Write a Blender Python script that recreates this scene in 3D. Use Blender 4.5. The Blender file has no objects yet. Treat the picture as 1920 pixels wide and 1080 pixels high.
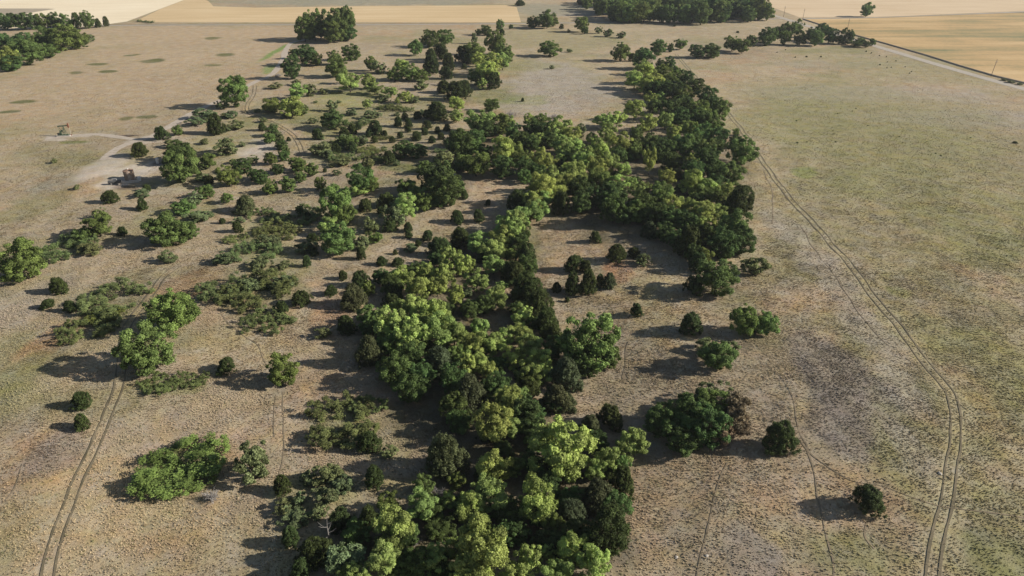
import bpy, math, random
import numpy as np

# ------------------------------------------------------------------ camera, sky, sun, exposure
CAM_H = 85.0
PITCH = math.radians(28.0)

def _hash(ix, iy, seed):
    n = (ix.astype(np.int64) * 374761393 + iy.astype(np.int64) * 668265263 + seed * 974711) & 0xffffffff
    n = ((n ^ (n >> 13)) * 1274126177) & 0xffffffff
    return ((n ^ (n >> 16)) & 0xffff) / 65535.0

def vnoise(x, y, s, seed=0):
    x = np.asarray(x, float) / s; y = np.asarray(y, float) / s
    ix = np.floor(x); iy = np.floor(y); fx = x - ix; fy = y - iy
    fx = fx * fx * (3 - 2 * fx); fy = fy * fy * (3 - 2 * fy)
    a = _hash(ix, iy, seed); b = _hash(ix + 1, iy, seed); c = _hash(ix, iy + 1, seed); d = _hash(ix + 1, iy + 1, seed)
    return (a * (1 - fx) + b * fx) * (1 - fy) + (c * (1 - fx) + d * fx) * fy

MOUNDS = [  # x, y, radius, height: hillocks and hollows of the rolling pasture
    (38, 205, 24, 2.2), (62, 108, 40, 1.8), (-58, 150, 30, 1.2), (-20, 118, 22, 0.9), (-95, 118, 35, 1.3),
    (110, 150, 45, 1.4), (-40, 240, 30, 1.5), (-8, 190, 18, -1.2), (15, 100, 22, -1.4), (10, 140, 22, -1.4), (60, 250, 30, -1.0)]

def height(x, y):
    x = np.asarray(x, float); y = np.asarray(y, float)
    r = np.hypot(x, y)
    far = np.clip((460 - r) / 160, 0, 1); far = far * far * (3 - 2 * far)
    near = np.clip((380 - r) / 160, 0, 1)
    h = 1.8 * (vnoise(x, y, 70, 1) - .5) + .9 * (vnoise(x, y, 26, 2) - .5) + near * (.34 * (vnoise(x, y, 8, 3) - .5) + .2 * (vnoise(x, y, 3.1, 4) - .5))
    for (mx, my, mr, mh) in MOUNDS:
        h = h + mh * np.exp(-((x - mx) ** 2 + (y - my) ** 2) / (mr * mr))
    return h * far

scene = bpy.context.scene
col = scene.collection
cam_data = bpy.data.cameras.new('camera')
cam = bpy.data.objects.new('camera', cam_data)
col.objects.link(cam)
cam.location = (0, 0, CAM_H)
cam.rotation_euler = (math.radians(90) - PITCH, 0, 0)
cam_data.sensor_width = 36
cam_data.lens = 24.77
cam_data.clip_start = 1
cam_data.clip_end = 20000
scene.camera = cam

SUN_ELEV = math.radians(25)
SUN_AZ = math.radians(-4)         # sun stands along +X
world = bpy.data.worlds.new('World')
scene.world = world
world.use_nodes = True
wn = world.node_tree
bg = wn.nodes['Background']
sky = wn.nodes.new('ShaderNodeTexSky')
sky.sky_type = 'NISHITA'
sky.sun_disc = False
sky.sun_elevation = SUN_ELEV
sky.sun_rotation = math.radians(90) - SUN_AZ
wn.links.new(sky.outputs[0], bg.inputs[0])
bg.inputs[1].default_value = 0.055
sun_data = bpy.data.lights.new('sun', 'SUN')
sun_data.energy = 5.0
sun_data.angle = math.radians(0.53)
sun_data.color = (1.0, 0.945, 0.86)
sun = bpy.data.objects.new('sun', sun_data)
col.objects.link(sun)
to_sun = (math.cos(SUN_ELEV) * math.cos(SUN_AZ), math.cos(SUN_ELEV) * math.sin(SUN_AZ), math.sin(SUN_ELEV))
from mathutils import Vector
sun.rotation_euler = Vector(to_sun).to_track_quat('Z', 'Y').to_euler()
sun.location = (200, 150, 200)
scene.view_settings.view_transform = 'Standard'
scene.view_settings.look = 'None'
scene.view_settings.gamma = 1
scene.view_settings.exposure = 0.6
scene.cycles.max_bounces = 5
scene.cycles.transparent_max_bounces = 4
scene.cycles.diffuse_bounces = 3

rng = np.random.default_rng(7)
random.seed(7)

# ------------------------------------------------------------------ helpers
def tag(o, label=None, cat=None, group=None, kind=None):
    if label: o['label'] = label
    if cat: o['category'] = cat
    if group: o['group'] = group
    if kind: o['kind'] = kind
    return o

def link(o, parent=None):
    col.objects.link(o)
    if parent is not None: o.parent = parent
    return o

def mesh_np(name, verts, faces, mat=None, attrs=None):
    """verts (n,3), faces (m,k) of one polygon size"""
    me = bpy.data.meshes.new(name)
    verts = np.asarray(verts, np.float32); faces = np.asarray(faces, np.int32)
    m, k = faces.shape
    me.vertices.add(len(verts)); me.vertices.foreach_set('co', verts.ravel())
    me.loops.add(m * k); me.loops.foreach_set('vertex_index', faces.ravel())
    me.polygons.add(m)
    me.polygons.foreach_set('loop_start', np.arange(0, m * k, k, dtype=np.int32))
    for an, (typ, dat) in (attrs or {}).items():
        a = me.attributes.new(an, typ, 'POINT')
        a.data.foreach_set('color' if typ == 'FLOAT_COLOR' else 'value', np.asarray(dat, np.float32).ravel())
    me.update(calc_edges=True); me.validate()
    if mat: me.materials.append(mat)
    return me

class MB:
    """collects boxes, tubes and prisms into one mesh"""
    def __init__(s): s.v = []; s.f = []
    def add(s, v, f):
        o = len(s.v); s.v += [tuple(p) for p in v]; s.f += [tuple(i + o for i in q) for q in f]
    def box(s, c, d, rz=0, ry=0):
        hx, hy, hz = d[0] / 2, d[1] / 2, d[2] / 2; P = []
        for z in (-hz, hz):
            for (x, y) in ((-hx, -hy), (hx, -hy), (hx, hy), (-hx, hy)):
                X, Z = x * math.cos(ry) + z * math.sin(ry), -x * math.sin(ry) + z * math.cos(ry)
                P.append((c[0] + X * math.cos(rz) - y * math.sin(rz), c[1] + X * math.sin(rz) + y * math.cos(rz), c[2] + Z))
        s.add(P, [(0, 3, 2, 1), (4, 5, 6, 7), (0, 1, 5, 4), (1, 2, 6, 5), (2, 3, 7, 6), (3, 0, 4, 7)])
    def tube(s, pts, rad, n=6, cap=True):
        pts = [np.array(p, float) for p in pts]; rings = []
        for i, p in enumerate(pts):
            d = pts[min(i + 1, len(pts) - 1)] - pts[max(i - 1, 0)]; d = d / (np.linalg.norm(d) + 1e-9)
            a = np.cross(d, (0, 0, 1) if abs(d[2]) < .9 else (1, 0, 0)); a /= np.linalg.norm(a); b = np.cross(d, a)
            r = rad[i] if hasattr(rad, '__len__') else rad
            rings.append([p + r * (a * math.cos(2 * math.pi * k / n) + b * math.sin(2 * math.pi * k / n)) for k in range(n)])
        v = [q for r in rings for q in r]; f = []
        for i in range(len(pts) - 1):
            for k in range(n):
                f.append((i * n + k, i * n + (k + 1) % n, (i + 1) * n + (k + 1) % n, (i + 1) * n + k))
        if cap: f.append(tuple(range(n))[::-1]); f.append(tuple((len(pts) - 1) * n + k for k in range(n)))
        s.add(v, f)
    def mesh(s, name, mat, smooth=False):
        me = bpy.data.meshes.new(name); me.from_pydata(s.v, [], s.f); me.update()
        if mat: me.materials.append(mat)
        if smooth:
            for p in me.polygons: p.use_smooth = True
        return me
    def obj(s, name, mat, parent=None, smooth=False):
        return link(bpy.data.objects.new(name, s.mesh(name, mat, smooth)), parent)

def new_mat(name):
    m = bpy.data.materials.new(name); m.use_nodes = True
    nt = m.node_tree; b = nt.nodes['Principled BSDF']
    b.inputs['Roughness'].default_value = .9
    b.inputs['Specular IOR Level'].default_value = .15
    return m, nt, b

def node(nt, t, **kw):
    n = nt.nodes.new(t)
    for k, v in kw.items(): setattr(n, k, v)
    return n

def math_node(nt, op, a, b=None):
    n = node(nt, 'ShaderNodeMath', operation=op)
    for i, v in enumerate((a, b)):
        if v is None: continue
        if hasattr(v, 'is_linked'): nt.links.new(v, n.inputs[i])
        else: n.inputs[i].default_value = v
    return n.outputs[0]

def noise(nt, scale, detail=4, rough=.6, vec=None, dim='3D'):
    n = node(nt, 'ShaderNodeTexNoise'); n.inputs['Scale'].default_value = scale
    n.inputs['Detail'].default_value = detail; n.inputs['Roughness'].default_value = rough
    if vec is not None: nt.links.new(vec, n.inputs['Vector'])
    return n.outputs['Fac']

def rough_mat(name, c1, c2, scale=3, bump=.0, rough=.85, metal=0):
    m, nt, b = new_mat(name)
    tc = node(nt, 'ShaderNodeTexCoord')
    f = noise(nt, scale, 5, .65, tc.outputs['Object'])
    r = node(nt, 'ShaderNodeValToRGB'); r.color_ramp.elements[0].position = .3; r.color_ramp.elements[1].position = .7
    r.color_ramp.elements[0].color = (*c1, 1); r.color_ramp.elements[1].color = (*c2, 1)
    nt.links.new(f, r.inputs[0]); nt.links.new(r.outputs[0], b.inputs['Base Color'])
    b.inputs['Roughness'].default_value = rough; b.inputs['Metallic'].default_value = metal
    if bump:
        bn = node(nt, 'ShaderNodeBump'); bn.inputs['Strength'].default_value = 1; bn.inputs['Distance'].default_value = bump
        nt.links.new(noise(nt, scale * 2.5, 5, .7, tc.outputs['Object']), bn.inputs['Height']); nt.links.new(bn.outputs[0], b.inputs['Normal'])
    return m

# ------------------------------------------------------------------ ground
def ground_material():
    m, nt, b = new_mat('dry_grassland')
    at = node(nt, 'ShaderNodeAttribute', attribute_name='gcol')
    geo = node(nt, 'ShaderNodeNewGeometry'); P = geo.outputs['Position']
    n1 = noise(nt, 1.1, 8, .82, P); n2 = noise(nt, .16, 4, .6, P); n3 = noise(nt, 3.6, 4, .8, P)
    # grass texture: tussock scale light and dark straw
    def ramp(f, lo, hi, a, c):
        mr = node(nt, 'ShaderNodeMapRange'); nt.links.new(f, mr.inputs[0])
        mr.inputs[1].default_value = lo; mr.inputs[2].default_value = hi; mr.inputs[3].default_value = a; mr.inputs[4].default_value = c
        return mr.outputs[0]
    k = math_node(nt, 'MULTIPLY', ramp(n1, .3, .7, .78, 1.2), ramp(n3, .3, .7, .84, 1.14))
    k = math_node(nt, 'MULTIPLY', k, ramp(n2, .3, .7, .88, 1.12))
    mix = node(nt, 'ShaderNodeMix', data_type='RGBA', blend_type='MULTIPLY'); mix.inputs[0].default_value = 1
    cmb = node(nt, 'ShaderNodeCombineColor')
    for i in range(3): nt.links.new(k, cmb.inputs[i])
    nt.links.new(at.outputs['Color'], mix.inputs[6]); nt.links.new(cmb.outputs[0], mix.inputs[7])
    # hue drift between rusty, straw and greenish grass
    hs = node(nt, 'ShaderNodeHueSaturation')
    nt.links.new(ramp(noise(nt, .33, 5, .7, P), .3, .7, .488, .518), hs.inputs['Hue'])
    nt.links.new(ramp(noise(nt, .25, 4, .6, P), .3, .7, .75, 1.2), hs.inputs['Saturation'])
    nt.links.new(mix.outputs[2], hs.inputs['Color'])
    nt.links.new(hs.outputs[0], b.inputs['Base Color'])
    bn = node(nt, 'ShaderNodeBump'); bn.inputs['Strength'].default_value = .55; bn.inputs['Distance'].default_value = .3
    hsum = math_node(nt, 'ADD', n1, math_node(nt, 'MULTIPLY', n3, .35))
    nt.links.new(hsum, bn.inputs['Height']); nt.links.new(bn.outputs[0], b.inputs['Normal'])
    b.inputs['Specular IOR Level'].default_value = 0
    return m

BASE = np.array((0.378, 0.298, 0.196))
PATCHES = [
    (-218.8,481.0,104.8,185.5,(0.42,0.31,0.2),0.649),
    (-279.4,591.4,135.5,44.8,(0.42,0.31,0.2),0.708),
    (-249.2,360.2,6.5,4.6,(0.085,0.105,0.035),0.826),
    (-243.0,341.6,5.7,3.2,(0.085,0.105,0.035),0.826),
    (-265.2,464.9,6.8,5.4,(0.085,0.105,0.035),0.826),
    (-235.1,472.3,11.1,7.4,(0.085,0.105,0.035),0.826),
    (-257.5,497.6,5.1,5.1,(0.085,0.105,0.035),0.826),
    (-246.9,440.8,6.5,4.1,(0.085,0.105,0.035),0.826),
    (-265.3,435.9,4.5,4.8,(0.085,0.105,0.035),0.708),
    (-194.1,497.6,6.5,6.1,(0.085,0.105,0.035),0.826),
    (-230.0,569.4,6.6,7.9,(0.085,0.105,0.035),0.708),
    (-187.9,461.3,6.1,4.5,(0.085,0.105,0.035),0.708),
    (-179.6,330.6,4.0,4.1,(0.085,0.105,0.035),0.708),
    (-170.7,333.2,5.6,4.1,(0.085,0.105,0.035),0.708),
    (-165.9,240.5,8.6,14.4,(0.28,0.26,0.19),0.708),
    (-159.8,217.9,12.3,16.7,(0.17,0.18,0.07),0.413),
    (-157.4,256.4,6.0,18.8,(0.46,0.395,0.325),0.708),
    (-145.8,255.0,9.2,14.0,(0.46,0.395,0.325),0.95),
    (-144.0,240.1,6.9,6.4,(0.46,0.395,0.325),0.826),
    (-119.8,234.2,10.3,3.8,(0.46,0.395,0.325),0.531),
    (-150.8,291.7,13.5,6.1,(0.46,0.395,0.325),0.472),
    (-192.3,301.4,10.7,3.6,(0.46,0.395,0.325),0.95),
    (-194.7,295.3,5.7,2.0,(0.46,0.395,0.325),0.826),
    (-167.5,300.5,6.0,1.6,(0.1,0.07,0.06),0.95),
    (-184.7,291.7,8.1,2.3,(0.17,0.18,0.07),0.826),
    (-136.8,236.9,5.7,2.6,(0.1,0.07,0.06),0.59),
    (-139.0,264.7,2.9,3.6,(0.1,0.07,0.06),0.59),
    (-107.7,283.4,8.3,14.8,(0.46,0.395,0.325),0.826),
    (-100.3,267.9,8.4,8.3,(0.46,0.395,0.325),0.59),
    (-155.7,537.6,17.5,18.8,(0.225,0.19,0.16),0.59),
    (26.5,408.4,33.0,75.2,(0.36,0.31,0.25),0.885),
    (0.0,458.0,30.1,31.4,(0.255,0.24,0.115),0.59),
    (-8.5,377.3,16.9,15.6,(0.17,0.18,0.07),0.649),
    (11.1,371.0,13.9,10.5,(0.22,0.25,0.07),0.413),
    (-163.8,518.5,3.0,48.2,(0.19,0.26,0.08),0.95),
    (-149.8,448.0,4.6,16.9,(0.19,0.26,0.08),0.708),
    (-87.7,365.2,20.5,16.8,(0.22,0.25,0.07),0.59),
    (-68.0,345.9,15.7,10.3,(0.255,0.24,0.115),0.708),
    (-41.8,253.9,9.6,5.0,(0.17,0.18,0.07),0.826),
    (-71.1,267.4,12.5,10.0,(0.255,0.24,0.115),0.59),
    (-97.1,337.4,15.3,19.8,(0.255,0.24,0.115),0.59),
    (-93.6,305.4,9.4,12.9,(0.4,0.31,0.18),0.708),
    (-85.7,383.2,17.1,14.8,(0.17,0.18,0.07),0.59),
    (-11.3,237.4,7.9,9.1,(0.42,0.31,0.2),0.944),
    (-9.7,218.8,5.6,12.3,(0.42,0.31,0.2),0.708),
    (20.6,194.1,15.1,18.1,(0.42,0.31,0.2),0.708),
    (27.1,168.5,6.0,7.0,(0.38,0.21,0.12),0.708),
    (6.1,184.5,4.0,19.5,(0.255,0.24,0.115),0.59),
    (34.4,154.1,14.6,16.5,(0.4,0.31,0.18),0.472),
    (32.1,121.7,14.4,11.0,(0.31,0.25,0.165),0.59),
    (66.8,117.1,8.5,18.0,(0.225,0.19,0.16),0.826),
    (74.3,109.0,6.2,8.9,(0.225,0.19,0.16),0.708),
    (60.9,101.5,5.8,11.4,(0.225,0.19,0.16),0.708),
    (153.9,285.3,52.6,116.2,(0.255,0.24,0.115),0.59),
    (103.6,164.5,18.6,69.1,(0.255,0.24,0.115),0.531),
    (76.0,87.4,12.0,23.1,(0.255,0.24,0.115),0.59),
    (188.4,382.8,74.2,20.1,(0.36,0.31,0.25),0.708),
    (211.0,331.6,50.2,21.2,(0.36,0.31,0.25),0.708),
    (107.4,251.9,6.0,7.6,(0.22,0.25,0.07),0.708),
    (95.9,155.2,3.3,3.2,(0.22,0.25,0.07),0.708),
    (134.1,182.6,15.1,26.4,(0.255,0.24,0.115),0.59),
    (113.4,205.9,16.7,16.4,(0.31,0.25,0.165),0.59),
    (99.1,151.5,10.5,11.2,(0.31,0.25,0.165),0.59),
    (74.6,74.2,5.6,5.7,(0.17,0.18,0.07),0.472),
    (90.6,240.8,4.9,40.5,(0.4,0.31,0.18),0.59),
    (224.4,514.9,33.7,17.4,(0.17,0.18,0.07),0.472),
    (204.5,465.5,54.5,18.1,(0.28,0.26,0.19),0.472),
    (87.6,109.2,2.0,31.4,(0.4,0.31,0.18),0.472),
    (26.7,84.5,9.9,12.1,(0.31,0.25,0.165),0.708),
    (34.3,74.7,5.6,6.0,(0.225,0.19,0.16),0.708),
    (46.7,84.8,7.8,4.3,(0.42,0.31,0.2),0.413),
    (52.2,77.3,4.9,5.1,(0.17,0.18,0.07),0.413),
    (51.4,75.4,9.7,5.9,(0.255,0.24,0.115),0.472),
    (51.3,120.0,7.7,11.2,(0.31,0.25,0.165),0.472),
    (-45.3,144.0,5.3,6.4,(0.38,0.21,0.12),0.472),
    (-84.8,157.6,8.1,10.1,(0.38,0.21,0.12),0.354),
    (-100.1,130.1,8.2,10.1,(0.38,0.21,0.12),0.472),
    (-61.7,85.6,22.6,13.5,(0.4,0.31,0.18),0.59),
    (-82.7,96.2,5.7,7.8,(0.225,0.19,0.16),0.531),
    (-99.2,116.6,5.4,11.2,(0.255,0.24,0.115),0.59),
    (-38.9,117.5,6.5,8.9,(0.42,0.31,0.2),0.531),
    (-41.9,104.5,6.0,7.5,(0.42,0.31,0.2),0.472),
    (-120.5,148.8,6.4,16.4,(0.36,0.31,0.25),0.472),
    (-60.0,132.1,9.5,8.2,(0.4,0.31,0.18),0.472),
    (-66.6,116.2,7.0,3.4,(0.255,0.24,0.115),0.708),
    (-95.4,141.9,11.8,10.6,(0.17,0.18,0.07),0.472),
    (-63.4,155.9,10.0,16.3,(0.17,0.18,0.07),0.472),
    (-127.7,184.8,10.0,6.1,(0.17,0.18,0.07),0.472),
    (-32.4,106.7,7.6,6.6,(0.17,0.18,0.07),0.59),
    (-57.7,94.6,8.2,7.5,(0.17,0.18,0.07),0.708),
    (-72.1,180.6,9.8,12.9,(0.255,0.24,0.115),0.59),
    (-75.4,199.7,9.0,11.7,(0.255,0.24,0.115),0.59),
    (-32.1,88.6,7.6,6.7,(0.255,0.24,0.115),0.708),
    (-105.4,213.1,11.2,9.2,(0.255,0.24,0.115),0.59),
    (-22.0,104.7,7.0,8.8,(0.255,0.24,0.115),0.354),
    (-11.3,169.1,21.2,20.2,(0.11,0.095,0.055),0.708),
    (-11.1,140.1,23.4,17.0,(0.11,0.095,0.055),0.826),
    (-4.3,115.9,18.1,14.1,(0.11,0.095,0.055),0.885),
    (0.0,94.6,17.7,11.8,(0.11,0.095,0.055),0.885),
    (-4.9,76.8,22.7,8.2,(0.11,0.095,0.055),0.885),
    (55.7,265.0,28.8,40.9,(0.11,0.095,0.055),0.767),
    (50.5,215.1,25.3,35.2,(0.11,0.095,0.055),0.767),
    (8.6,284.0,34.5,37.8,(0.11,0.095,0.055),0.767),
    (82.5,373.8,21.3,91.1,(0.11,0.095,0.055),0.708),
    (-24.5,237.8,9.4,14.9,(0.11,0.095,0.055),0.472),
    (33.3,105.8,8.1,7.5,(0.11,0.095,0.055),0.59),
    (47.5,749.2,47.5,61.0,(0.28,0.26,0.19),0.826),
    (-156.2,822.0,173.6,36.5,(0.28,0.26,0.19),0.95),
    (61.0,715.8,25.4,20.1,(0.36,0.31,0.25),0.708),
    (157.8,650.3,65.0,26.8,(0.31,0.25,0.165),0.708),
    (168.8,603.3,51.9,23.3,(0.31,0.25,0.165),0.472),
    (40.6,566.8,52.7,56.7,(0.255,0.24,0.115),0.472),
    (88.1,504.2,22.0,16.8,(0.42,0.31,0.2),0.59),
    (-61.2,311.8,35.3,53.5,(0.255,0.24,0.115),0.531),
    (-125.0,292.8,15.6,37.9,(0.255,0.24,0.115),0.59),
    (-68.7,181.2,13.4,27.8,(0.255,0.24,0.115),0.472),
    (-81.5,316.0,14.4,26.8,(0.17,0.18,0.07),0.413),
    (-38.4,365.2,19.2,18.4,(0.17,0.18,0.07),0.472),
    (-32.9,264.2,14.4,14.6,(0.17,0.18,0.07),0.413),
    (-43.3,204.2,11.6,20.8,(0.255,0.24,0.115),0.354),
    (165.6,336.4,72.0,94.7,(0.255,0.24,0.115),0.531),
    (137.5,211.9,32.8,55.5,(0.255,0.24,0.115),0.531),
    (260.1,452.6,65.8,51.1,(0.255,0.24,0.115),0.472),
    (95.9,125.2,12.1,31.1,(0.255,0.24,0.115),0.472),
    (-112.1,337.0,22.9,21.9,(0.17,0.18,0.07),0.413),
    (-114.2,250.4,17.7,17.7,(0.255,0.24,0.115),0.413),
    (-56.9,239.0,11.4,10.6,(0.17,0.18,0.07),0.354),
    (-66.9,204.6,11.7,13.4,(0.17,0.18,0.07),0.354),
    (-112.8,199.1,13.1,8.3,(0.17,0.18,0.07),0.295),
    (-130.3,351.4,2.4,8.5,(0.4,0.31,0.18),0.944),
    (-125.0,338.0,3.1,4.9,(0.42,0.31,0.2),0.944),
    (-116.8,328.2,5.0,4.9,(0.4,0.31,0.18),0.944),
    (-105.8,316.1,4.8,5.4,(0.4,0.31,0.18),0.944),
    (-96.4,303.1,4.2,5.5,(0.42,0.31,0.2),0.826),
    (-88.6,287.9,2.7,6.8,(0.4,0.31,0.18),0.944),
    (85.4,197.3,5.8,17.6,(0.36,0.31,0.25),0.59),
    (83.1,164.2,5.6,16.0,(0.36,0.31,0.25),0.59),
    (81.6,136.8,5.4,14.3,(0.36,0.31,0.25),0.59),
    (78.7,115.9,4.8,10.7,(0.36,0.31,0.25),0.59),
    (71.8,96.1,3.4,10.8,(0.36,0.31,0.25),0.472),]
LEFT_TRACK = [(-90.5,171.8), (-91.3,165.9), (-90.3,157.7), (-88.4,145.3), (-87.7,138.1), (-85.1,130.9), (-80.7,120.9), (-78.0,113.9), (-76.3,106.7), (-74.8,98.9), (-73.6,92.4), (-72.6,86.5), (-71.2,80.9), (-69.6,75.7), (-67.7,71.0), (-65.3,65.8)]
LONG_TRACK = [(112.1,499.6), (108.2,431.0), (106.9,381.4), (104.6,341.0), (101.9,305.0), (98.6,271.7), (95.4,240.1), (93.4,218.7), (92.7,198.4), (91.7,180.2), (90.4,164.4), (88.7,148.2), (87.7,134.4), (86.3,121.6), (86.0,113.2), (83.8,106.2), (80.0,99.5), (75.4,92.7), (70.7,85.2), (65.6,77.8), (61.3,71.2), (57.6,65.1)]
WORN = [(LONG_TRACK, 3.4, (.37, .31, .19), .75), (LEFT_TRACK, 2.2, (.37, .29, .185), .5)]
# each patch: x, y, radius across, radius deep, colour, strength
def ground_colour(x, y):
    c = np.tile(BASE, (len(x), 1))
    big = vnoise(x, y, 55, 11) * .6 + vnoise(x, y, 21, 12) * .4
    c *= (0.86 + .28 * big)[:, None]
    g = np.clip((vnoise(x, y, 38, 13) * .55 + vnoise(x, y, 11, 14) * .45 - .5) * 3.0, 0, 1)[:, None]
    c = c * (1 - .55 * g) + np.array((.225, .215, .10)) * .55 * g          # greener swards
    ru = np.clip((vnoise(x, y, 30, 15) * .5 + vnoise(x, y, 7, 16) * .5 - .56) * 4, 0, 1)[:, None]
    c = c * (1 - .4 * ru) + np.array((.39, .24, .14)) * .4 * ru            # rusty bluestem
    mv = np.clip((vnoise(x, y, 26, 17) * .5 + vnoise(x, y, 6, 18) * .5 - .58) * 4, 0, 1)[:, None]
    c = c * (1 - .25 * mv) + np.array((.22, .185, .16)) * .25 * mv            # mauve seed heads
    wx = (vnoise(x, y, 9, 21) - .5) * 7 + (vnoise(x, y, 3, 22) - .5) * 3; wy = (vnoise(x, y, 9, 23) - .5) * 7 + (vnoise(x, y, 3, 24) - .5) * 3
    vx = (vnoise(x, y, 24, 25) - .5) * 26; vy = (vnoise(x, y, 24, 26) - .5) * 26
    drop = np.clip((vnoise(x, y, 5, 27) * .6 + vnoise(x, y, 1.9, 28) * .4 - .35) * 2.6, 0, 1)
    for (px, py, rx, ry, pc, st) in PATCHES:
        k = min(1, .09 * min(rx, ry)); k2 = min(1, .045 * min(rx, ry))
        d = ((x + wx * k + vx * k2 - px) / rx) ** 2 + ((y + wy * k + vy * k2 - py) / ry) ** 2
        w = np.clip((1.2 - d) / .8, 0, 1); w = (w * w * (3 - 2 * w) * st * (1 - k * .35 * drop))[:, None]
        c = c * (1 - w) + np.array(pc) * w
    for line, wid, bc, st in WORN:                     # grass worn thin along the two-rut tracks
        xt = np.interp(y, [p[1] for p in line[::-1]], [p[0] for p in line[::-1]])
        sl = np.interp(y, [p[1] for p in line[::-1]], np.gradient([p[0] for p in line[::-1]], [p[1] for p in line[::-1]]))
        d = np.abs(x - xt) / np.sqrt(1 + sl * sl) + (vnoise(x, y, 5, 61) - .5) * 1.6
        w = (np.clip((wid - d) / (wid * .7), 0, 1) * (y < line[0][1]) * st)[:, None]
        c = c * (1 - w) + np.array(bc) * w
    return np.clip(c, 0, 1)

def build_ground(mat):
    ys = [-600, -200, -40, 20, 45]; y = 58.0
    while y < 1000: ys.append(y); y += max(.5, y * .0046)
    while y < 6000: ys.append(y); y *= 1.25
    ys.append(6000)
    ys = np.array(ys); nu = 480
    u = np.linspace(-1, 1, nu)
    ext = np.array([1.25, 1.6, 2.2, 3.2])
    u = np.concatenate([-ext[::-1], u, ext])
    half = np.where(ys < 58, 70.0, .80 * np.minimum(ys, 1e9) + 24)
    half[:5] = 70.4                     # behind the camera the sheet keeps its width
    X = u[None, :] * half[:, None]; Y = np.repeat(ys[:, None], len(u), 1)
    x = X.ravel(); y = Y.ravel(); z = height(x, y)
    nr, nc = X.shape
    i = np.arange(nr - 1)[:, None] * nc + np.arange(nc - 1)[None, :]
    f = np.stack([i, i + 1, i + nc + 1, i + nc], -1).reshape(-1, 4)
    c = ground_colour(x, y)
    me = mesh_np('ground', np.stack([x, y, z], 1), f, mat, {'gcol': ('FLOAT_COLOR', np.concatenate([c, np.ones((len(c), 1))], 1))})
    me.polygons.foreach_set('use_smooth', np.ones(len(me.polygons), bool))
    return tag(link(bpy.data.objects.new('ground', me)), kind='structure')
GROUND_MAT = ground_material()
build_ground(GROUND_MAT)

def smooth_line(pts, step=1.5):
    pts = np.array(pts, float); n = len(pts)
    ext = np.vstack([2 * pts[0] - pts[1], pts, 2 * pts[-1] - pts[-2]]); out = []
    for i in range(n - 1):
        p0, p1, p2, p3 = ext[i:i + 4]; m = max(2, int(np.linalg.norm(p2 - p1) / step))
        for k in range(m):
            t = k / m
            out.append(.5 * ((2 * p1) + (p2 - p0) * t + (2 * p0 - 5 * p1 + 4 * p2 - p3) * t * t + (3 * p1 - p0 - 3 * p2 + p3) * t ** 3))
    out.append(pts[-1]); return np.array(out)

def normals2(l):
    d = np.gradient(l, axis=0); d /= np.linalg.norm(d, axis=1)[:, None] + 1e-9
    return np.stack([-d[:, 1], d[:, 0]], 1)

def ribbon(name, line, width, lift, mat, offset=0, seg=4, wob=0, step=1.5):
    l = smooth_line(line, step); nn = normals2(l)
    w = width * (1 + wob * (vnoise(l[:, 0] + offset * 9, l[:, 1], 4, 51) - .5) + wob * .5 * (vnoise(l[:, 0], l[:, 1] + offset * 9, 1.3, 52) - .5))
    nn0 = nn.copy(); l = l + nn0 * ((vnoise(l[:, 0], l[:, 1], 6, 53) - .5) * wob * .5)[:, None]
    t = np.linspace(-.5, .5, seg + 1)
    P = l[:, None, :] + nn[:, None, :] * (offset + t[None, :, None] * w[:, None, None])
    x = P[..., 0].ravel(); y = P[..., 1].ravel()
    zz = np.maximum.reduce([height(x + a, y + b) for a, b in ((0, 0), (.4, 0), (-.4, 0), (0, .4), (0, -.4))]) + lift
    nr, nc = len(l), seg + 1
    i = np.arange(nr - 1)[:, None] * nc + np.arange(nc - 1)[None, :]
    f = np.stack([i, i + 1, i + nc + 1, i + nc], -1).reshape(-1, 4)
    return tag(link(bpy.data.objects.new(name, mesh_np(name, np.stack([x, y, zz], 1), f, mat))), kind='structure')

def field_mat(name, c1, c2, c3, stretch=(.012, .09, 1), fine=.35, span=.2):
    """stubble or ripe grain: streaks along the drill rows plus fine straw grain"""
    m, nt, b = new_mat(name)
    geo = node(nt, 'ShaderNodeNewGeometry')
    mp = node(nt, 'ShaderNodeMapping'); mp.inputs['Scale'].default_value = stretch
    nt.links.new(geo.outputs['Position'], mp.inputs['Vector'])
    f1 = noise(nt, 1, 5, .6, mp.outputs[0]); f2 = noise(nt, .011, 4, .55, geo.outputs['Position']); f3 = noise(nt, fine, 4, .7, geo.outputs['Position'])
    r = node(nt, 'ShaderNodeValToRGB'); e = r.color_ramp.elements
    e[0].position = .5 - span; e[0].color = (*c1, 1); e[1].position = .5 + span; e[1].color = (*c3, 1)
    k = e.new(.5); k.color = (*c2, 1)
    s = math_node(nt, 'ADD', math_node(nt, 'MULTIPLY', f1, .5), math_node(nt, 'MULTIPLY', f2, .35))
    s = math_node(nt, 'ADD', s, math_node(nt, 'MULTIPLY', f3, .15))
    nt.links.new(s, r.inputs[0]); nt.links.new(r.outputs[0], b.inputs['Base Color'])
    return m

def field(name, poly, z, mat):
    me = bpy.data.meshes.new(name); me.from_pydata([(p[0], p[1], z) for p in poly], [], [tuple(range(len(poly)))]); me.update()
    me.materials.append(mat)
    if me.polygons[0].normal.z < 0: me.flip_normals()
    return tag(link(bpy.data.objects.new(name, me)), kind='structure')

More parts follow.
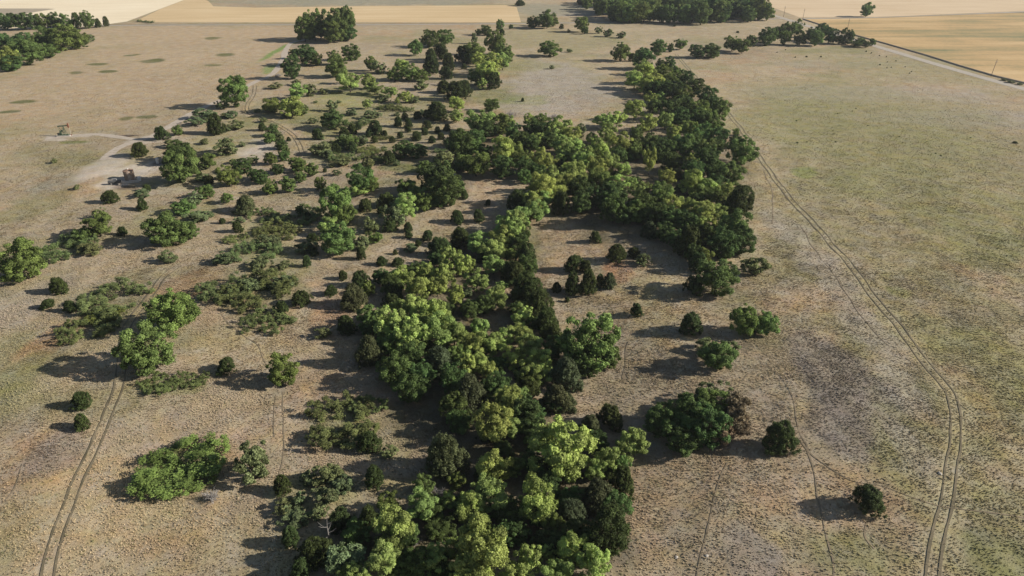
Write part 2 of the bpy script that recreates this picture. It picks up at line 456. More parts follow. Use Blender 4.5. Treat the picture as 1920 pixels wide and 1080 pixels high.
M_CREAM = field_mat('cream_stubble', (.66, .54, .36), (.76, .64, .45), (.84, .73, .54))
M_GOLD = field_mat('gold_stubble', (.48, .345, .18), (.57, .42, .235), (.66, .51, .31))
M_PINK = field_mat('tan_stubble', (.50, .36, .21), (.58, .44, .28), (.66, .52, .35))
M_RIPE = field_mat('ripe_grain', (.19, .19, .09), (.46, .31, .145), (.57, .41, .215), (.006, .05, 1), span=.12)
field('stubble_field', [(-578.3,591.0), (-427.1,620.4), (-385.3,625.1), (-352.6,644.3), (-342.6,664.7), (-354.2,757.7), (-364.6,841.8), (-378.4,1003.1), (-375.1,1513.8), (-2667.5,1513.8)], .06, M_CREAM)
field('gold_field', [(-334.4,659.5), (-353.7,757.7), (-364.0,841.8), (-366.6,887.7), (-330.6,825.7), (-309.1,780.7), (-261.2,769.0), (-143.9,783.1), (0.0,792.7), (4.9,771.4), (8.0,659.5)], .06, M_GOLD)
field('tan_field', [(266.3,771.4), (302.0,900.0), (413.7,1361.5), (1918.1,1361.5), (1173.2,815.3), (505.3,742.3), (370.3,703.4), (336.8,695.7), (266.1,692.0)], .06, M_PINK)
RIPE = [(264.6,677.2), (331.6,684.5), (494.5,725.5), (901.8,831.0), (313.9,259.8), (297.8,363.5), (290.3,407.2), (285.3,426.4), (282.4,457.7), (280.8,493.5), (275.7,544.2), (268.4,602.5)]
field('ripe_field', RIPE, .55, M_RIPE)
def bank(poly, top):
    n = len(poly); cx = sum(p[0] for p in poly) / n; cy = sum(p[1] for p in poly) / n; v = []; f = []
    for i, p in enumerate(poly):
        a = poly[i - 1]; b = poly[(i + 1) % n]; tx, ty = b[0] - a[0], b[1] - a[1]; L = math.hypot(tx, ty)
        nx, ny = ty / L, -tx / L
        if nx * (p[0] - cx) + ny * (p[1] - cy) < 0: nx, ny = -nx, -ny
        v += [(p[0] - nx * .5, p[1] - ny * .5, top + .12), (p[0] + nx * .5, p[1] + ny * .5, top + .1), (p[0] + nx * 1.9, p[1] + ny * 1.9, -.1)]
    for i in range(n):
        j = (i + 1) % n
        for k in range(2): f.append((i * 3 + k, i * 3 + k + 1, j * 3 + k + 1, j * 3 + k))
    me = bpy.data.meshes.new('ditch_bank'); me.from_pydata(v, [], f); me.update(); me.materials.append(rough_mat('ditch_grass', (.19, .15, .11), (.33, .26, .18), .5, .2))
    tag(link(bpy.data.objects.new('ditch_bank', me)), kind='structure')
bank(RIPE, .55)
field('fallow_patch', [(-510.4,703.4), (-550.5,762.2), (-469.0,761.3), (-459.4,757.7), (-464.7,735.9), (-467.6,715.3)], .1, field_mat('fallow', (.30,.25,.17), (.36,.30,.22), (.42,.35,.26)))

M_GRAVEL = rough_mat('gravel', (.33, .285, .23), (.47, .415, .34), .8, .03)
M_LANE = rough_mat('lane_dirt', (.34, .28, .215), (.50, .43, .35), .6, .04)
M_RUT = rough_mat('rut_painted_shade', (.10, .085, .05), (.21, .17, .11), .35, .05)  # dark tone paints the shade of sunken grooves onto flat soil ribbons
M_TRAIL = rough_mat('trail_soil', (.13, .105, .07), (.30, .235, .155), .22, .05)
M_STRIP = rough_mat('worn_grass', (.27, .24, .125), (.42, .34, .215), .35, .15)
M_BANK = rough_mat('bank_grass', (.14, .12, .07), (.30, .24, .14), .7, .2)

GRAVEL_ROAD = [(245.4,744.5), (246.2,711.3), (250.9,663.0), (252.8,636.2), (259.1,580.0), (263.5,534.7), (267.4,495.5), (270.8,461.3), (275.6,423.4), (280.6,392.1), (287.2,349.0), (300.1,266.5)]
ribbon('gravel_road', GRAVEL_ROAD, 6.6, .08, M_GRAVEL, step=6)
CROSS_ROAD = [(-545.4,602.5), (-426.1,618.9), (-378.1,628.2), (-347.8,639.4), (-257.7,643.3), (-119.8,644.3), (0.0,651.0), (65.8,657.8), (162.5,670.0), (232.9,680.8), (248.7,684.5)]
ribbon('cross_road', CROSS_ROAD, 4.5, .10, M_GRAVEL, step=8)
ribbon('weedy_verge', CROSS_ROAD[2:], 2.5, .09, M_BANK, offset=5, step=6, wob=.9)
ribbon('field_lane', [(265.8,684.5), (334.4,690.4), (413.3,708.9), (500.4,734.7), (766.1,810.1)], 5, .12, M_GRAVEL, step=10)
LANE = [(-156.8,564.1), (-163.6,549.0), (-160.1,521.0), (-150.9,479.7), (-143.6,434.3), (-146.5,411.5), (-148.0,393.3), (-149.3,372.3), (-150.8,357.9), (-153.3,343.7), (-154.0,320.8), (-155.0,301.0), (-159.8,289.3), (-161.5,279.1), (-159.5,266.7)]
ribbon('dirt_lane', LANE, 3.8, .06, M_LANE, wob=.5)
WELL_LANE = [(-200.3,297.1), (-191.9,300.6), (-181.3,302.6), (-171.5,299.1), (-158.2,293.9), (-154.7,297.8)]
ribbon('pad_lane', WELL_LANE, 3.4, .045, M_LANE, wob=.5)
CURVE_TRACK = [(-143.9,401.5), (-136.4,374.9), (-131.6,351.1), (-126.3,339.0), (-117.6,329.1), (-106.8,317.8), (-97.1,304.7), (-89.9,290.9), (-84.5,276.2)]
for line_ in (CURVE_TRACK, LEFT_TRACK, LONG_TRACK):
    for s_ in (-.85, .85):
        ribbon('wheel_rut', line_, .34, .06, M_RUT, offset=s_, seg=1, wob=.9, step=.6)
TRAILS = [[(48.6,119.3), (44.5,114.1), (41.1,109.2)], [(37.6,94.0), (35.3,90.6), (33.1,85.9), (31.5,81.7), (29.7,77.5), (27.5,71.6), (25.7,66.3)], [(51.9,122.9), (54.1,117.9), (54.3,110.6), (52.5,103.5), (52.0,99.9), (52.5,97.2)], [(52.5,97.2), (50.3,87.9), (49.0,80.4), (47.3,73.3), (45.1,67.0)], [(51.3,99.2), (53.2,92.9), (56.2,88.9), (60.9,87.5), (64.1,85.2), (66.8,83.6), (70.1,82.6), (76.1,81.8), (82.0,80.5)], [(-69.9,146.2), (-66.9,141.4), (-61.9,135.7), (-56.3,131.1), (-53.0,126.1), (-51.1,122.4)], [(-45.8,114.5), (-44.2,108.8), (-41.6,101.3), (-40.2,95.7), (-39.9,91.9)], [(-46.8,113.6), (-45.4,107.2), (-43.4,101.2)], [(-34.7,120.3), (-31.3,114.1), (-27.7,108.7), (-25.2,104.3), (-24.7,101.5)], [(94.6,255.4), (91.5,237.0), (85.9,217.3), (79.9,200.1)], [(56.4,81.4), (54.3,77.7), (54.6,75.2)], [(-84.9,93.3), (-83.7,89.8), (-82.5,86.7), (-82.6,84.5)], [(26.4,134.1), (24.5,127.8), (22.7,118.2)], [(88.6,200.7), (85.5,180.0), (83.4,156.9), (81.2,140.0), (82.0,128.7)]]
for line_ in TRAILS:
    ribbon('cattle_trail', line_, .22, .04, M_TRAIL, seg=1, wob=1.3, step=.6)


# ------------------------------------------------------------------ grass tufts over the nearer pasture
def leaf_material():
    m, nt, b = new_mat('foliage')
    oi = node(nt, 'ShaderNodeObjectInfo'); at = node(nt, 'ShaderNodeAttribute', attribute_name='tone')
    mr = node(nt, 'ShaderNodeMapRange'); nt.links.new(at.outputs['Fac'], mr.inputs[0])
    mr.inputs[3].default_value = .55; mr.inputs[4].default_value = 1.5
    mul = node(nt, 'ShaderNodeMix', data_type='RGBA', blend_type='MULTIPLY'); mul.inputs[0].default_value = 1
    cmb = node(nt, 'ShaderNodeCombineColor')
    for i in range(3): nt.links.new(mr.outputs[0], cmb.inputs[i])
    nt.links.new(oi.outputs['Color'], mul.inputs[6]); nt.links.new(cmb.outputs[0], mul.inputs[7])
    hs = node(nt, 'ShaderNodeHueSaturation'); nt.links.new(mul.outputs[2], hs.inputs['Color'])
    h = node(nt, 'ShaderNodeMapRange'); nt.links.new(oi.outputs['Random'], h.inputs[0]); h.inputs[3].default_value = .485; h.inputs[4].default_value = .515
    v = node(nt, 'ShaderNodeMapRange'); nt.links.new(oi.outputs['Random'], v.inputs[0]); v.inputs[3].default_value = .88; v.inputs[4].default_value = 1.12
    nt.links.new(h.outputs[0], hs.inputs['Hue']); nt.links.new(v.outputs[0], hs.inputs['Value'])
    b.inputs['Roughness'].default_value = .65; b.inputs['Specular IOR Level'].default_value = .12
    nt.links.new(hs.outputs[0], b.inputs['Base Color'])
    tr = node(nt, 'ShaderNodeBsdfTranslucent'); nt.links.new(hs.outputs[0], tr.inputs['Color'])
    ms = node(nt, 'ShaderNodeMixShader'); ms.inputs[0].default_value = .3
    nt.links.new(b.outputs[0], ms.inputs[1]); nt.links.new(tr.outputs[0], ms.inputs[2])
    nt.links.new(ms.outputs[0], nt.nodes['Material Output'].inputs['Surface'])
    return m
LEAF = leaf_material()
BARK = rough_mat('bark', (.06, .05, .04), (.13, .11, .09), 9, .02)
DEADWOOD = rough_mat('dead_wood', (.22, .20, .18), (.38, .35, .32), 6, .01)

def tuft_material():
    m, nt, b = new_mat('straw')
    at = node(nt, 'ShaderNodeAttribute', attribute_name='tcol', attribute_type='INSTANCER')
    nt.links.new(at.outputs['Color'], b.inputs['Base Color'])
    b.inputs['Specular IOR Level'].default_value = 0
    tr = node(nt, 'ShaderNodeBsdfTranslucent'); nt.links.new(at.outputs['Color'], tr.inputs['Color'])
    ms = node(nt, 'ShaderNodeMixShader'); ms.inputs[0].default_value = .15          # dry blades let light through
    nt.links.new(b.outputs[0], ms.inputs[1]); nt.links.new(tr.outputs[0], ms.inputs[2])
    nt.links.new(ms.outputs[0], nt.nodes['Material Output'].inputs['Surface'])
    return m

def build_tufts():
    N = 640000
    # density falls with the square of distance beyond 120 m
    R = rng.random(N * 2); y0, y1, y2 = 62.0, 125.0, 640.0
    a = .5 * (y1 * y1 - y0 * y0); bb = y1 * y1 * math.log(y2 / y1)
    t = R * (a + bb)
    y = np.where(t < a, np.sqrt(y0 * y0 + 2 * np.minimum(t, a)), y1 * np.exp(np.maximum(t - a, 0) / (y1 * y1)))
    x = (rng.random(N * 2) * 2 - 1) * (.68 * y + 40)
    cl = vnoise(x, y, 2.2, 31) * .5 + vnoise(x, y, 7, 32) * .5
    keep = rng.random(N * 2) < np.clip((cl - .15) * 1.7, .35, 1) * np.clip((640 - np.hypot(x, y)) / 330, 0, 1)
    x, y = x[keep][:N], y[keep][:N]
    # keep tracks and bare ground open
    for (l, w) in OPEN_LINES:
        l = smooth_line(l, 2.0)
        for k in range(0, len(l), 200):
            seg = l[k:k + 201]; lo = seg.min(0) - w; hi = seg.max(0) + w
            box = np.where((x > lo[0]) & (x < hi[0]) & (y > lo[1]) & (y < hi[1]))[0]
            if not len(box): continue
            d = np.full(len(box), 1e9)
            for s in range(0, len(seg), 1):
                d = np.minimum(d, np.hypot(x[box] - seg[s, 0], y[box] - seg[s, 1]))
            drop = np.zeros(len(x), bool); drop[box[d < w]] = True
            x, y = x[~drop], y[~drop]
    for (bx, by, brx, bry) in BARE:
        k = ((x - bx) / brx) ** 2 + ((y - by) / bry) ** 2 > .9; x, y = x[k], y[k]
    z = height(x, y); n = len(x)
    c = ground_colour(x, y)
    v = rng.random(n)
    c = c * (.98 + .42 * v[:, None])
    s = rng.random(n) < .06
    c[s] = c[s] * .35 + np.array((.07, .085, .03))           # green forbs among the straw
    pm = bpy.data.meshes.new('grass_tufts')
    pm.vertices.add(n); pm.vertices.foreach_set('co', np.stack([x, y, z - .03], 1).astype(np.float32).ravel())
    for an, typ, dat in (('tcol', 'FLOAT_COLOR', np.concatenate([c, np.ones((n, 1))], 1)), ('sz', 'FLOAT', (.28 + .42 * rng.random(n) ** 2)), ('rot', 'FLOAT', 3.6 + 2.6 * (vnoise(x, y, 14, 35) - .5) + rng.normal(size=n) * .7)):
        A = pm.attributes.new(an, typ, 'POINT'); A.data.foreach_set('color' if typ == 'FLOAT_COLOR' else 'value', dat.astype(np.float32).ravel())
    o = link(bpy.data.objects.new('grass_tufts', pm))
    # one tuft of bent blades
    tv = []; tf = []
    for k in range(11):
        a = random.gauss(0, 1.0); r0 = -.12 + .24 * random.random(); L = .18 + .18 * random.random(); ln = .22 + .36 * random.random(); w = .05 + .04 * random.random()
        ca, sa = math.cos(a), math.sin(a)
        p = (ca * r0, sa * r0, 0); q = (ca * (r0 + ln * .5), sa * (r0 + ln * .5), L * .75); e = (ca * (r0 + ln), sa * (r0 + ln), L)
        o_ = len(tv)
        tv += [(p[0] - sa * w, p[1] + ca * w, 0), (p[0] + sa * w, p[1] - ca * w, 0), (q[0] + sa * w, q[1] - ca * w, q[2]), (q[0] - sa * w, q[1] + ca * w, q[2]), e]
        tf += [(o_, o_ + 1, o_ + 2, o_ + 3), (o_ + 3, o_ + 2, o_ + 4)]
    tm = bpy.data.meshes.new('grass_tuft'); tm.from_pydata(tv, [], tf); tm.update()
    TM = tuft_material(); tm.materials.append(TM); pm.materials.append(TM)
    ng = bpy.data.node_groups.new('grass_scatter', 'GeometryNodeTree')
    ng.interface.new_socket('Geometry', in_out='INPUT', socket_type='NodeSocketGeometry')
    ng.interface.new_socket('Geometry', in_out='OUTPUT', socket_type='NodeSocketGeometry')
    gi = ng.nodes.new('NodeGroupInput'); go = ng.nodes.new('NodeGroupOutput')
    iop = ng.nodes.new('GeometryNodeInstanceOnPoints')
    src = bpy.data.objects.new('grass_tuft', tm)      # source only, never linked to the scene
    oinf = ng.nodes.new('GeometryNodeObjectInfo'); oinf.inputs['Object'].default_value = src; oinf.inputs['As Instance'].default_value = True
    asz = ng.nodes.new('GeometryNodeInputNamedAttribute'); asz.data_type = 'FLOAT'; asz.inputs['Name'].default_value = 'sz'
    aro = ng.nodes.new('GeometryNodeInputNamedAttribute'); aro.data_type = 'FLOAT'; aro.inputs['Name'].default_value = 'rot'
    cx = ng.nodes.new('ShaderNodeCombineXYZ')
    ng.links.new(aro.outputs['Attribute'], cx.inputs['Z'])
    ng.links.new(gi.outputs[0], iop.inputs['Points']); ng.links.new(oinf.outputs['Geometry'], iop.inputs['Instance'])
    ng.links.new(cx.outputs[0], iop.inputs['Rotation']); ng.links.new(asz.outputs['Attribute'], iop.inputs['Scale'])
    ng.links.new(iop.outputs[0], go.inputs[0])
    md = o.modifiers.new('scatter', 'NODES'); md.node_group = ng
    tag(o, 'dry straw-coloured bunch grass covering the pasture', 'grass', kind='stuff')

def beside(l, s): l = smooth_line(l, 2.0); return l + normals2(l) * s
OPEN_LINES = [(GRAVEL_ROAD, 5), (LANE, 2.2), (WELL_LANE, 2)] + [(beside(l_, s_), .5) for l_ in (CURVE_TRACK, LEFT_TRACK, LONG_TRACK) for s_ in (-.85, .85)] + [(l_, .45) for l_ in TRAILS]
BARE = [(p_[0], p_[1], p_[2], p_[3]) for p_ in PATCHES if p_[4] == (.46, .395, .325) and p_[5] > .55]

build_tufts()

# ------------------------------------------------------------------ trees
def quads(pos, nrm, ln, wd, tone):
    """leaf sprays: one rhombus per point, lying across its normal"""
    n = len(pos)
    nrm = nrm / (np.linalg.norm(nrm, axis=1)[:, None] + 1e-9)
    t = np.cross(nrm, rng.normal(size=(n, 3))); t /= np.linalg.norm(t, axis=1)[:, None] + 1e-9
    b = np.cross(nrm, t)
    ln = np.broadcast_to(ln, n)[:, None] * (.7 + .6 * rng.random((n, 1))); wd = np.broadcast_to(wd, n)[:, None] * (.7 + .6 * rng.random((n, 1)))
    bend = nrm * ln * .25
    v = np.stack([pos - t * ln - bend, pos + b * wd, pos + t * ln - bend, pos - b * wd], 1).reshape(-1, 3)
    f = np.arange(4 * n).reshape(n, 4)
    return v, f, np.repeat(tone, 4)

def sphere_dirs(n):
    d = rng.normal(size=(n, 3)); return d / np.linalg.norm(d, axis=1)[:, None]

def crown_mesh(name, puffs, nleaf, leaf, aspect, jitter=.6, shell=.35, up=.15, core=None):
    """puffs: list of (centre, radius, squash, tone)"""
    w = np.array([p[1] ** 2 for p in puffs]); w /= w.sum(); P = []; Nn = []; T = []
    cz = np.mean([p[0] for p in puffs], axis=0)
    for p, wi in zip(puffs, w):
        n = max(6, int(nleaf * wi)); d = sphere_dirs(n)
        out = np.array(p[0]) - cz; out = out / (np.linalg.norm(out) + 1e-6)
        flip = (d @ out < -.2) & (rng.random(n) < .8); d[flip] -= 2 * (d[flip] @ out)[:, None] * out
        r = p[1] * (1 - shell * rng.random(n) ** 1.5)
        # lumpy puff surface: twigs stick out unevenly
        r = r * (1 + .55 * (vnoise(d[:, 0] * 3 + p[0][0] * 9, d[:, 1] * 3 + d[:, 2] * 2 + p[0][1] * 9, 1, 77) - .5))
        stray = rng.random(n) < .07; r = np.where(stray, r * (1.1 + .35 * rng.random(n)), r)
        P.append(np.array(p[0]) + d * r[:, None] * np.array((1, 1, p[2])))
        Nn.append(d * np.array((1, 1, 1.2)) + (0, 0, up) + rng.normal(size=(n, 3)) * jitter)
        T.append(np.clip(p[3] + (rng.random(n) - .5) * .6, 0, 1))
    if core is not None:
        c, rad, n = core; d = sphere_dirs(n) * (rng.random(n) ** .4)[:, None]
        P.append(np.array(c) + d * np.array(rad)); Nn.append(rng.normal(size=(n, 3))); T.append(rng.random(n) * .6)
    P = np.concatenate(P); Nn = np.concatenate(Nn); T = np.concatenate(T)
    P[:, 2] = np.maximum(P[:, 2], .01)
    # bring the crown to unit width and height
    lo = np.percentile(P[:, :2], .7, axis=0); hi = np.percentile(P[:, :2], 99.3, axis=0)
    P[:, :2] = P[:, :2] - (lo + hi) / 2; P[:, :2] /= 2 * np.percentile(np.hypot(P[:, 0], P[:, 1]), 98.5); P[:, 2] /= np.percentile(P[:, 2], 99.6)
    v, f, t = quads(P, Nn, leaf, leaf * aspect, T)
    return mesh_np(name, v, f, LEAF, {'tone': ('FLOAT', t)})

def limbs_mesh(name, targets, zfork, r0, mat, lean=.04):
    mb = MB(); tx, ty = random.uniform(-lean, lean), random.uniform(-lean, lean)
    mb.tube([(0, 0, -.03), (tx * .4, ty * .4, zfork * .5), (tx, ty, zfork), (tx * 1.5, ty * 1.5, min(.92, zfork + .35))], [r0 * 1.3, r0, r0 * .8, r0 * .25], 7)
    for c in targets:
        z0 = zfork * random.uniform(.75, 1.15); c = np.array(c)
        mid = np.array((tx, ty, z0)) * .5 + c * .5 + np.array((0, 0, .04))
        mb.tube([(tx * z0 / zfork, ty * z0 / zfork, z0), mid, c], [r0 * .5, r0 * .3, r0 * .08], 5)
    return mb.mesh(name, mat, True)

def puffs_round(n, rmin, rmax, zc, rz, spread=1.0, low=-.8):
    P = []
    while len(P) < n:
        d = sphere_dirs(1)[0]; 
        if d[2] < low: continue
        q = rng.random() ** .38
        c = np.array((d[0] * .5 * q * spread, d[1] * .5 * q * spread, zc + d[2] * rz * q))
        lump = .80 + .4 * vnoise(np.array([math.atan2(d[1], d[0]) * 2.2 + n]), np.array([d[2] * 2.]), 1, int(n * 13 + zc * 100))[0]
        c[:2] *= lump
        P.append((c, rmin * .75 + (rmax - rmin * .75) * random.random() ** 1.4, random.uniform(.6, 1.0), rng.random()))
    return P

PROTO = {}
def tree_proto(key, i):
    if key == 'L':       # open, puffy, pale
        pf = puffs_round(54, .075, .145, .53, .41, .86, -.85)
        c = crown_mesh('crown', pf, 16000, .0175, .75, .6, .45, .3, ((0, 0, .45), (.3, .3, .33), 700))
        t = limbs_mesh('trunk', [p[0] for p in pf[::3]], .22, .024, BARK)
    elif key == 'M':     # round and full
        pf = puffs_round(84, .07, .125, .47, .42, .88, -1)
        c = crown_mesh('crown', pf, 17500, .0180, .75, .6, .4, .25, ((0, 0, .42), (.36, .36, .36), 1200))
        t = limbs_mesh('trunk', [p[0] for p in pf[::5]], .16, .022, BARK)
    elif key == 'D':     # dense, finer clumps
        pf = puffs_round(110, .06, .105, .46, .43, .9, -1)
        c = crown_mesh('crown', pf, 16000, .0185, .7, .7, .4, .2, ((0, 0, .42), (.38, .38, .38), 1500))
        t = limbs_mesh('trunk', [p[0] for p in pf[::8]], .14, .02, BARK)
    elif key in 'CK':    # cedar: upswept sprays on a rounded cone
        tall = key == 'K'; pf = []
        lob = [rng.random() * 6.28 for _ in range(3)]; lx, ly = rng.normal(size=2) * .05; pw = random.uniform(.34, .54)
        for k in range(170):
            z = rng.random() ** (.9 if tall else .75) * .95; a = rng.random() * 6.28
            prof = (min(1, (z + .12) / .28)) * (1 - z) ** (.58 if tall else pw)
            r = .46 * prof * (1 + .16 * math.sin(2 * a + lob[0]) + .12 * math.sin(3 * a + lob[1] + 3 * z)) * random.uniform(.7, 1.18)
            pf.append((np.array((math.cos(a) * r + lx * z, math.sin(a) * r + ly * z, .04 + z * .92)), random.uniform(.055, .10), 1.25, rng.random()))
        c = crown_mesh('crown', pf, 12000, .024, .5, .7, .6, .5, ((0, 0, .4), (.3, .3, .36), 1500))
        t = limbs_mesh('trunk', [p[0] for p in pf[::22]], .1, .022, BARK, .01)
    elif key in 'SR':    # loose shrub, several stems
        pf = puffs_round(44, .08, .14, .40, .38, .86, -1)
        c = crown_mesh('foliage', pf, 7000, .032, .65, .8, .6, .2)
        mb = MB()
        for p in pf[::2]: mb.tube([(random.uniform(-.06, .06), random.uniform(-.06, .06), -.03), p[0] * np.array((.5, .5, .55)), p[0]], [.014, .01, .004], 4)
        t = mb.mesh('stems', BARK)
    elif key in 'BT':    # low spreading thicket, many stems
        pf = []; n = 150 if key == 'B' else 120
        while len(pf) < n:
            x, y = rng.random(2) - .5
            e = vnoise(np.array([x]), np.array([y]), .22, 40 + i + (5 if key == 'T' else 0))[0]
            if x * x + y * y > .25 * (.55 + .6 * e): continue
            if key == 'T' and e < .33: continue
            r = random.uniform(.035, .08) if key == 'B' else random.uniform(.025, .06)
            pf.append((np.array((x, y, .12 + .6 * e * rng.random())), r, 2.6 if key == 'B' else 3.2, rng.random()))
        c = crown_mesh('foliage', pf, 15000 if key == 'B' else 12000, .0145, .65, .9, .7, .5)
        mb = MB()
        for p in pf[::2]: mb.tube([(p[0][0], p[0][1], -.05), p[0]], [.005, .002], 4)
        t = mb.mesh('stems', BARK)
    elif key == 'G':     # bare grey twigs
        mb = MB(); mb2 = MB()
        for k in range(46):
            d = sphere_dirs(1)[0]; d[2] = abs(d[2]) * 1.2 + .25; d /= np.linalg.norm(d)
            L = random.uniform(.35, .62); p = d * np.array((1, 1, 1.3)) * L
            mb2.tube([(d[0] * .03, d[1] * .03, -.02), p * .5 + rng.normal(size=3) * .02, p], [.014, .009, .004], 4)
            for q in range(7):
                s = p * random.uniform(.35, .95); e = s + sphere_dirs(1)[0] * random.uniform(.08, .2) + np.array((0, 0, .07))
                mb.tube([s, e], [.007, .003], 3)
        c = mb.mesh('twigs', DEADWOOD); t = mb2.mesh('stems', DEADWOOD)
    return (c, t)

NVAR = {'L': 10, 'M': 9, 'D': 8, 'C': 8, 'K': 4, 'S': 6, 'R': 2, 'B': 2, 'T': 5, 'G': 3}
for k_, n_ in NVAR.items():
    PROTO[k_] = [tree_proto(k_, i_) for i_ in range(n_)]
COLOUR = {'L': (0.32, 0.385, 0.11), 'M': (0.16, 0.215, 0.06), 'D': (0.1, 0.145, 0.044), 'C': (0.068, 0.09, 0.028), 'K': (0.095, 0.11, 0.05), 'S': (0.19, 0.22, 0.095), 'R': (0.19, 0.14, 0.085), 'B': (0.185, 0.22, 0.055), 'T': (0.19, 0.225, 0.08), 'G': (0.3, 0.28, 0.26)}
NAME = {'L': 'pale_leafy_tree', 'M': 'leafy_tree', 'D': 'dark_leafy_tree', 'C': 'cedar_tree', 'K': 'upright_cedar', 'S': 'shrub', 'R': 'brown_shrub', 'B': 'thicket', 'T': 'thicket', 'G': 'dead_shrub'}
CAT = {'L': 'tree', 'M': 'tree', 'D': 'tree', 'C': 'cedar', 'K': 'cedar', 'S': 'shrub', 'R': 'shrub', 'B': 'thicket', 'T': 'thicket', 'G': 'shrub'}

def plant(kind, x, y, w, h, label, group):
    root = bpy.data.objects.new(NAME[kind], None); link(root)
    root.empty_display_size = .3
    root.location = (x, y, float(height(x, y)) - .04)
    root.rotation_euler = (0, 0, random.uniform(0, 6.283))
    root.scale = (w, w, h)
    tag(root, label, CAT[kind], group)
    cm, tm = random.choice(PROTO[kind])
    c = link(bpy.data.objects.new(cm.name.split('.')[0], cm), root)
    b = np.array(COLOUR[kind]); v = random.uniform(.86, 1.16); s = random.uniform(-.09, .07)
    c.color = (b[0] * v * (1 + s), b[1] * v, b[2] * v * (1 - s), 1)
    link(bpy.data.objects.new(tm.name.split('.')[0], tm), root)
    return root

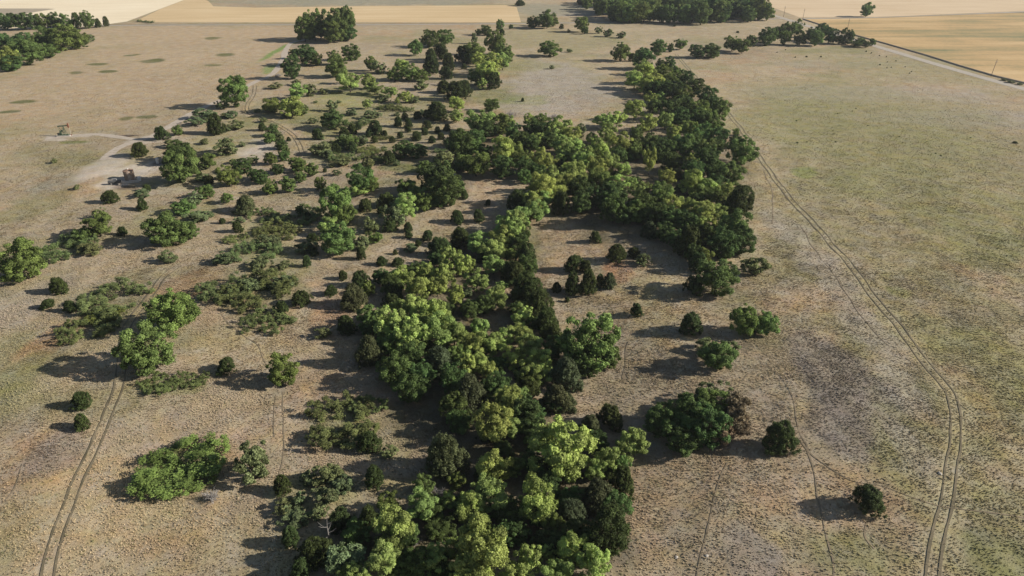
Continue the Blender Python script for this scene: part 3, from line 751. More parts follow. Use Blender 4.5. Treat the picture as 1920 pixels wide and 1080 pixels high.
TREES = [
    ('middling wider dark dense-crowned tree beside a cedar in the treeline along the cream stubble field', 'treeline along the cream field', [
        ('D',-420.0,616.2,12.81,12.81)]),
    ('middling narrower dark dense-crowned tree beside a cedar in the treeline along the cream stubble field', 'treeline along the cream field', [
        ('D',-384.3,625.1,11.13,12.24)]),
    ('dark dense-crowned tree beside a leafy tree in the treeline along the cream stubble field', 'treeline along the cream field', [
        ('D',-401.6,612.9,13.65,13.65), ('D',-395.0,616.2,12.81,12.81)]),
    ('broad dark cedar beside a dark tree in the treeline along the cream stubble field', 'treeline along the cream field', [
        ('C',-421.5,629.9,10.28,11.31)]),
    ('dark cedar beside a dark tree in the treeline along the cream stubble field', 'treeline along the cream field', [
        ('C',-379.1,623.8,7.42,7.42)]),
    ('dark cedar beside a leafy tree in the treeline along the cream stubble field', 'treeline along the cream field', [
        ('C',-366.4,627.9,7.92,11.87)]),
    ('small dark cedar beside a leafy tree in the treeline along the cream stubble field', 'treeline along the cream field', [
        ('C',-348.0,627.5,6.06,7.27)]),
    ('small dark cedar in the treeline along the cream stubble field', 'treeline along the cream field', [
        ('C',-346.0,635.2,5.66,7.92)]),
    ('mid-green leafy tree beside a dark tree in the treeline along the cream stubble field', 'treeline along the cream field', [
        ('M',-389.1,619.6,11.96,11.96)]),
    ('middling taller mid-green leafy tree beside a cedar in the treeline along the cream stubble field', 'treeline along the cream field', [
        ('M',-353.2,620.7,12.89,14.18)]),
    ('middling shorter mid-green leafy tree beside a cedar in the treeline along the cream stubble field', 'treeline along the cream field', [
        ('M',-369.7,618.9,11.03,12.13)]),
    ('dark dense-crowned tree beside a leafy tree in the small wood facing the pumpjack', 'small wood across the pasture from the pumpjack', [
        ('D',-335.1,500.4,17.07,13.66), ('D',-346.1,500.2,15.27,13.74), ('D',-320.8,516.0,12.95,11.66)]),
    ('dark dense-crowned tree beside a pale tree in the small wood facing the pumpjack', 'small wood across the pasture from the pumpjack', [
        ('D',-305.3,443.2,15.3,9.18)]),
    ('pale yellow-green tree in the small wood facing the pumpjack', 'small wood across the pasture from the pumpjack', [
        ('L',-308.0,445.2,14.82,13.33)]),
    ('mid-green leafy tree beside a pale tree in the small wood facing the pumpjack', 'small wood across the pasture from the pumpjack', [
        ('M',-305.5,460.3,19.94,15.95)]),
    ('mid-green leafy tree beside a dark tree in the small wood facing the pumpjack', 'small wood across the pasture from the pumpjack', [
        ('M',-307.6,522.6,16.85,11.79), ('M',-332.0,523.3,16.84,15.16)]),
    ('broad mid-green leafy tree beside a dark tree in the small wood facing the pumpjack', 'small wood across the pasture from the pumpjack', [
        ('M',-312.0,514.0,23.9,17.92)]),
    ('mid-green leafy tree in the small wood facing the pumpjack', 'small wood across the pasture from the pumpjack', [
        ('M',-309.0,487.3,14.94,8.96)]),
    ('small mid-green leafy tree beside a dark tree in the small wood facing the pumpjack', 'small wood across the pasture from the pumpjack', [
        ('M',-331.7,509.0,13.71,10.97)]),
    ('dark cedar in the small wood facing the pumpjack', 'small wood across the pasture from the pumpjack', [
        ('C',-358.0,569.7,6.09,8.53)]),
    ('olive loose shrub in the small wood facing the pumpjack', 'small wood across the pasture from the pumpjack', [
        ('S',-315.6,550.7,8.87,5.32)]),
    ('mid-green leafy tree beside a dark tree in the grove beside the pale shelter', 'grove beside the pale shelter', [
        ('M',-127.2,556.0,19.72,23.67), ('M',-132.1,549.0,17.6,15.84), ('M',-149.0,559.7,16.88,21.95), ('M',-141.0,566.5,16.08,20.9), ('M',-155.1,554.3,15.78,17.36)]),
    ('small mid-green leafy tree beside a dark tree in the grove beside the pale shelter', 'grove beside the pale shelter', [
        ('M',-135.8,617.4,13.08,18.32)]),
    ('dark dense-crowned tree beside a leafy tree in the grove beside the pale shelter', 'grove beside the pale shelter', [
        ('D',-123.5,558.1,13.92,12.53), ('D',-146.4,566.9,13.12,13.12)]),
    ('small dark dense-crowned tree beside a leafy tree in the grove beside the pale shelter', 'grove beside the pale shelter', [
        ('D',-134.3,626.0,6.1,6.1)]),
    ('broad dark dense-crowned tree by the pale lane below the sheltered grove', 'trees beside the pale lane', [
        ('D',-129.8,458.7,15.77,12.61)]),
    ('small dark dense-crowned tree beside a leafy tree by the pale lane below the sheltered grove', 'trees beside the pale lane', [
        ('D',-123.6,458.3,9.14,8.23)]),
    ('small dark dense-crowned tree by the pale lane below the sheltered grove', 'trees beside the pale lane', [
        ('D',-144.0,483.1,6.98,6.29)]),
    ('dark dense-crowned tree beside dead twigs by the pale lane below the sheltered grove', 'trees beside the pale lane', [
        ('D',-127.9,418.4,12.2,13.42)]),
    ('dark dense-crowned tree by the pale lane below the sheltered grove', 'trees beside the pale lane', [
        ('D',-105.1,478.2,13.81,9.94)]),
    ('mid-green leafy tree beside a dark tree by the pale lane below the sheltered grove', 'trees beside the pale lane', [
        ('M',-112.3,461.6,10.03,9.03)]),
    ('broad mid-green leafy tree by the pale lane below the sheltered grove', 'trees beside the pale lane', [
        ('M',-102.8,424.2,13.9,12.51)]),
    ('mid-green leafy tree beside a shrub by the pale lane below the sheltered grove', 'trees beside the pale lane', [
        ('M',-114.9,340.4,10.82,6.49)]),
    ('small mid-green leafy tree beside a pale tree by the pale lane below the sheltered grove', 'trees beside the pale lane', [
        ('M',-100.3,336.1,6.93,4.85)]),
    ('olive loose shrub by the pale lane below the sheltered grove', 'trees beside the pale lane', [
        ('S',-130.3,393.5,7.98,3.19)]),
    ('small olive loose shrub by the pale lane below the sheltered grove', 'trees beside the pale lane', [
        ('S',-120.9,402.3,5.92,2.96)]),
    ('olive loose shrub beside a pale tree by the pale lane below the sheltered grove', 'trees beside the pale lane', [
        ('S',-105.5,375.2,7.64,6.11)]),
    ('small pale yellow-green tree beside a shrub by the pale lane below the sheltered grove', 'trees beside the pale lane', [
        ('L',-109.6,367.3,10.28,8.23)]),
    ('pale yellow-green tree beside a shrub by the pale lane below the sheltered grove', 'trees beside the pale lane', [
        ('L',-103.8,332.1,13.42,9.39)]),
    ('grey bare-twigged shrub by the pale lane below the sheltered grove', 'trees beside the pale lane', [
        ('G',-138.0,424.8,6.22,2.49)]),
    ('mid-green leafy tree standing over the pale lane, its shadow lying across it', 'tree over the lane', [
        ('M',-136.5,349.4,14.12,14.83)]),
    ('broad mid-green leafy tree between the pale lane and the curving track', 'bushes between lane and track', [
        ('M',-148.2,391.3,6.65,5.99)]),
    ('mid-green leafy tree beside a shrub between the pale lane and the curving track', 'bushes between lane and track', [
        ('M',-101.6,289.9,5.11,4.59), ('M',-144.9,301.1,4.8,4.32)]),
    ('mid-green leafy tree beside a dark tree between the pale lane and the curving track', 'bushes between lane and track', [
        ('M',-90.1,271.4,5.26,4.21)]),
    ('olive loose shrub beside a leafy tree between the pale lane and the curving track', 'bushes between lane and track', [
        ('S',-141.6,345.4,7.04,4.22)]),
    ('broad olive loose shrub between the pale lane and the curving track', 'bushes between lane and track', [
        ('S',-142.8,327.5,11.36,4.54)]),
    ('small olive loose shrub between the pale lane and the curving track', 'bushes between lane and track', [
        ('S',-139.9,283.5,6.38,3.19)]),
    ('middling taller olive loose shrub between the pale lane and the curving track', 'bushes between lane and track', [
        ('S',-143.4,316.5,9.03,3.61)]),
    ('middling shorter olive loose shrub between the pale lane and the curving track', 'bushes between lane and track', [
        ('S',-132.7,330.3,7.81,3.13)]),
    ('broad olive loose shrub beside a cedar between the pale lane and the curving track', 'bushes between lane and track', [
        ('S',-123.6,311.3,9.89,3.46)]),
    ('small olive loose shrub beside a cedar between the pale lane and the curving track', 'bushes between lane and track', [
        ('S',-99.1,294.1,4.7,3.76)]),
    ('broad dark cedar beside a shrub between the pale lane and the curving track', 'bushes between lane and track', [
        ('C',-129.2,303.9,8.68,8.68)]),
    ('dark cedar between the pale lane and the curving track', 'bushes between lane and track', [
        ('C',-148.3,293.9,6.34,5.7)]),
    ('small taller dark cedar beside a shrub between the pale lane and the curving track', 'bushes between lane and track', [
        ('C',-110.4,308.6,4.41,3.53)]),
    ('small shorter dark cedar beside a shrub between the pale lane and the curving track', 'bushes between lane and track', [
        ('C',-94.7,293.2,2.11,1.9)]),
    ('dark dense-crowned tree beside a shrub between the pale lane and the curving track', 'bushes between lane and track', [
        ('D',-103.5,299.9,5.74,4.59)]),
    ('dark dense-crowned tree between the pale lane and the curving track', 'bushes between lane and track', [
        ('D',-94.5,282.2,5.44,4.35)]),
    ('small mid-green leafy tree beside a shrub in the scattered trees beyond the curving track', 'scattered trees beyond the curving track', [
        ('M',-85.9,442.2,7.42,8.9)]),
    ('mid-green leafy tree in the scattered trees beyond the curving track', 'scattered trees beyond the curving track', [
        ('M',-59.7,415.2,12.73,10.18), ('M',-52.0,414.0,10.81,6.49), ('M',-67.3,414.3,10.17,8.14)]),
    ('middling wider pale yellow-green tree in the scattered trees beyond the curving track', 'scattered trees beyond the curving track', [
        ('L',-66.4,435.2,10.05,8.04)]),
    ('middling narrower pale yellow-green tree in the scattered trees beyond the curving track', 'scattered trees beyond the curving track', [
        ('L',-78.5,392.3,9.15,8.24)]),
    ('broad pale yellow-green tree beside a thicket in the scattered trees beyond the curving track', 'scattered trees beyond the curving track', [
        ('L',-87.0,384.7,13.47,10.77)]),
    ('broad pale yellow-green tree in the scattered trees beyond the curving track', 'scattered trees beyond the curving track', [
        ('L',-72.8,379.0,10.78,6.47)]),
    ('small pale yellow-green tree in the scattered trees beyond the curving track', 'scattered trees beyond the curving track', [
        ('L',-96.0,405.6,6.74,6.07)]),
    ('small taller pale yellow-green tree beside a thicket in the scattered trees beyond the curving track', 'scattered trees beyond the curving track', [
        ('L',-71.6,349.9,5.32,4.79)]),
    ('small shorter pale yellow-green tree beside a thicket in the scattered trees beyond the curving track', 'scattered trees beyond the curving track', [
        ('L',-57.9,358.2,3.32,2.99)]),
    ('pale yellow-green tree beside a shrub in the scattered trees beyond the curving track', 'scattered trees beyond the curving track', [
        ('L',-54.3,360.8,8.5,5.95), ('L',-63.5,373.5,8.14,5.7)]),
    ('olive loose shrub beside a leafy tree in the scattered trees beyond the curving track', 'scattered trees beyond the curving track', [
        ('S',-79.8,434.2,9.96,6.97)]),
    ('small olive loose shrub in the scattered trees beyond the curving track', 'scattered trees beyond the curving track', [
        ('S',-76.7,337.8,6.38,3.19), ('S',-87.6,343.6,5.92,5.33)]),
    ('olive loose shrub in the scattered trees beyond the curving track', 'scattered trees beyond the curving track', [
        ('S',-49.4,390.9,8.46,5.08)]),
    ('taller olive loose shrub beside a pale tree in the scattered trees beyond the curving track', 'scattered trees beyond the curving track', [
        ('S',-65.5,363.7,8.5,4.25)]),
    ('shorter olive loose shrub beside a pale tree in the scattered trees beyond the curving track', 'scattered trees beyond the curving track', [
        ('S',-50.2,361.2,7.33,2.93)]),
    ('olive loose shrub beside a thicket in the scattered trees beyond the curving track', 'scattered trees beyond the curving track', [
        ('S',-65.4,331.9,9.41,3.76)]),
    ('small olive loose shrub beside a thicket in the scattered trees beyond the curving track', 'scattered trees beyond the curving track', [
        ('S',-71.3,289.2,6.95,4.17)]),
    ('dark dense-crowned tree in the scattered trees beyond the curving track', 'scattered trees beyond the curving track', [
        ('D',-79.3,311.3,11.82,8.86)]),
    ('broad dark cedar in the loose belt beside the grey pasture', 'belt of trees by the bare grey pasture', [
        ('C',-48.5,434.9,11.87,10.89), ('C',-28.8,366.9,11.54,9.42), ('C',-46.8,480.1,11.26,10.34)]),
    ('dark cedar in the loose belt beside the grey pasture', 'belt of trees by the bare grey pasture', [
        ('C',-52.2,471.0,9.37,8.6), ('C',-36.2,383.2,9.19,6.56), ('C',-38.4,440.2,8.8,10.77), ('C',-38.0,419.0,8.43,6.88), ('C',-24.4,375.9,8.33,8.5)]),
    ('small taller dark cedar in the loose belt beside the grey pasture', 'belt of trees by the bare grey pasture', [
        ('C',-8.0,584.4,5.21,4.78)]),
    ('small shorter dark cedar in the loose belt beside the grey pasture', 'belt of trees by the bare grey pasture', [
        ('C',-29.6,447.9,3.67,3.37)]),
    ('broad dark cedar beside a leafy tree in the loose belt beside the grey pasture', 'belt of trees by the bare grey pasture', [
        ('C',-31.3,467.0,11.82,10.85)]),
    ('dark cedar beside a pale tree in the loose belt beside the grey pasture', 'belt of trees by the bare grey pasture', [
        ('C',-9.7,394.4,8.7,8.87)]),
    ('middling taller mid-green leafy tree in the loose belt beside the grey pasture', 'belt of trees by the bare grey pasture', [
        ('M',-5.5,471.6,11.92,12.16)]),
    ('middling shorter mid-green leafy tree in the loose belt beside the grey pasture', 'belt of trees by the bare grey pasture', [
        ('M',-65.1,495.6,10.7,10.37)]),
    ('broad mid-green leafy tree beside a cedar in the loose belt beside the grey pasture', 'belt of trees by the bare grey pasture', [
        ('M',-23.7,464.9,14.28,13.11)]),
    ('broad mid-green leafy tree in the loose belt beside the grey pasture', 'belt of trees by the bare grey pasture', [
        ('M',-11.9,497.3,14.27,16.02)]),
    ('mid-green leafy tree beside a pale tree in the loose belt beside the grey pasture', 'belt of trees by the bare grey pasture', [
        ('M',-19.7,403.1,10.35,8.45)]),
    ('small mid-green leafy tree beside a dark tree in the loose belt beside the grey pasture', 'belt of trees by the bare grey pasture', [
        ('M',-26.5,585.9,5.74,4.69)]),
    ('small mid-green leafy tree in the loose belt beside the grey pasture', 'belt of trees by the bare grey pasture', [
        ('M',-2.7,467.7,8.47,6.91), ('M',-9.8,343.7,8.35,5.96), ('M',-9.6,607.5,7.01,9.29)]),
    ('dark dense-crowned tree in the loose belt beside the grey pasture', 'belt of trees by the bare grey pasture', [
        ('D',-49.0,535.0,14.35,10.98), ('D',-59.1,528.1,14.18,11.57)]),
    ('small dark dense-crowned tree beside a leafy tree in the loose belt beside the grey pasture', 'belt of trees by the bare grey pasture', [
        ('D',-21.0,584.6,10.41,7.43)]),
    ('pale yellow-green tree beside a leafy tree in the loose belt beside the grey pasture', 'belt of trees by the bare grey pasture', [
        ('L',-21.7,456.4,9.83,9.02)]),
    ('pale yellow-green tree in the loose belt beside the grey pasture', 'belt of trees by the bare grey pasture', [
        ('L',-5.9,444.6,11.33,10.4), ('L',-17.2,424.2,9.2,8.44), ('L',-26.7,341.7,8.96,7.31)]),
    ('broad pale yellow-green tree in the loose belt beside the grey pasture', 'belt of trees by the bare grey pasture', [
        ('L',-12.0,430.9,12.69,12.95)]),
    ('broad pale yellow-green tree beside a leafy tree in the loose belt beside the grey pasture', 'belt of trees by the bare grey pasture', [
        ('L',-13.6,400.3,13.45,13.72)]),
    ('small pale yellow-green tree beside a cedar in the loose belt beside the grey pasture', 'belt of trees by the bare grey pasture', [
        ('L',-16.0,391.0,7.0,6.43)]),
    ('olive loose shrub in the loose belt beside the grey pasture', 'belt of trees by the bare grey pasture', [
        ('S',-27.5,544.2,5.36,7.5)]),
    ('broad dark cedar beside a shrub in the cedar scatter beyond the central grove', 'cedars scattered beyond the central grove', [
        ('C',-34.7,327.6,11.67,8.33), ('C',-59.5,303.9,6.91,6.34), ('C',-47.1,260.1,6.05,4.93), ('C',-82.6,296.2,5.07,4.66), ('C',-39.7,331.6,4.98,4.07), ('C',-64.6,277.7,4.8,4.41)]),
    ('dark cedar in the cedar scatter beyond the central grove', 'cedars scattered beyond the central grove', [
        ('C',-38.2,312.7,4.73,3.86), ('C',-44.3,329.6,4.65,3.79), ('C',-70.0,304.9,4.63,4.25), ('C',-46.9,315.4,4.17,4.25), ('C',-30.1,293.8,3.64,2.97), ('C',-28.8,308.5,3.51,3.22), ('C',-38.1,302.7,3.45,3.17), ('C',-50.4,330.2,3.42,3.14), ('C',-33.4,288.9,3.31,3.04)]),
    ('small taller dark cedar beside a thicket in the cedar scatter beyond the central grove', 'cedars scattered beyond the central grove', [
        ('C',-68.7,312.0,3.25,2.98)]),
    ('small shorter dark cedar beside a thicket in the cedar scatter beyond the central grove', 'cedars scattered beyond the central grove', [
        ('C',-55.3,302.4,2.59,2.64)]),
    ('broad dark cedar in the cedar scatter beyond the central grove', 'cedars scattered beyond the central grove', [
        ('C',-72.4,300.7,5.14,4.2)]),
    ('dark cedar beside a shrub in the cedar scatter beyond the central grove', 'cedars scattered beyond the central grove', [
        ('C',-40.6,293.1,4.75,3.88), ('C',-51.6,317.7,4.5,4.59), ('C',-70.5,276.2,3.98,4.06), ('C',-58.1,290.9,3.33,3.06)]),
    ('small dark cedar in the cedar scatter beyond the central grove', 'cedars scattered beyond the central grove', [
        ('C',-46.0,308.1,3.21,2.62), ('C',-32.8,305.7,3.19,2.93), ('C',-48.0,297.4,3.12,2.86), ('C',-50.4,290.5,3.05,2.8)]),
    ('small dark cedar beside a shrub in the cedar scatter beyond the central grove', 'cedars scattered beyond the central grove', [
        ('C',-62.1,299.5,2.85,2.62)]),
    ('pale yellow-green tree in the cedar scatter beyond the central grove', 'cedars scattered beyond the central grove', [
        ('L',-25.7,323.2,7.22,5.89)]),
    ('mid-green leafy tree in the cedar scatter beyond the central grove', 'cedars scattered beyond the central grove', [
        ('M',-66.9,283.9,8.15,4.99)]),
    ('olive loose shrub beside a leafy tree in the cedar scatter beyond the central grove', 'cedars scattered beyond the central grove', [
        ('S',-63.1,287.9,6.6,3.96)]),
    ('olive loose shrub beside a dark tree in the cedar scatter beyond the central grove', 'cedars scattered beyond the central grove', [
        ('S',-44.6,265.9,5.66,2.83)]),
    ('broad olive loose shrub beside a cedar in the cedar scatter beyond the central grove', 'cedars scattered beyond the central grove', [
        ('S',-76.7,274.7,9.51,4.75)]),
    ('olive loose shrub beside a cedar in the cedar scatter beyond the central grove', 'cedars scattered beyond the central grove', [
        ('S',-73.2,270.0,5.73,2.87)]),
    ('larger dark dense-crowned tree beside a shrub in the cedar scatter beyond the central grove', 'cedars scattered beyond the central grove', [
        ('D',-42.0,266.7,9.25,6.61)]),
    ('smaller dark dense-crowned tree beside a shrub in the cedar scatter beyond the central grove', 'cedars scattered beyond the central grove', [
        ('D',-36.3,265.6,8.2,5.86)]),
    ('mid-green leafy tree beside a dark tree on the dirt slope below the curving track', 'bushes below the curving track', [
        ('M',-92.7,261.9,5.31,4.78)]),
    ('broad mid-green leafy tree beside a dark tree on the dirt slope below the curving track', 'bushes below the curving track', [
        ('M',-80.0,253.8,7.03,5.62)]),
    ('mid-green leafy tree on the dirt slope below the curving track', 'bushes below the curving track', [
        ('M',-77.9,232.9,6.15,5.54), ('M',-83.8,231.1,5.73,5.16), ('M',-73.5,248.2,5.68,5.12)]),
    ('small mid-green leafy tree on the dirt slope below the curving track', 'bushes below the curving track', [
        ('M',-66.9,233.7,4.63,4.63), ('M',-76.0,242.0,4.38,3.94)]),
    ('small dark dense-crowned tree beside a leafy tree on the dirt slope below the curving track', 'bushes below the curving track', [
        ('D',-88.7,266.5,4.75,4.27)]),
    ('dark dense-crowned tree on the dirt slope below the curving track', 'bushes below the curving track', [
        ('D',-89.7,241.3,6.34,5.07)]),
    ('dark dense-crowned tree beside a leafy tree on the dirt slope below the curving track', 'bushes below the curving track', [
        ('D',-86.9,251.0,5.74,4.02)]),
    ('olive loose shrub beside dead twigs on the dirt slope below the curving track', 'bushes below the curving track', [
        ('S',-65.0,259.7,7.6,3.8)]),
    ('small olive loose shrub beside a thicket on the dirt slope below the curving track', 'bushes below the curving track', [
        ('S',-54.3,256.7,5.02,3.01)]),
    ('small olive loose shrub on the dirt slope below the curving track', 'bushes below the curving track', [
        ('S',-64.4,249.0,3.67,2.2)]),
    ('olive loose shrub on the dirt slope below the curving track', 'bushes below the curving track', [
        ('S',-101.0,263.7,6.43,2.57)]),
    ('dark cedar on the dirt slope below the curving track', 'bushes below the curving track', [
        ('C',-52.7,250.1,2.87,2.58)]),
    ('small dark cedar on the dirt slope below the curving track', 'bushes below the curving track', [
        ('C',-69.7,252.3,1.65,1.65)]),
    ('larger grey bare-twigged shrub beside a thicket among the red-brown grass hummocks, beside green thickets', 'grey dead shrubs among the hummocks', [
        ('G',-58.6,268.6,3.7,2.96)]),
    ('smaller grey bare-twigged shrub beside a thicket among the red-brown grass hummocks, beside green thickets', 'grey dead shrubs among the hummocks', [
        ('G',-63.4,266.4,3.24,1.95)]),
    ('broad mid-green leafy tree beside a pale tree between the dirt slope and grove', 'trees between dirt slope and grove', [
        ('M',-51.8,230.2,9.49,10.17)]),
    ('middling taller mid-green leafy tree beside a pale tree between the dirt slope and grove', 'trees between dirt slope and grove', [
        ('M',-52.0,203.8,7.79,6.36)]),
    ('middling shorter mid-green leafy tree beside a pale tree between the dirt slope and grove', 'trees between dirt slope and grove', [
        ('M',-48.7,230.4,6.82,4.87)]),
    ('broad mid-green leafy tree beside a cedar between the dirt slope and grove', 'trees between dirt slope and grove', [
        ('M',-54.9,207.1,11.16,11.38)]),
    ('middling wider mid-green leafy tree beside a dark tree between the dirt slope and grove', 'trees between dirt slope and grove', [
        ('M',-35.9,226.7,7.17,5.85)]),
    ('middling narrower mid-green leafy tree beside a dark tree between the dirt slope and grove', 'trees between dirt slope and grove', [
        ('M',-31.4,220.7,6.13,5.63)]),
    ('small mid-green leafy tree beside a dark tree between the dirt slope and grove', 'trees between dirt slope and grove', [
        ('M',-28.5,213.1,5.53,6.21)]),
    ('mid-green leafy tree beside a cedar between the dirt slope and grove', 'trees between dirt slope and grove', [
        ('M',-19.0,226.8,6.72,6.17)]),
    ('small mid-green leafy tree beside a shrub between the dirt slope and grove', 'trees between dirt slope and grove', [
        ('M',-32.0,246.7,5.3,4.86)]),
    ('pale yellow-green tree beside a leafy tree between the dirt slope and grove', 'trees between dirt slope and grove', [
        ('L',-52.1,227.0,6.79,4.16)]),
    ('pale yellow-green tree beside a cedar between the dirt slope and grove', 'trees between dirt slope and grove', [
        ('L',-55.0,196.0,7.3,5.21)]),
    ('pale yellow-green tree beside a shrub between the dirt slope and grove', 'trees between dirt slope and grove', [
        ('L',-33.4,205.8,8.01,8.99)]),
    ('small dark dense-crowned tree beside a thicket between the dirt slope and grove', 'trees between dirt slope and grove', [
        ('D',-68.0,211.7,3.18,3.89)]),
    ('small dark dense-crowned tree beside a cedar between the dirt slope and grove', 'trees between dirt slope and grove', [
        ('D',-40.5,218.1,4.78,4.39)]),
    ('broad dark dense-crowned tree beside a leafy tree between the dirt slope and grove', 'trees between dirt slope and grove', [
        ('D',-26.3,229.0,11.69,10.73)]),
    ('broad dark dense-crowned tree beside a cedar between the dirt slope and grove', 'trees between dirt slope and grove', [
        ('D',-21.6,218.8,12.54,11.51)]),
    ('dark dense-crowned tree beside a leafy tree between the dirt slope and grove', 'trees between dirt slope and grove', [
        ('D',-24.0,217.0,7.77,6.34)]),
    ('dark cedar beside a thicket between the dirt slope and grove', 'trees between dirt slope and grove', [
        ('C',-64.7,207.2,3.13,2.87)]),
    ('broad dark cedar beside a leafy tree between the dirt slope and grove', 'trees between dirt slope and grove', [
        ('C',-47.3,214.5,5.36,4.1)]),
    ('dark cedar between the dirt slope and grove', 'trees between dirt slope and grove', [
        ('C',-42.2,210.8,3.17,2.59)]),
    ('broad dark cedar beside a dark tree between the dirt slope and grove', 'trees between dirt slope and grove', [
        ('C',-42.3,217.3,5.2,4.24)]),
    ('dark cedar beside a leafy tree between the dirt slope and grove', 'trees between dirt slope and grove', [
        ('C',-15.9,223.5,3.11,3.17)]),
    ('broad dark cedar beside a shrub between the dirt slope and grove', 'trees between dirt slope and grove', [
        ('C',-37.4,198.4,4.83,3.45)]),
    ('dark cedar beside a shrub between the dirt slope and grove', 'trees between dirt slope and grove', [
        ('C',-31.6,197.9,3.41,2.96)]),
    ('small dark cedar between the dirt slope and grove', 'trees between dirt slope and grove', [
        ('C',-30.7,192.9,2.76,2.25)]),
    ('olive loose shrub between the dirt slope and grove', 'trees between dirt slope and grove', [
        ('S',-37.0,202.0,8.14,6.51)]),
    ('broad dark cedar in shade by the sandy hollow', 'cedars by the sandy hollow', [
        ('C',-17.2,204.8,5.19,4.15)]),
    ('dark cedar in shade by the sandy hollow', 'cedars by the sandy hollow', [
        ('C',-10.3,205.1,4.16,4.16)]),
    ('small dark cedar in shade by the sandy hollow', 'cedars by the sandy hollow', [
        ('C',-8.0,217.2,2.18,2.18)]),
    ('grey bare-twigged shrub beside the pale grove trees by the sandy hollow', 'white dead shrub', [
        ('G',-9.4,196.7,3.0,2.4)]),
    ('broad mid-green leafy tree beside a cedar on the slope between grove and thickets', 'trees on the hummocky slope', [
        ('M',-49.0,180.5,9.25,8.97)]),
    ('mid-green leafy tree beside a shrub on the slope between grove and thickets', 'trees on the hummocky slope', [
        ('M',-40.2,188.8,5.02,3.59), ('M',-48.1,190.2,4.66,4.28)]),
    ('broad olive loose shrub beside a cedar on the slope between grove and thickets', 'trees on the hummocky slope', [
        ('S',-43.0,197.1,5.99,4.79)]),
    ('broad olive loose shrub beside a leafy tree on the slope between grove and thickets', 'trees on the hummocky slope', [
        ('S',-43.6,185.0,5.32,3.72)]),
    ('middling wider olive loose shrub beside a cedar on the slope between grove and thickets', 'trees on the hummocky slope', [
        ('S',-29.1,183.7,4.16,2.08)]),
    ('middling narrower olive loose shrub beside a cedar on the slope between grove and thickets', 'trees on the hummocky slope', [
        ('S',-42.2,134.2,3.85,2.31)]),
    ('small olive loose shrub beside a thicket on the slope between grove and thickets', 'trees on the hummocky slope', [
        ('S',-51.1,140.2,3.07,1.23)]),
    ('dark cedar beside a leafy tree on the slope between grove and thickets', 'trees on the hummocky slope', [
        ('C',-41.8,177.2,3.3,3.71)]),
    ('dark cedar beside a pale tree on the slope between grove and thickets', 'trees on the hummocky slope', [
        ('C',-58.6,190.3,3.89,2.38)]),
    ('dark cedar on the slope between grove and thickets', 'trees on the hummocky slope', [
        ('C',-25.3,191.7,3.72,3.41), ('C',-44.9,153.7,3.61,2.58), ('C',-31.2,173.4,3.43,2.45), ('C',-35.5,173.0,3.43,2.62), ('C',-44.0,163.1,2.93,2.39), ('C',-55.4,171.2,2.86,3.21)]),
    ('small taller dark cedar beside a shrub on the slope between grove and thickets', 'trees on the hummocky slope', [
        ('C',-55.6,179.4,2.41,2.46)]),
    ('small shorter dark cedar beside a shrub on the slope between grove and thickets', 'trees on the hummocky slope', [
        ('C',-27.4,187.6,2.12,1.94)]),
    ('small dark cedar on the slope between grove and thickets', 'trees on the hummocky slope', [
        ('C',-33.2,181.0,1.68,1.55)]),
    ('broad dark cedar beside a thicket on the slope between grove and thickets', 'trees on the hummocky slope', [
        ('C',-50.4,148.2,5.1,3.64)]),
    ('dark cedar beside a thicket on the slope between grove and thickets', 'trees on the hummocky slope', [
        ('C',-54.3,144.1,3.44,2.81)]),
    ('broad dark cedar beside a dark tree on the slope between grove and thickets', 'trees on the hummocky slope', [
        ('C',-37.4,136.4,5.09,4.15)]),
    ('grey bare-twigged shrub beside a dark tree on the slope between grove and thickets', 'trees on the hummocky slope', [
        ('G',-26.3,168.3,3.17,2.54)]),
    ('small grey bare-twigged shrub beside a dark tree on the slope between grove and thickets', 'trees on the hummocky slope', [
        ('G',-22.7,175.3,1.64,1.31)]),
    ('middling taller dark cedar beside a pale tree in the grove by the sandy hollow', 'central grove by the sandy hollow', [
        ('C',2.7,154.7,7.22,7.36)]),
    ('middling shorter dark cedar beside a pale tree in the grove by the sandy hollow', 'central grove by the sandy hollow', [
        ('C',-15.1,188.5,6.54,6.0)]),
    ('middling wider dark cedar beside a dark tree in the grove by the sandy hollow', 'central grove by the sandy hollow', [
        ('C',-20.7,181.3,7.09,5.78)]),
    ('middling narrower dark cedar beside a dark tree in the grove by the sandy hollow', 'central grove by the sandy hollow', [
        ('C',0.3,162.7,6.15,6.28)]),
    ('small taller dark cedar beside a dark tree in the grove by the sandy hollow', 'central grove by the sandy hollow', [
        ('C',-38.3,158.9,4.71,4.32)]),
    ('small shorter dark cedar beside a dark tree in the grove by the sandy hollow', 'central grove by the sandy hollow', [
        ('C',-28.1,151.6,3.25,2.98)]),
    ('pale yellow-green tree beside a cedar in the grove by the sandy hollow', 'central grove by the sandy hollow', [
        ('L',-9.1,182.9,7.69,7.06), ('L',-5.3,175.3,7.44,6.83), ('L',-16.4,171.5,7.31,6.71), ('L',-12.4,166.9,6.4,6.53)]),
    ('pale yellow-green tree beside a dark tree in the grove by the sandy hollow', 'central grove by the sandy hollow', [
        ('L',-28.3,158.4,6.87,6.31), ('L',-4.0,150.3,6.59,6.05), ('L',-5.0,168.4,6.45,5.92), ('L',-18.7,155.0,6.05,5.55), ('L',-23.3,151.8,5.94,6.66), ('L',-22.1,163.3,5.93,5.44), ('L',-17.1,161.6,5.88,6.0)]),
    ('pale yellow-green tree beside a shrub in the grove by the sandy hollow', 'central grove by the sandy hollow', [
        ('L',-9.0,158.1,6.86,6.3)]),
    ('small pale yellow-green tree beside a dark tree in the grove by the sandy hollow', 'central grove by the sandy hollow', [
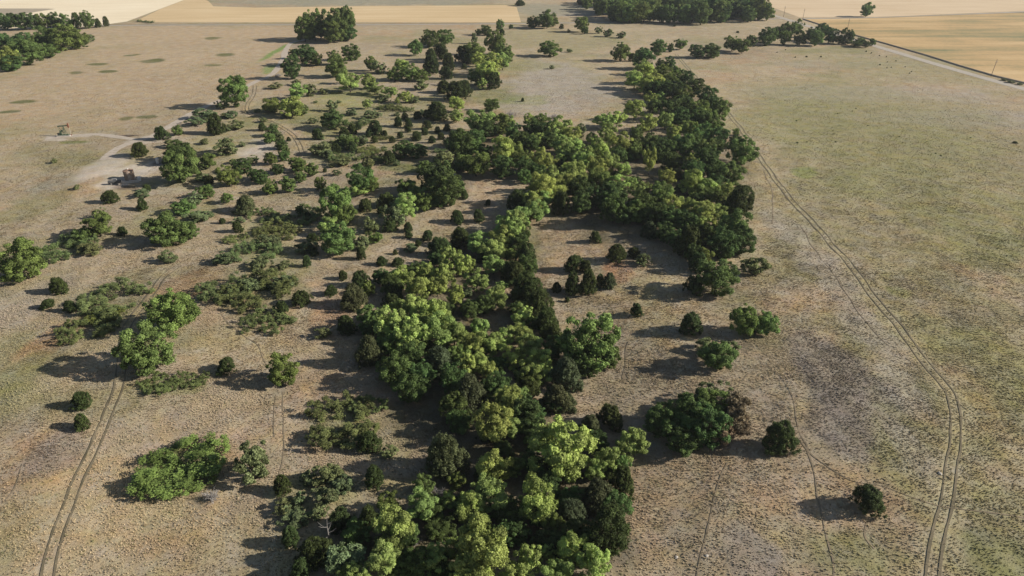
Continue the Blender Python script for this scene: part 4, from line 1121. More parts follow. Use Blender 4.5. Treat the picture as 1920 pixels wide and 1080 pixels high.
        ('L',-13.7,150.0,5.2,6.36), ('L',2.3,145.1,5.07,5.18), ('L',-2.6,158.3,3.26,3.33)]),
    ('broad pale yellow-green tree beside a dark tree in the grove by the sandy hollow', 'central grove by the sandy hollow', [
        ('L',-0.3,187.4,8.66,8.83)]),
    ('olive loose shrub in the grove by the sandy hollow', 'central grove by the sandy hollow', [
        ('S',-11.2,155.3,2.98,2.39)]),
    ('broad dark dense-crowned tree beside a cedar in the grove by the sandy hollow', 'central grove by the sandy hollow', [
        ('D',-29.8,154.9,6.25,5.74)]),
    ('dark dense-crowned tree beside a cedar in the grove by the sandy hollow', 'central grove by the sandy hollow', [
        ('D',-33.6,161.2,4.76,4.37), ('D',-1.4,166.9,4.55,4.17)]),
    ('middling taller dark dense-crowned tree beside a pale tree in the grove by the sandy hollow', 'central grove by the sandy hollow', [
        ('D',-7.0,147.5,5.39,4.95)]),
    ('middling shorter dark dense-crowned tree beside a pale tree in the grove by the sandy hollow', 'central grove by the sandy hollow', [
        ('D',-10.1,145.1,4.7,4.32)]),
    ('mid-green leafy tree beside a cedar in the grove by the sandy hollow', 'central grove by the sandy hollow', [
        ('M',-0.4,176.0,4.01,4.09), ('M',-35.7,154.3,3.95,4.03)]),
    ('olive upright cedar in the grove by the sandy hollow', 'central grove by the sandy hollow', [
        ('K',-38.0,147.7,6.97,6.26)]),
    ('broad pale yellow-green tree beside a leafy tree in the dense wood behind the grove', 'dense wood behind the central grove', [
        ('L',-14.4,305.2,13.08,9.34)]),
    ('pale yellow-green tree in the dense wood behind the grove', 'dense wood behind the central grove', [
        ('L',-1.9,309.6,6.95,6.38)]),
    ('broad pale yellow-green tree beside a dark tree in the dense wood behind the grove', 'dense wood behind the central grove', [
        ('L',19.5,289.6,12.47,11.45), ('L',31.8,257.5,10.73,12.03), ('L',27.1,251.0,9.99,9.17), ('L',22.2,239.2,9.59,8.81), ('L',24.5,285.1,9.39,8.62)]),
    ('pale yellow-green tree beside a dark tree in the dense wood behind the grove', 'dense wood behind the central grove', [
        ('L',-3.4,258.1,9.15,10.26), ('L',10.3,248.8,8.87,9.95), ('L',30.9,246.1,8.8,8.08), ('L',0.6,264.1,7.71,7.07), ('L',17.3,281.1,7.55,6.93), ('L',36.6,248.8,7.31,8.95), ('L',10.8,279.4,6.94,6.37), ('L',25.6,273.1,6.8,6.24)]),
    ('small taller pale yellow-green tree beside a cedar in the dense wood behind the grove', 'dense wood behind the central grove', [
        ('L',14.4,251.4,5.81,5.93)]),
    ('small shorter pale yellow-green tree beside a cedar in the dense wood behind the grove', 'dense wood behind the central grove', [
        ('L',18.0,256.2,4.83,5.42)]),
    ('broad pale yellow-green tree beside a cedar in the dense wood behind the grove', 'dense wood behind the central grove', [
        ('L',20.0,268.8,9.49,8.71)]),
    ('small pale yellow-green tree beside a dark tree in the dense wood behind the grove', 'dense wood behind the central grove', [
        ('L',40.5,246.6,5.72,5.83), ('L',18.5,244.4,5.67,5.21)]),
    ('small pale yellow-green tree in the dense wood behind the grove', 'dense wood behind the central grove', [
        ('L',7.7,315.1,5.78,5.9)]),
    ('small dark cedar in the dense wood behind the grove', 'dense wood behind the central grove', [
        ('C',-8.6,324.5,4.28,3.93)]),
    ('dark cedar beside a shrub in the dense wood behind the grove', 'dense wood behind the central grove', [
        ('C',-23.8,280.1,7.51,6.89)]),
    ('dark dense-crowned tree beside a leafy tree in the dense wood behind the grove', 'dense wood behind the central grove', [
        ('D',-11.2,293.1,10.58,8.63), ('D',9.1,289.8,10.47,9.61), ('D',-2.7,243.4,9.97,8.14), ('D',-15.5,279.5,9.63,7.86), ('D',5.0,244.3,8.58,7.87)]),
    ('dark dense-crowned tree beside a cedar in the dense wood behind the grove', 'dense wood behind the central grove', [
        ('D',3.6,276.7,9.02,7.36)]),
    ('dark dense-crowned tree beside a pale tree in the dense wood behind the grove', 'dense wood behind the central grove', [
        ('D',14.2,279.9,9.11,6.51)]),
    ('small dark dense-crowned tree beside a cedar in the dense wood behind the grove', 'dense wood behind the central grove', [
        ('D',7.4,272.6,7.33,6.73)]),
    ('dark dense-crowned tree beside a shrub in the dense wood behind the grove', 'dense wood behind the central grove', [
        ('D',-19.3,262.8,10.61,11.9)]),
    ('small dark dense-crowned tree beside a pale tree in the dense wood behind the grove', 'dense wood behind the central grove', [
        ('D',-10.6,261.3,7.07,6.49)]),
    ('small taller dark dense-crowned tree beside a leafy tree in the dense wood behind the grove', 'dense wood behind the central grove', [
        ('D',9.5,241.5,6.61,6.07)]),
    ('small shorter dark dense-crowned tree beside a leafy tree in the dense wood behind the grove', 'dense wood behind the central grove', [
        ('D',-21.8,248.1,4.36,3.56)]),
    ('mid-green leafy tree beside a dark tree in the dense wood behind the grove', 'dense wood behind the central grove', [
        ('M',13.1,301.5,9.7,8.91), ('M',-4.8,298.8,9.63,8.84), ('M',-17.8,250.2,7.8,5.57), ('M',3.8,257.4,6.99,5.7)]),
    ('small mid-green leafy tree beside a dark tree in the dense wood behind the grove', 'dense wood behind the central grove', [
        ('M',0.4,289.2,6.61,7.42), ('M',-14.5,271.4,6.27,5.12), ('M',4.5,237.5,5.13,5.23)]),
    ('mid-green leafy tree beside a pale tree in the dense wood behind the grove', 'dense wood behind the central grove', [
        ('M',21.6,261.9,8.09,7.43)]),
    ('mid-green leafy tree beside a cedar in the dense wood behind the grove', 'dense wood behind the central grove', [
        ('M',29.8,232.2,8.67,7.96)]),
    ('broad mid-green leafy tree beside a dark tree in the dense wood behind the grove', 'dense wood behind the central grove', [
        ('M',-12.9,244.6,10.96,8.94)]),
    ('small olive loose shrub beside a cedar in the dense wood behind the grove', 'dense wood behind the central grove', [
        ('S',29.8,303.9,5.19,4.15)]),
    ('olive loose shrub beside a dark tree in the dense wood behind the grove', 'dense wood behind the central grove', [
        ('S',-24.5,257.3,9.98,4.99)]),
    ("grey bare-twigged shrub on the dense wood's rim facing the grey pasture", "grey shrubs on the wood's rim", [
        ('G',-1.0,329.0,8.65,5.19)]),
    ("small grey bare-twigged shrub on the dense wood's rim facing the grey pasture", "grey shrubs on the wood's rim", [
        ('G',20.0,330.1,6.83,3.41)]),
    ('pale yellow-green tree beside a dark tree in the neck between the two clearings', 'neck of trees between the clearings', [
        ('L',13.9,228.2,9.21,10.33), ('L',14.6,221.0,8.51,7.81), ('L',0.3,193.3,8.46,8.63), ('L',20.9,229.0,8.28,8.44), ('L',-2.3,184.8,8.16,7.91), ('L',17.8,224.0,8.13,8.29), ('L',-3.3,181.1,7.24,6.64), ('L',-1.9,193.8,7.22,6.63)]),
    ('broad pale yellow-green tree beside a leafy tree in the neck between the two clearings', 'neck of trees between the clearings', [
        ('L',9.5,216.7,9.74,10.92)]),
    ('pale yellow-green tree beside a leafy tree in the neck between the two clearings', 'neck of trees between the clearings', [
        ('L',10.8,212.7,7.8,6.36), ('L',1.9,197.4,7.75,7.51), ('L',6.7,208.7,7.66,7.82), ('L',7.6,203.5,7.51,6.9)]),
    ('small pale yellow-green tree beside a dark tree in the neck between the two clearings', 'neck of trees between the clearings', [
        ('L',22.3,223.6,2.64,4.22)]),
    ('small pale yellow-green tree beside a leafy tree in the neck between the two clearings', 'neck of trees between the clearings', [
        ('L',4.9,217.3,6.07,6.19)]),
    ('dark cedar beside a pale tree in the neck between the two clearings', 'neck of trees between the clearings', [
        ('C',15.7,209.0,6.27,7.67)]),
    ('middling taller dark cedar beside a leafy tree in the neck between the two clearings', 'neck of trees between the clearings', [
        ('C',1.7,211.4,6.75,7.57)]),
    ('middling shorter dark cedar beside a leafy tree in the neck between the two clearings', 'neck of trees between the clearings', [
        ('C',3.6,173.9,6.13,6.56)]),
    ('larger mid-green leafy tree beside a pale tree in the neck between the two clearings', 'neck of trees between the clearings', [
        ('M',5.3,211.3,7.18,6.59)]),
    ('smaller mid-green leafy tree beside a pale tree in the neck between the two clearings', 'neck of trees between the clearings', [
        ('M',4.1,202.2,6.11,5.61)]),
    ('middling taller dark dense-crowned tree beside a pale tree in the neck between the two clearings', 'neck of trees between the clearings', [
        ('D',22.2,222.4,7.92,8.08)]),
    ('middling shorter dark dense-crowned tree beside a pale tree in the neck between the two clearings', 'neck of trees between the clearings', [
        ('D',2.3,189.5,6.56,6.69)]),
    ('dark dense-crowned tree beside a cedar in the neck between the two clearings', 'neck of trees between the clearings', [
        ('D',26.9,212.6,7.63,7.78), ('D',30.1,210.7,7.57,7.73), ('D',21.9,209.3,7.12,7.26), ('D',4.2,166.6,5.92,6.04)]),
    ('dark dense-crowned tree beside a leafy tree in the neck between the two clearings', 'neck of trees between the clearings', [
        ('D',1.8,180.6,6.68,6.82)]),
    ('broad mid-green leafy tree beside a cedar in the belt along the gravel-road pasture', 'dark tree belt along the gravel-road pasture', [
        ('M',70.5,474.7,12.85,11.79)]),
    ('middling taller mid-green leafy tree beside a pale tree in the belt along the gravel-road pasture', 'dark tree belt along the gravel-road pasture', [
        ('M',86.2,410.2,12.01,9.8)]),
    ('middling shorter mid-green leafy tree beside a pale tree in the belt along the gravel-road pasture', 'dark tree belt along the gravel-road pasture', [
        ('M',75.8,298.3,9.06,7.39)]),
    ('small mid-green leafy tree in the belt along the gravel-road pasture', 'dark tree belt along the gravel-road pasture', [
        ('M',68.0,339.0,8.24,7.56), ('M',95.2,420.7,7.69,7.06), ('M',52.3,291.7,5.55,6.8), ('M',97.2,301.9,3.16,3.22)]),
    ('mid-green leafy tree beside a dark tree in the belt along the gravel-road pasture', 'dark tree belt along the gravel-road pasture', [
        ('M',68.4,270.7,11.95,9.75), ('M',86.0,325.7,11.6,9.47), ('M',86.9,358.2,11.3,9.22), ('M',80.0,291.0,10.52,8.58), ('M',87.5,392.2,10.1,8.24), ('M',88.6,306.5,9.84,9.04), ('M',75.5,265.2,9.7,8.91)]),
    ('mid-green leafy tree in the belt along the gravel-road pasture', 'dark tree belt along the gravel-road pasture', [
        ('M',97.3,330.6,10.52,9.65)]),
    ('dark cedar in the belt along the gravel-road pasture', 'dark tree belt along the gravel-road pasture', [
        ('C',78.6,474.3,5.58,5.12)]),
    ('broad dark dense-crowned tree in the belt along the gravel-road pasture', 'dark tree belt along the gravel-road pasture', [
        ('D',81.4,447.6,13.79,12.66)]),
    ('small dark dense-crowned tree in the belt along the gravel-road pasture', 'dark tree belt along the gravel-road pasture', [
        ('D',82.1,275.1,7.92,6.46), ('D',97.3,446.8,7.71,7.87), ('D',91.4,446.5,7.31,6.71), ('D',98.5,348.5,7.15,6.56), ('D',92.2,284.4,6.53,5.33)]),
    ('dark dense-crowned tree beside a leafy tree in the belt along the gravel-road pasture', 'dark tree belt along the gravel-road pasture', [
        ('D',82.1,339.6,10.78,8.8), ('D',96.8,354.0,10.52,9.66), ('D',95.1,393.9,10.13,9.3), ('D',77.0,320.0,9.63,7.86), ('D',55.7,278.4,9.06,8.31), ('D',85.8,285.9,8.72,8.01), ('D',74.5,284.2,8.15,6.65)]),
    ('dark dense-crowned tree in the belt along the gravel-road pasture', 'dark tree belt along the gravel-road pasture', [
        ('D',97.5,378.5,10.48,8.55)]),
    ('broad dark dense-crowned tree beside a leafy tree in the belt along the gravel-road pasture', 'dark tree belt along the gravel-road pasture', [
        ('D',82.8,364.9,12.83,10.47), ('D',83.4,310.5,12.29,10.03), ('D',73.5,326.5,12.23,9.98)]),
    ('middling taller dark dense-crowned tree beside a pale tree in the belt along the gravel-road pasture', 'dark tree belt along the gravel-road pasture', [
        ('D',77.8,372.7,11.02,8.99)]),
    ('middling shorter dark dense-crowned tree beside a pale tree in the belt along the gravel-road pasture', 'dark tree belt along the gravel-road pasture', [
        ('D',73.1,372.7,9.65,7.87)]),
    ('small dark dense-crowned tree beside a cedar in the belt along the gravel-road pasture', 'dark tree belt along the gravel-road pasture', [
        ('D',60.5,278.3,7.47,6.85)]),
    ('dark dense-crowned tree beside a cedar in the belt along the gravel-road pasture', 'dark tree belt along the gravel-road pasture', [
        ('D',62.7,268.9,8.79,8.07), ('D',56.1,267.3,8.23,7.56)]),
    ('pale yellow-green tree in the belt along the gravel-road pasture', 'dark tree belt along the gravel-road pasture', [
        ('L',66.6,391.3,11.65,9.51), ('L',77.1,430.2,11.01,8.98), ('L',56.9,327.8,9.95,9.14), ('L',60.6,307.2,8.78,8.06)]),
    ('pale yellow-green tree beside a leafy tree in the belt along the gravel-road pasture', 'dark tree belt along the gravel-road pasture', [
        ('L',77.3,386.2,11.52,9.4), ('L',75.4,404.4,11.19,11.42)]),
    ('pale yellow-green tree beside a dark tree in the belt along the gravel-road pasture', 'dark tree belt along the gravel-road pasture', [
        ('L',70.6,378.9,10.56,9.7)]),
    ('small pale yellow-green tree in the belt along the gravel-road pasture', 'dark tree belt along the gravel-road pasture', [
        ('L',69.4,357.8,7.9,6.45), ('L',68.3,311.6,7.62,7.77), ('L',56.9,304.0,5.6,5.14)]),
    ('small pale yellow-green tree beside a dark tree in the belt along the gravel-road pasture', 'dark tree belt along the gravel-road pasture', [
        ('L',75.6,360.5,7.24,5.9)]),
    ('small pale yellow-green tree beside a leafy tree in the belt along the gravel-road pasture', 'dark tree belt along the gravel-road pasture', [
        ('L',67.9,292.0,6.6,7.41)]),
    ("mid-green leafy tree by the two-rut track at the dark belt's bulge", "tree by the track at the belt's bulge", [
        ('M',88.3,262.6,12.63,10.95)]),
    ('pale yellow-green tree between the grey pasture and the dense wood', 'trees between pasture and wood', [
        ('L',47.3,314.6,10.25,7.32), ('L',40.8,310.1,10.12,7.23), ('L',40.0,287.8,10.06,9.23)]),
    ('pale yellow-green tree beside a dark tree between the grey pasture and the dense wood', 'trees between pasture and wood', [
        ('L',42.1,271.2,10.67,9.8)]),
    ('small pale yellow-green tree between the grey pasture and the dense wood', 'trees between pasture and wood', [
        ('L',33.2,287.7,5.94,4.84)]),
    ('mid-green leafy tree between the grey pasture and the dense wood', 'trees between pasture and wood', [
        ('M',48.9,275.3,7.4,6.79)]),
    ('pale yellow-green tree alone in the shaded gap, its thin trunk showing', 'slender tree in the shaded gap', [
        ('L',50.7,251.5,5.3,10.06)]),
    ('small mid-green leafy tree beside a dark tree in the wood by the hillock clearing', 'dark wood beside the round clearing', [
        ('M',48.1,269.0,6.21,6.97), ('M',66.5,220.4,5.69,5.23), ('M',51.1,170.0,5.31,5.96), ('M',45.8,228.9,4.52,4.15)]),
    ('mid-green leafy tree beside a dark tree in the wood by the hillock clearing', 'dark wood beside the round clearing', [
        ('M',48.9,217.4,8.21,7.53), ('M',74.0,244.0,8.09,7.43), ('M',37.1,199.0,8.03,7.37)]),
    ('broad mid-green leafy tree beside a cedar in the wood by the hillock clearing', 'dark wood beside the round clearing', [
        ('M',77.3,237.7,9.76,8.96)]),
    ('small mid-green leafy tree beside a pale tree in the wood by the hillock clearing', 'dark wood beside the round clearing', [
        ('M',68.0,217.3,4.76,4.37)]),
    ('broad mid-green leafy tree beside a dark tree in the wood by the hillock clearing', 'dark wood beside the round clearing', [
        ('M',62.9,184.4,9.78,9.98)]),
    ('dark dense-crowned tree beside a pale tree in the wood by the hillock clearing', 'dark wood beside the round clearing', [
        ('D',51.1,189.2,7.32,7.47), ('D',41.3,264.9,7.16,6.57), ('D',55.2,182.9,7.12,7.26)]),
    ('broad dark dense-crowned tree beside a cedar in the wood by the hillock clearing', 'dark wood beside the round clearing', [
        ('D',59.5,256.1,9.42,8.64)]),
    ('broad dark dense-crowned tree beside a leafy tree in the wood by the hillock clearing', 'dark wood beside the round clearing', [
        ('D',71.7,251.2,10.21,11.46), ('D',57.9,175.9,9.79,8.99), ('D',39.9,203.6,9.4,8.63)]),
    ('dark dense-crowned tree beside a cedar in the wood by the hillock clearing', 'dark wood beside the round clearing', [
        ('D',65.4,244.3,9.05,8.31), ('D',32.8,213.6,8.5,8.67), ('D',70.6,230.1,7.71,7.07)]),
    ('small dark dense-crowned tree beside a cedar in the wood by the hillock clearing', 'dark wood beside the round clearing', [
        ('D',46.3,180.7,6.32,5.8), ('D',69.8,208.8,5.86,5.38)]),
    ('dark dense-crowned tree beside a leafy tree in the wood by the hillock clearing', 'dark wood beside the round clearing', [
        ('D',30.6,199.5,9.23,9.42), ('D',63.9,178.7,7.72,7.87), ('D',43.0,196.0,7.53,7.68)]),
    ('middling taller dark dense-crowned tree beside an upright cedar in the wood by the hillock clearing', 'dark wood beside the round clearing', [
        ('D',47.1,192.6,7.81,7.97)]),
    ('middling shorter dark dense-crowned tree beside an upright cedar in the wood by the hillock clearing', 'dark wood beside the round clearing', [
        ('D',44.3,185.8,6.46,5.93)]),
    ('small dark dense-crowned tree beside a leafy tree in the wood by the hillock clearing', 'dark wood beside the round clearing', [
        ('D',49.1,171.8,6.07,6.19), ('D',33.7,197.5,6.0,5.51)]),
    ('pale yellow-green tree beside a dark tree in the wood by the hillock clearing', 'dark wood beside the round clearing', [
        ('L',60.8,227.7,9.2,9.38), ('L',65.8,226.6,9.19,6.56), ('L',49.2,203.2,8.39,6.85), ('L',57.7,197.6,8.19,7.52), ('L',54.7,237.8,8.05,6.57), ('L',54.2,203.2,7.5,6.89), ('L',41.7,221.5,6.65,5.43), ('L',68.3,258.7,6.5,5.96)]),
    ('pale yellow-green tree beside a leafy tree in the wood by the hillock clearing', 'dark wood beside the round clearing', [
        ('L',71.7,223.0,8.12,5.79), ('L',36.4,229.1,7.81,6.37)]),
    ('small pale yellow-green tree beside a dark tree in the wood by the hillock clearing', 'dark wood beside the round clearing', [
        ('L',63.7,203.7,6.2,5.06), ('L',55.7,190.7,5.46,5.56), ('L',41.6,234.8,4.49,4.13)]),
    ('small pale yellow-green tree beside a cedar in the wood by the hillock clearing', 'dark wood beside the round clearing', [
        ('L',60.9,193.3,3.83,3.9)]),
    ('dark cedar beside a dark tree in the wood by the hillock clearing', 'dark wood beside the round clearing', [
        ('C',72.2,209.7,10.04,9.22)]),
    ('small dark cedar beside a dark tree in the wood by the hillock clearing', 'dark wood beside the round clearing', [
        ('C',48.5,176.2,7.63,8.56)]),
    ('olive upright cedar in the wood by the hillock clearing', 'dark wood beside the round clearing', [
        ('K',39.9,188.4,5.39,4.84)]),
    ('dark cedar alone on the round hillock clearing', 'round cedar on the hillock', [
        ('C',24.2,186.8,3.86,3.28)]),
    ('broad dark cedar beside a shrub clustered on the round hillock clearing', 'cedars clustered on the hillock', [
        ('C',28.7,175.0,6.09,4.87)]),
    ('dark cedar beside a shrub clustered on the round hillock clearing', 'cedars clustered on the hillock', [
        ('C',33.9,177.0,3.69,2.96)]),
    ('broad wider dark cedar clustered on the round hillock clearing', 'cedars clustered on the hillock', [
        ('C',16.7,169.6,5.64,4.51)]),
    ('broad narrower dark cedar clustered on the round hillock clearing', 'cedars clustered on the hillock', [
        ('C',15.4,157.6,5.04,5.54)]),
    ('dark cedar clustered on the round hillock clearing', 'cedars clustered on the hillock', [
        ('C',19.9,168.2,3.54,3.54)]),
    ('broad dark cedar beside an upright cedar clustered on the round hillock clearing', 'cedars clustered on the hillock', [
        ('C',19.1,157.6,5.59,6.15)]),
    ('small dark cedar beside an upright cedar clustered on the round hillock clearing', 'cedars clustered on the hillock', [
        ('C',22.6,160.3,2.84,3.41)]),
    ('small taller dark cedar clustered on the round hillock clearing', 'cedars clustered on the hillock', [
        ('C',11.3,158.2,2.82,2.82)]),
    ('small shorter dark cedar clustered on the round hillock clearing', 'cedars clustered on the hillock', [
        ('C',13.7,153.5,1.38,1.38)]),
    ('olive loose shrub clustered on the round hillock clearing', 'cedars clustered on the hillock', [
        ('S',35.7,172.0,5.11,3.58)]),
    ('olive upright cedar clustered on the round hillock clearing', 'cedars clustered on the hillock', [
        ('K',24.8,159.3,3.67,4.41)]),
    ('mid-green leafy tree beside the bright leafy tree below the dark wood', 'bushes below the dark wood', [
        ('M',51.1,155.4,10.52,8.58)]),
    ('larger dark cedar beside a leafy tree beside the bright leafy tree below the dark wood', 'bushes below the dark wood', [
        ('C',45.5,156.0,5.64,4.6)]),
    ('smaller dark cedar beside a leafy tree beside the bright leafy tree below the dark wood', 'bushes below the dark wood', [
        ('C',49.5,166.9,4.88,5.98)]),
    ('olive loose shrub beside the bright leafy tree below the dark wood', 'bushes below the dark wood', [
        ('S',63.8,165.1,7.62,4.95)]),
    ("dark cedar alone on the hillock's tan lower slope", 'small cedar on the tan slope', [
        ('C',29.7,145.1,3.42,3.08)]),
    ('dark cedar shaded by the bright leafy pair', 'cedar shaded by the bright pair', [
        ('C',40.6,136.4,6.02,4.81)]),
    ('mid-green leafy tree in the bright pair shading a round cedar', 'bright pair shading a cedar', [
        ('M',51.8,135.0,7.19,7.19), ('M',56.3,134.9,6.71,5.37)]),
    ('mid-green leafy tree between the bright pair and thorn clump', 'shrub below the bright pair', [
        ('M',42.4,121.8,7.95,6.08)]),
    ('larger olive loose shrub beside a leafy tree between the bright pair and thorn clump', 'shrub below the bright pair', [
        ('S',42.3,128.0,5.72,2.86)]),
    ('smaller olive loose shrub beside a leafy tree between the bright pair and thorn clump', 'shrub below the bright pair', [
        ('S',46.7,127.4,4.85,2.42)]),
    ('mid-green leafy tree where the grove meets the tan hillock slope', 'trees where grove meets hillock', [
        ('M',16.1,124.6,12.68,12.94)]),
    ('dark dense-crowned tree beside a leafy tree where the grove meets the tan hillock slope', 'trees where grove meets hillock', [
        ('D',20.3,124.1,5.28,5.93)]),
    ('dark dense-crowned tree beside a cedar where the grove meets the tan hillock slope', 'trees where grove meets hillock', [
        ('D',14.2,122.4,6.05,6.17)]),
    ('dark cedar where the grove meets the tan hillock slope', 'trees where grove meets hillock', [
        ('C',16.3,121.6,3.3,3.37)]),
    ('dark cedar in the shade of the big dark thorn clump', 'round cedar by the thorn clump', [
        ('C',18.6,105.6,5.7,4.65)]),
    ('small dark dense-crowned tree beside a pale tree in the big dark thorn clump', 'big dark thorn clump', [
        ('D',27.8,102.4,7.01,6.44)]),
    ('dark dense-crowned tree beside a leafy tree in the big dark thorn clump', 'big dark thorn clump', [
        ('D',32.1,103.2,8.5,7.37)]),
    ('middling taller dark dense-crowned tree beside a brown shrub in the big dark thorn clump', 'big dark thorn clump', [
        ('D',34.8,99.7,9.0,7.35)]),
    ('middling shorter dark dense-crowned tree beside a brown shrub in the big dark thorn clump', 'big dark thorn clump', [
        ('D',30.3,98.0,7.29,5.2)]),
    ('mid-green leafy tree in the big dark thorn clump', 'big dark thorn clump', [
        ('M',37.5,104.6,7.61,6.21)]),
    ('brownish twiggy shrub beside a leafy tree in the big dark thorn clump', 'big dark thorn clump', [
        ('R',39.7,102.6,7.74,6.97)]),
    ('brownish twiggy shrub beside a dark tree in the big dark thorn clump', 'big dark thorn clump', [
        ('R',37.4,99.2,7.11,4.98)]),
    ('small brownish twiggy shrub beside a leafy tree in the big dark thorn clump', 'big dark thorn clump', [
        ('R',41.2,101.2,4.82,3.38)]),
    ('olive loose shrub in the big dark thorn clump', 'big dark thorn clump', [
        ('S',38.4,109.8,7.65,4.59)]),
    ('dark cedar alone beyond the thorn clump, beside a crossing trail', 'dark cedar beyond the thorn clump', [
        ('C',47.0,96.5,6.51,5.64)]),
    ('dark cedar alone on open grass beside the long track', 'lone dark cedar on the open slope', [
        ('C',56.9,83.0,5.48,4.38)]),
    ('mid-green leafy tree alone on the hummocky pasture below the oil site', 'big leafy tree below the oil site', [
        ('M',-126.9,163.3,12.01,10.81)]),
    ('broad dark cedar beside the sprawling sumac thicket', 'cedars beside the sumac thicket', [
        ('C',-113.7,156.3,5.3,3.97)]),
    ('dark cedar beside the sprawling sumac thicket', 'cedars beside the sumac thicket', [
        ('C',-111.9,147.6,3.74,2.24)]),
    ('dark cedar beside a thicket beside the sprawling sumac thicket', 'cedars beside the sumac thicket', [
        ('C',-105.0,145.7,3.44,2.92)]),
    ('mid-green leafy tree shading the sprawling sumac thicket', 'round tree shading the sumac', [
        ('M',-75.8,136.8,11.99,8.99)]),
    ('mid-green leafy tree standing on the two-rut track, with a long shadow', 'round tree on the track', [
        ('M',-74.4,120.5,11.34,9.64)]),
    ('dark cedar paired beside the two-rut track in open grass', 'paired cedars beside the track', [
        ('C',-82.0,108.4,3.82,3.44)]),
    ('small dark cedar paired beside the two-rut track in open grass', 'paired cedars beside the track', [
        ('C',-79.1,102.4,3.06,3.06)]),
    ('dark cedar between the shadows of two leafy trees', 'bush between the shadows', [
        ('C',-59.1,120.6,4.36,3.05)]),
    ('mid-green leafy tree alone on the rust-coloured slope beside the grove', 'lone leafy tree on the rust slope', [
        ('M',-46.0,117.4,6.66,6.8)]),
    ('small patchy olive low thicket beside a cedar on the rust slope beside the grove', 'thickets on the rust slope', [
        ('T',-64.8,117.3,6.99,1.19)]),
    ('small patchy olive low thicket beside a leafy tree on the rust slope beside the grove', 'thickets on the rust slope', [
        ('T',-70.4,115.6,9.3,1.58)]),
    ('broad patchy olive low thicket beside a cedar on the rust slope beside the grove', 'thickets on the rust slope', [
        ('T',-31.9,104.8,16.33,2.78)]),
    ('patchy olive low thicket beside a shrub on the rust slope beside the grove', 'thickets on the rust slope', [
        ('T',-56.2,139.0,12.18,2.07)]),
    ('broad patchy olive low thicket beside a shrub on the rust slope beside the grove', 'thickets on the rust slope', [
        ('T',-63.0,153.0,19.63,3.34)]),
    ('small patchy olive low thicket beside a dark tree on the rust slope beside the grove', 'thickets on the rust slope', [
        ('T',-27.8,109.4,7.67,1.3)]),
    ('bright green low thicket spreading low beside a grey-green bush', 'bright thicket', [
        ('B',-56.8,92.6,16.18,3.24)]),
    ('olive loose shrub beside the bright low thicket', 'grey-green bush and its twig heap', [
        ('S',-44.2,91.3,6.55,6.55)]),
    ('grey bare-twigged shrub beside the bright low thicket', 'grey-green bush and its twig heap', [
        ('G',-49.4,86.3,3.82,2.29)]),
    ("middling taller dark cedar beside a shrub in the grove's long shade beside the bright thicket", "bushes in the grove's shade", [
        ('C',-25.5,98.2,4.48,3.89)]),
    ("middling shorter dark cedar beside a shrub in the grove's long shade beside the bright thicket", "bushes in the grove's shade", [
        ('C',-23.2,89.6,3.99,3.67)]),
    ("small dark cedar beside a shrub in the grove's long shade beside the bright thicket", "bushes in the grove's shade", [
        ('C',-38.4,87.8,3.29,3.35), ('C',-33.7,76.9,3.21,3.28)]),
    ("olive loose shrub beside a cedar in the grove's long shade beside the bright thicket", "bushes in the grove's shade", [
        ('S',-30.4,84.8,4.28,3.42), ('S',-28.5,88.3,4.18,2.51), ('S',-37.0,83.8,3.84,1.92), ('S',-30.7,82.6,3.59,1.79), ('S',-22.0,96.9,3.52,1.76), ('S',-34.3,90.1,3.35,2.01)]),
    ("broad olive loose shrub in the grove's long shade beside the bright thicket", "bushes in the grove's shade", [
        ('S',-31.1,90.5,5.37,3.22)]),
    ("small olive loose shrub in the grove's long shade beside the bright thicket", "bushes in the grove's shade", [
        ('S',-34.4,85.3,2.8,2.24)]),
    ("broad olive loose shrub beside a cedar in the grove's long shade beside the bright thicket", "bushes in the grove's shade", [
        ('S',-34.7,81.5,5.23,1.83)]),
    ('broad mid-green leafy tree in the brush below the oil site', 'brush below the oil site', [
        ('M',-99.8,188.1,13.48,9.43)]),
    ('small mid-green leafy tree in the brush below the oil site', 'brush below the oil site', [
        ('M',-95.5,191.0,6.53,4.9)]),
    ('mid-green leafy tree beside a cedar in the brush below the oil site', 'brush below the oil site', [
        ('M',-122.7,193.1,8.87,7.1)]),
    ('small mid-green leafy tree beside a thicket in the brush below the oil site', 'brush below the oil site', [
        ('M',-126.1,189.5,5.85,4.09)]),
    ('small olive loose shrub in the brush below the oil site', 'brush below the oil site', [
        ('S',-130.6,207.7,4.21,2.94), ('S',-151.6,233.5,2.9,1.74), ('S',-177.5,264.1,2.79,1.67)]),
    ('broad olive loose shrub beside a thicket in the brush below the oil site', 'brush below the oil site', [
        ('S',-119.7,180.7,7.82,2.74)]),
    ('olive loose shrub in the brush below the oil site', 'brush below the oil site', [
        ('S',-94.6,174.9,5.79,2.9)]),
    ('olive loose shrub beside a cedar in the brush below the oil site', 'brush below the oil site', [
        ('S',-126.6,227.7,6.05,2.72)]),
    ('small dark cedar beside a leafy tree in the brush below the oil site', 'brush below the oil site', [
        ('C',-116.9,194.2,3.32,2.65)]),
    ('broad dark cedar in the brush below the oil site', 'brush below the oil site', [
        ('C',-134.3,221.9,5.55,4.16)]),
    ('dark cedar in the brush below the oil site', 'brush below the oil site', [
        ('C',-120.6,215.1,4.33,3.89)]),
    ('small dark cedar beside a shrub in the brush below the oil site', 'brush below the oil site', [
        ('C',-127.7,233.7,3.1,2.48)]),
    ('patchy olive low thicket beside a leafy tree in the brush below the oil site', 'brush below the oil site', [
        ('T',-127.5,182.6,17.36,2.95)]),
    ('small patchy olive low thicket beside a shrub in the brush below the oil site', 'brush below the oil site', [
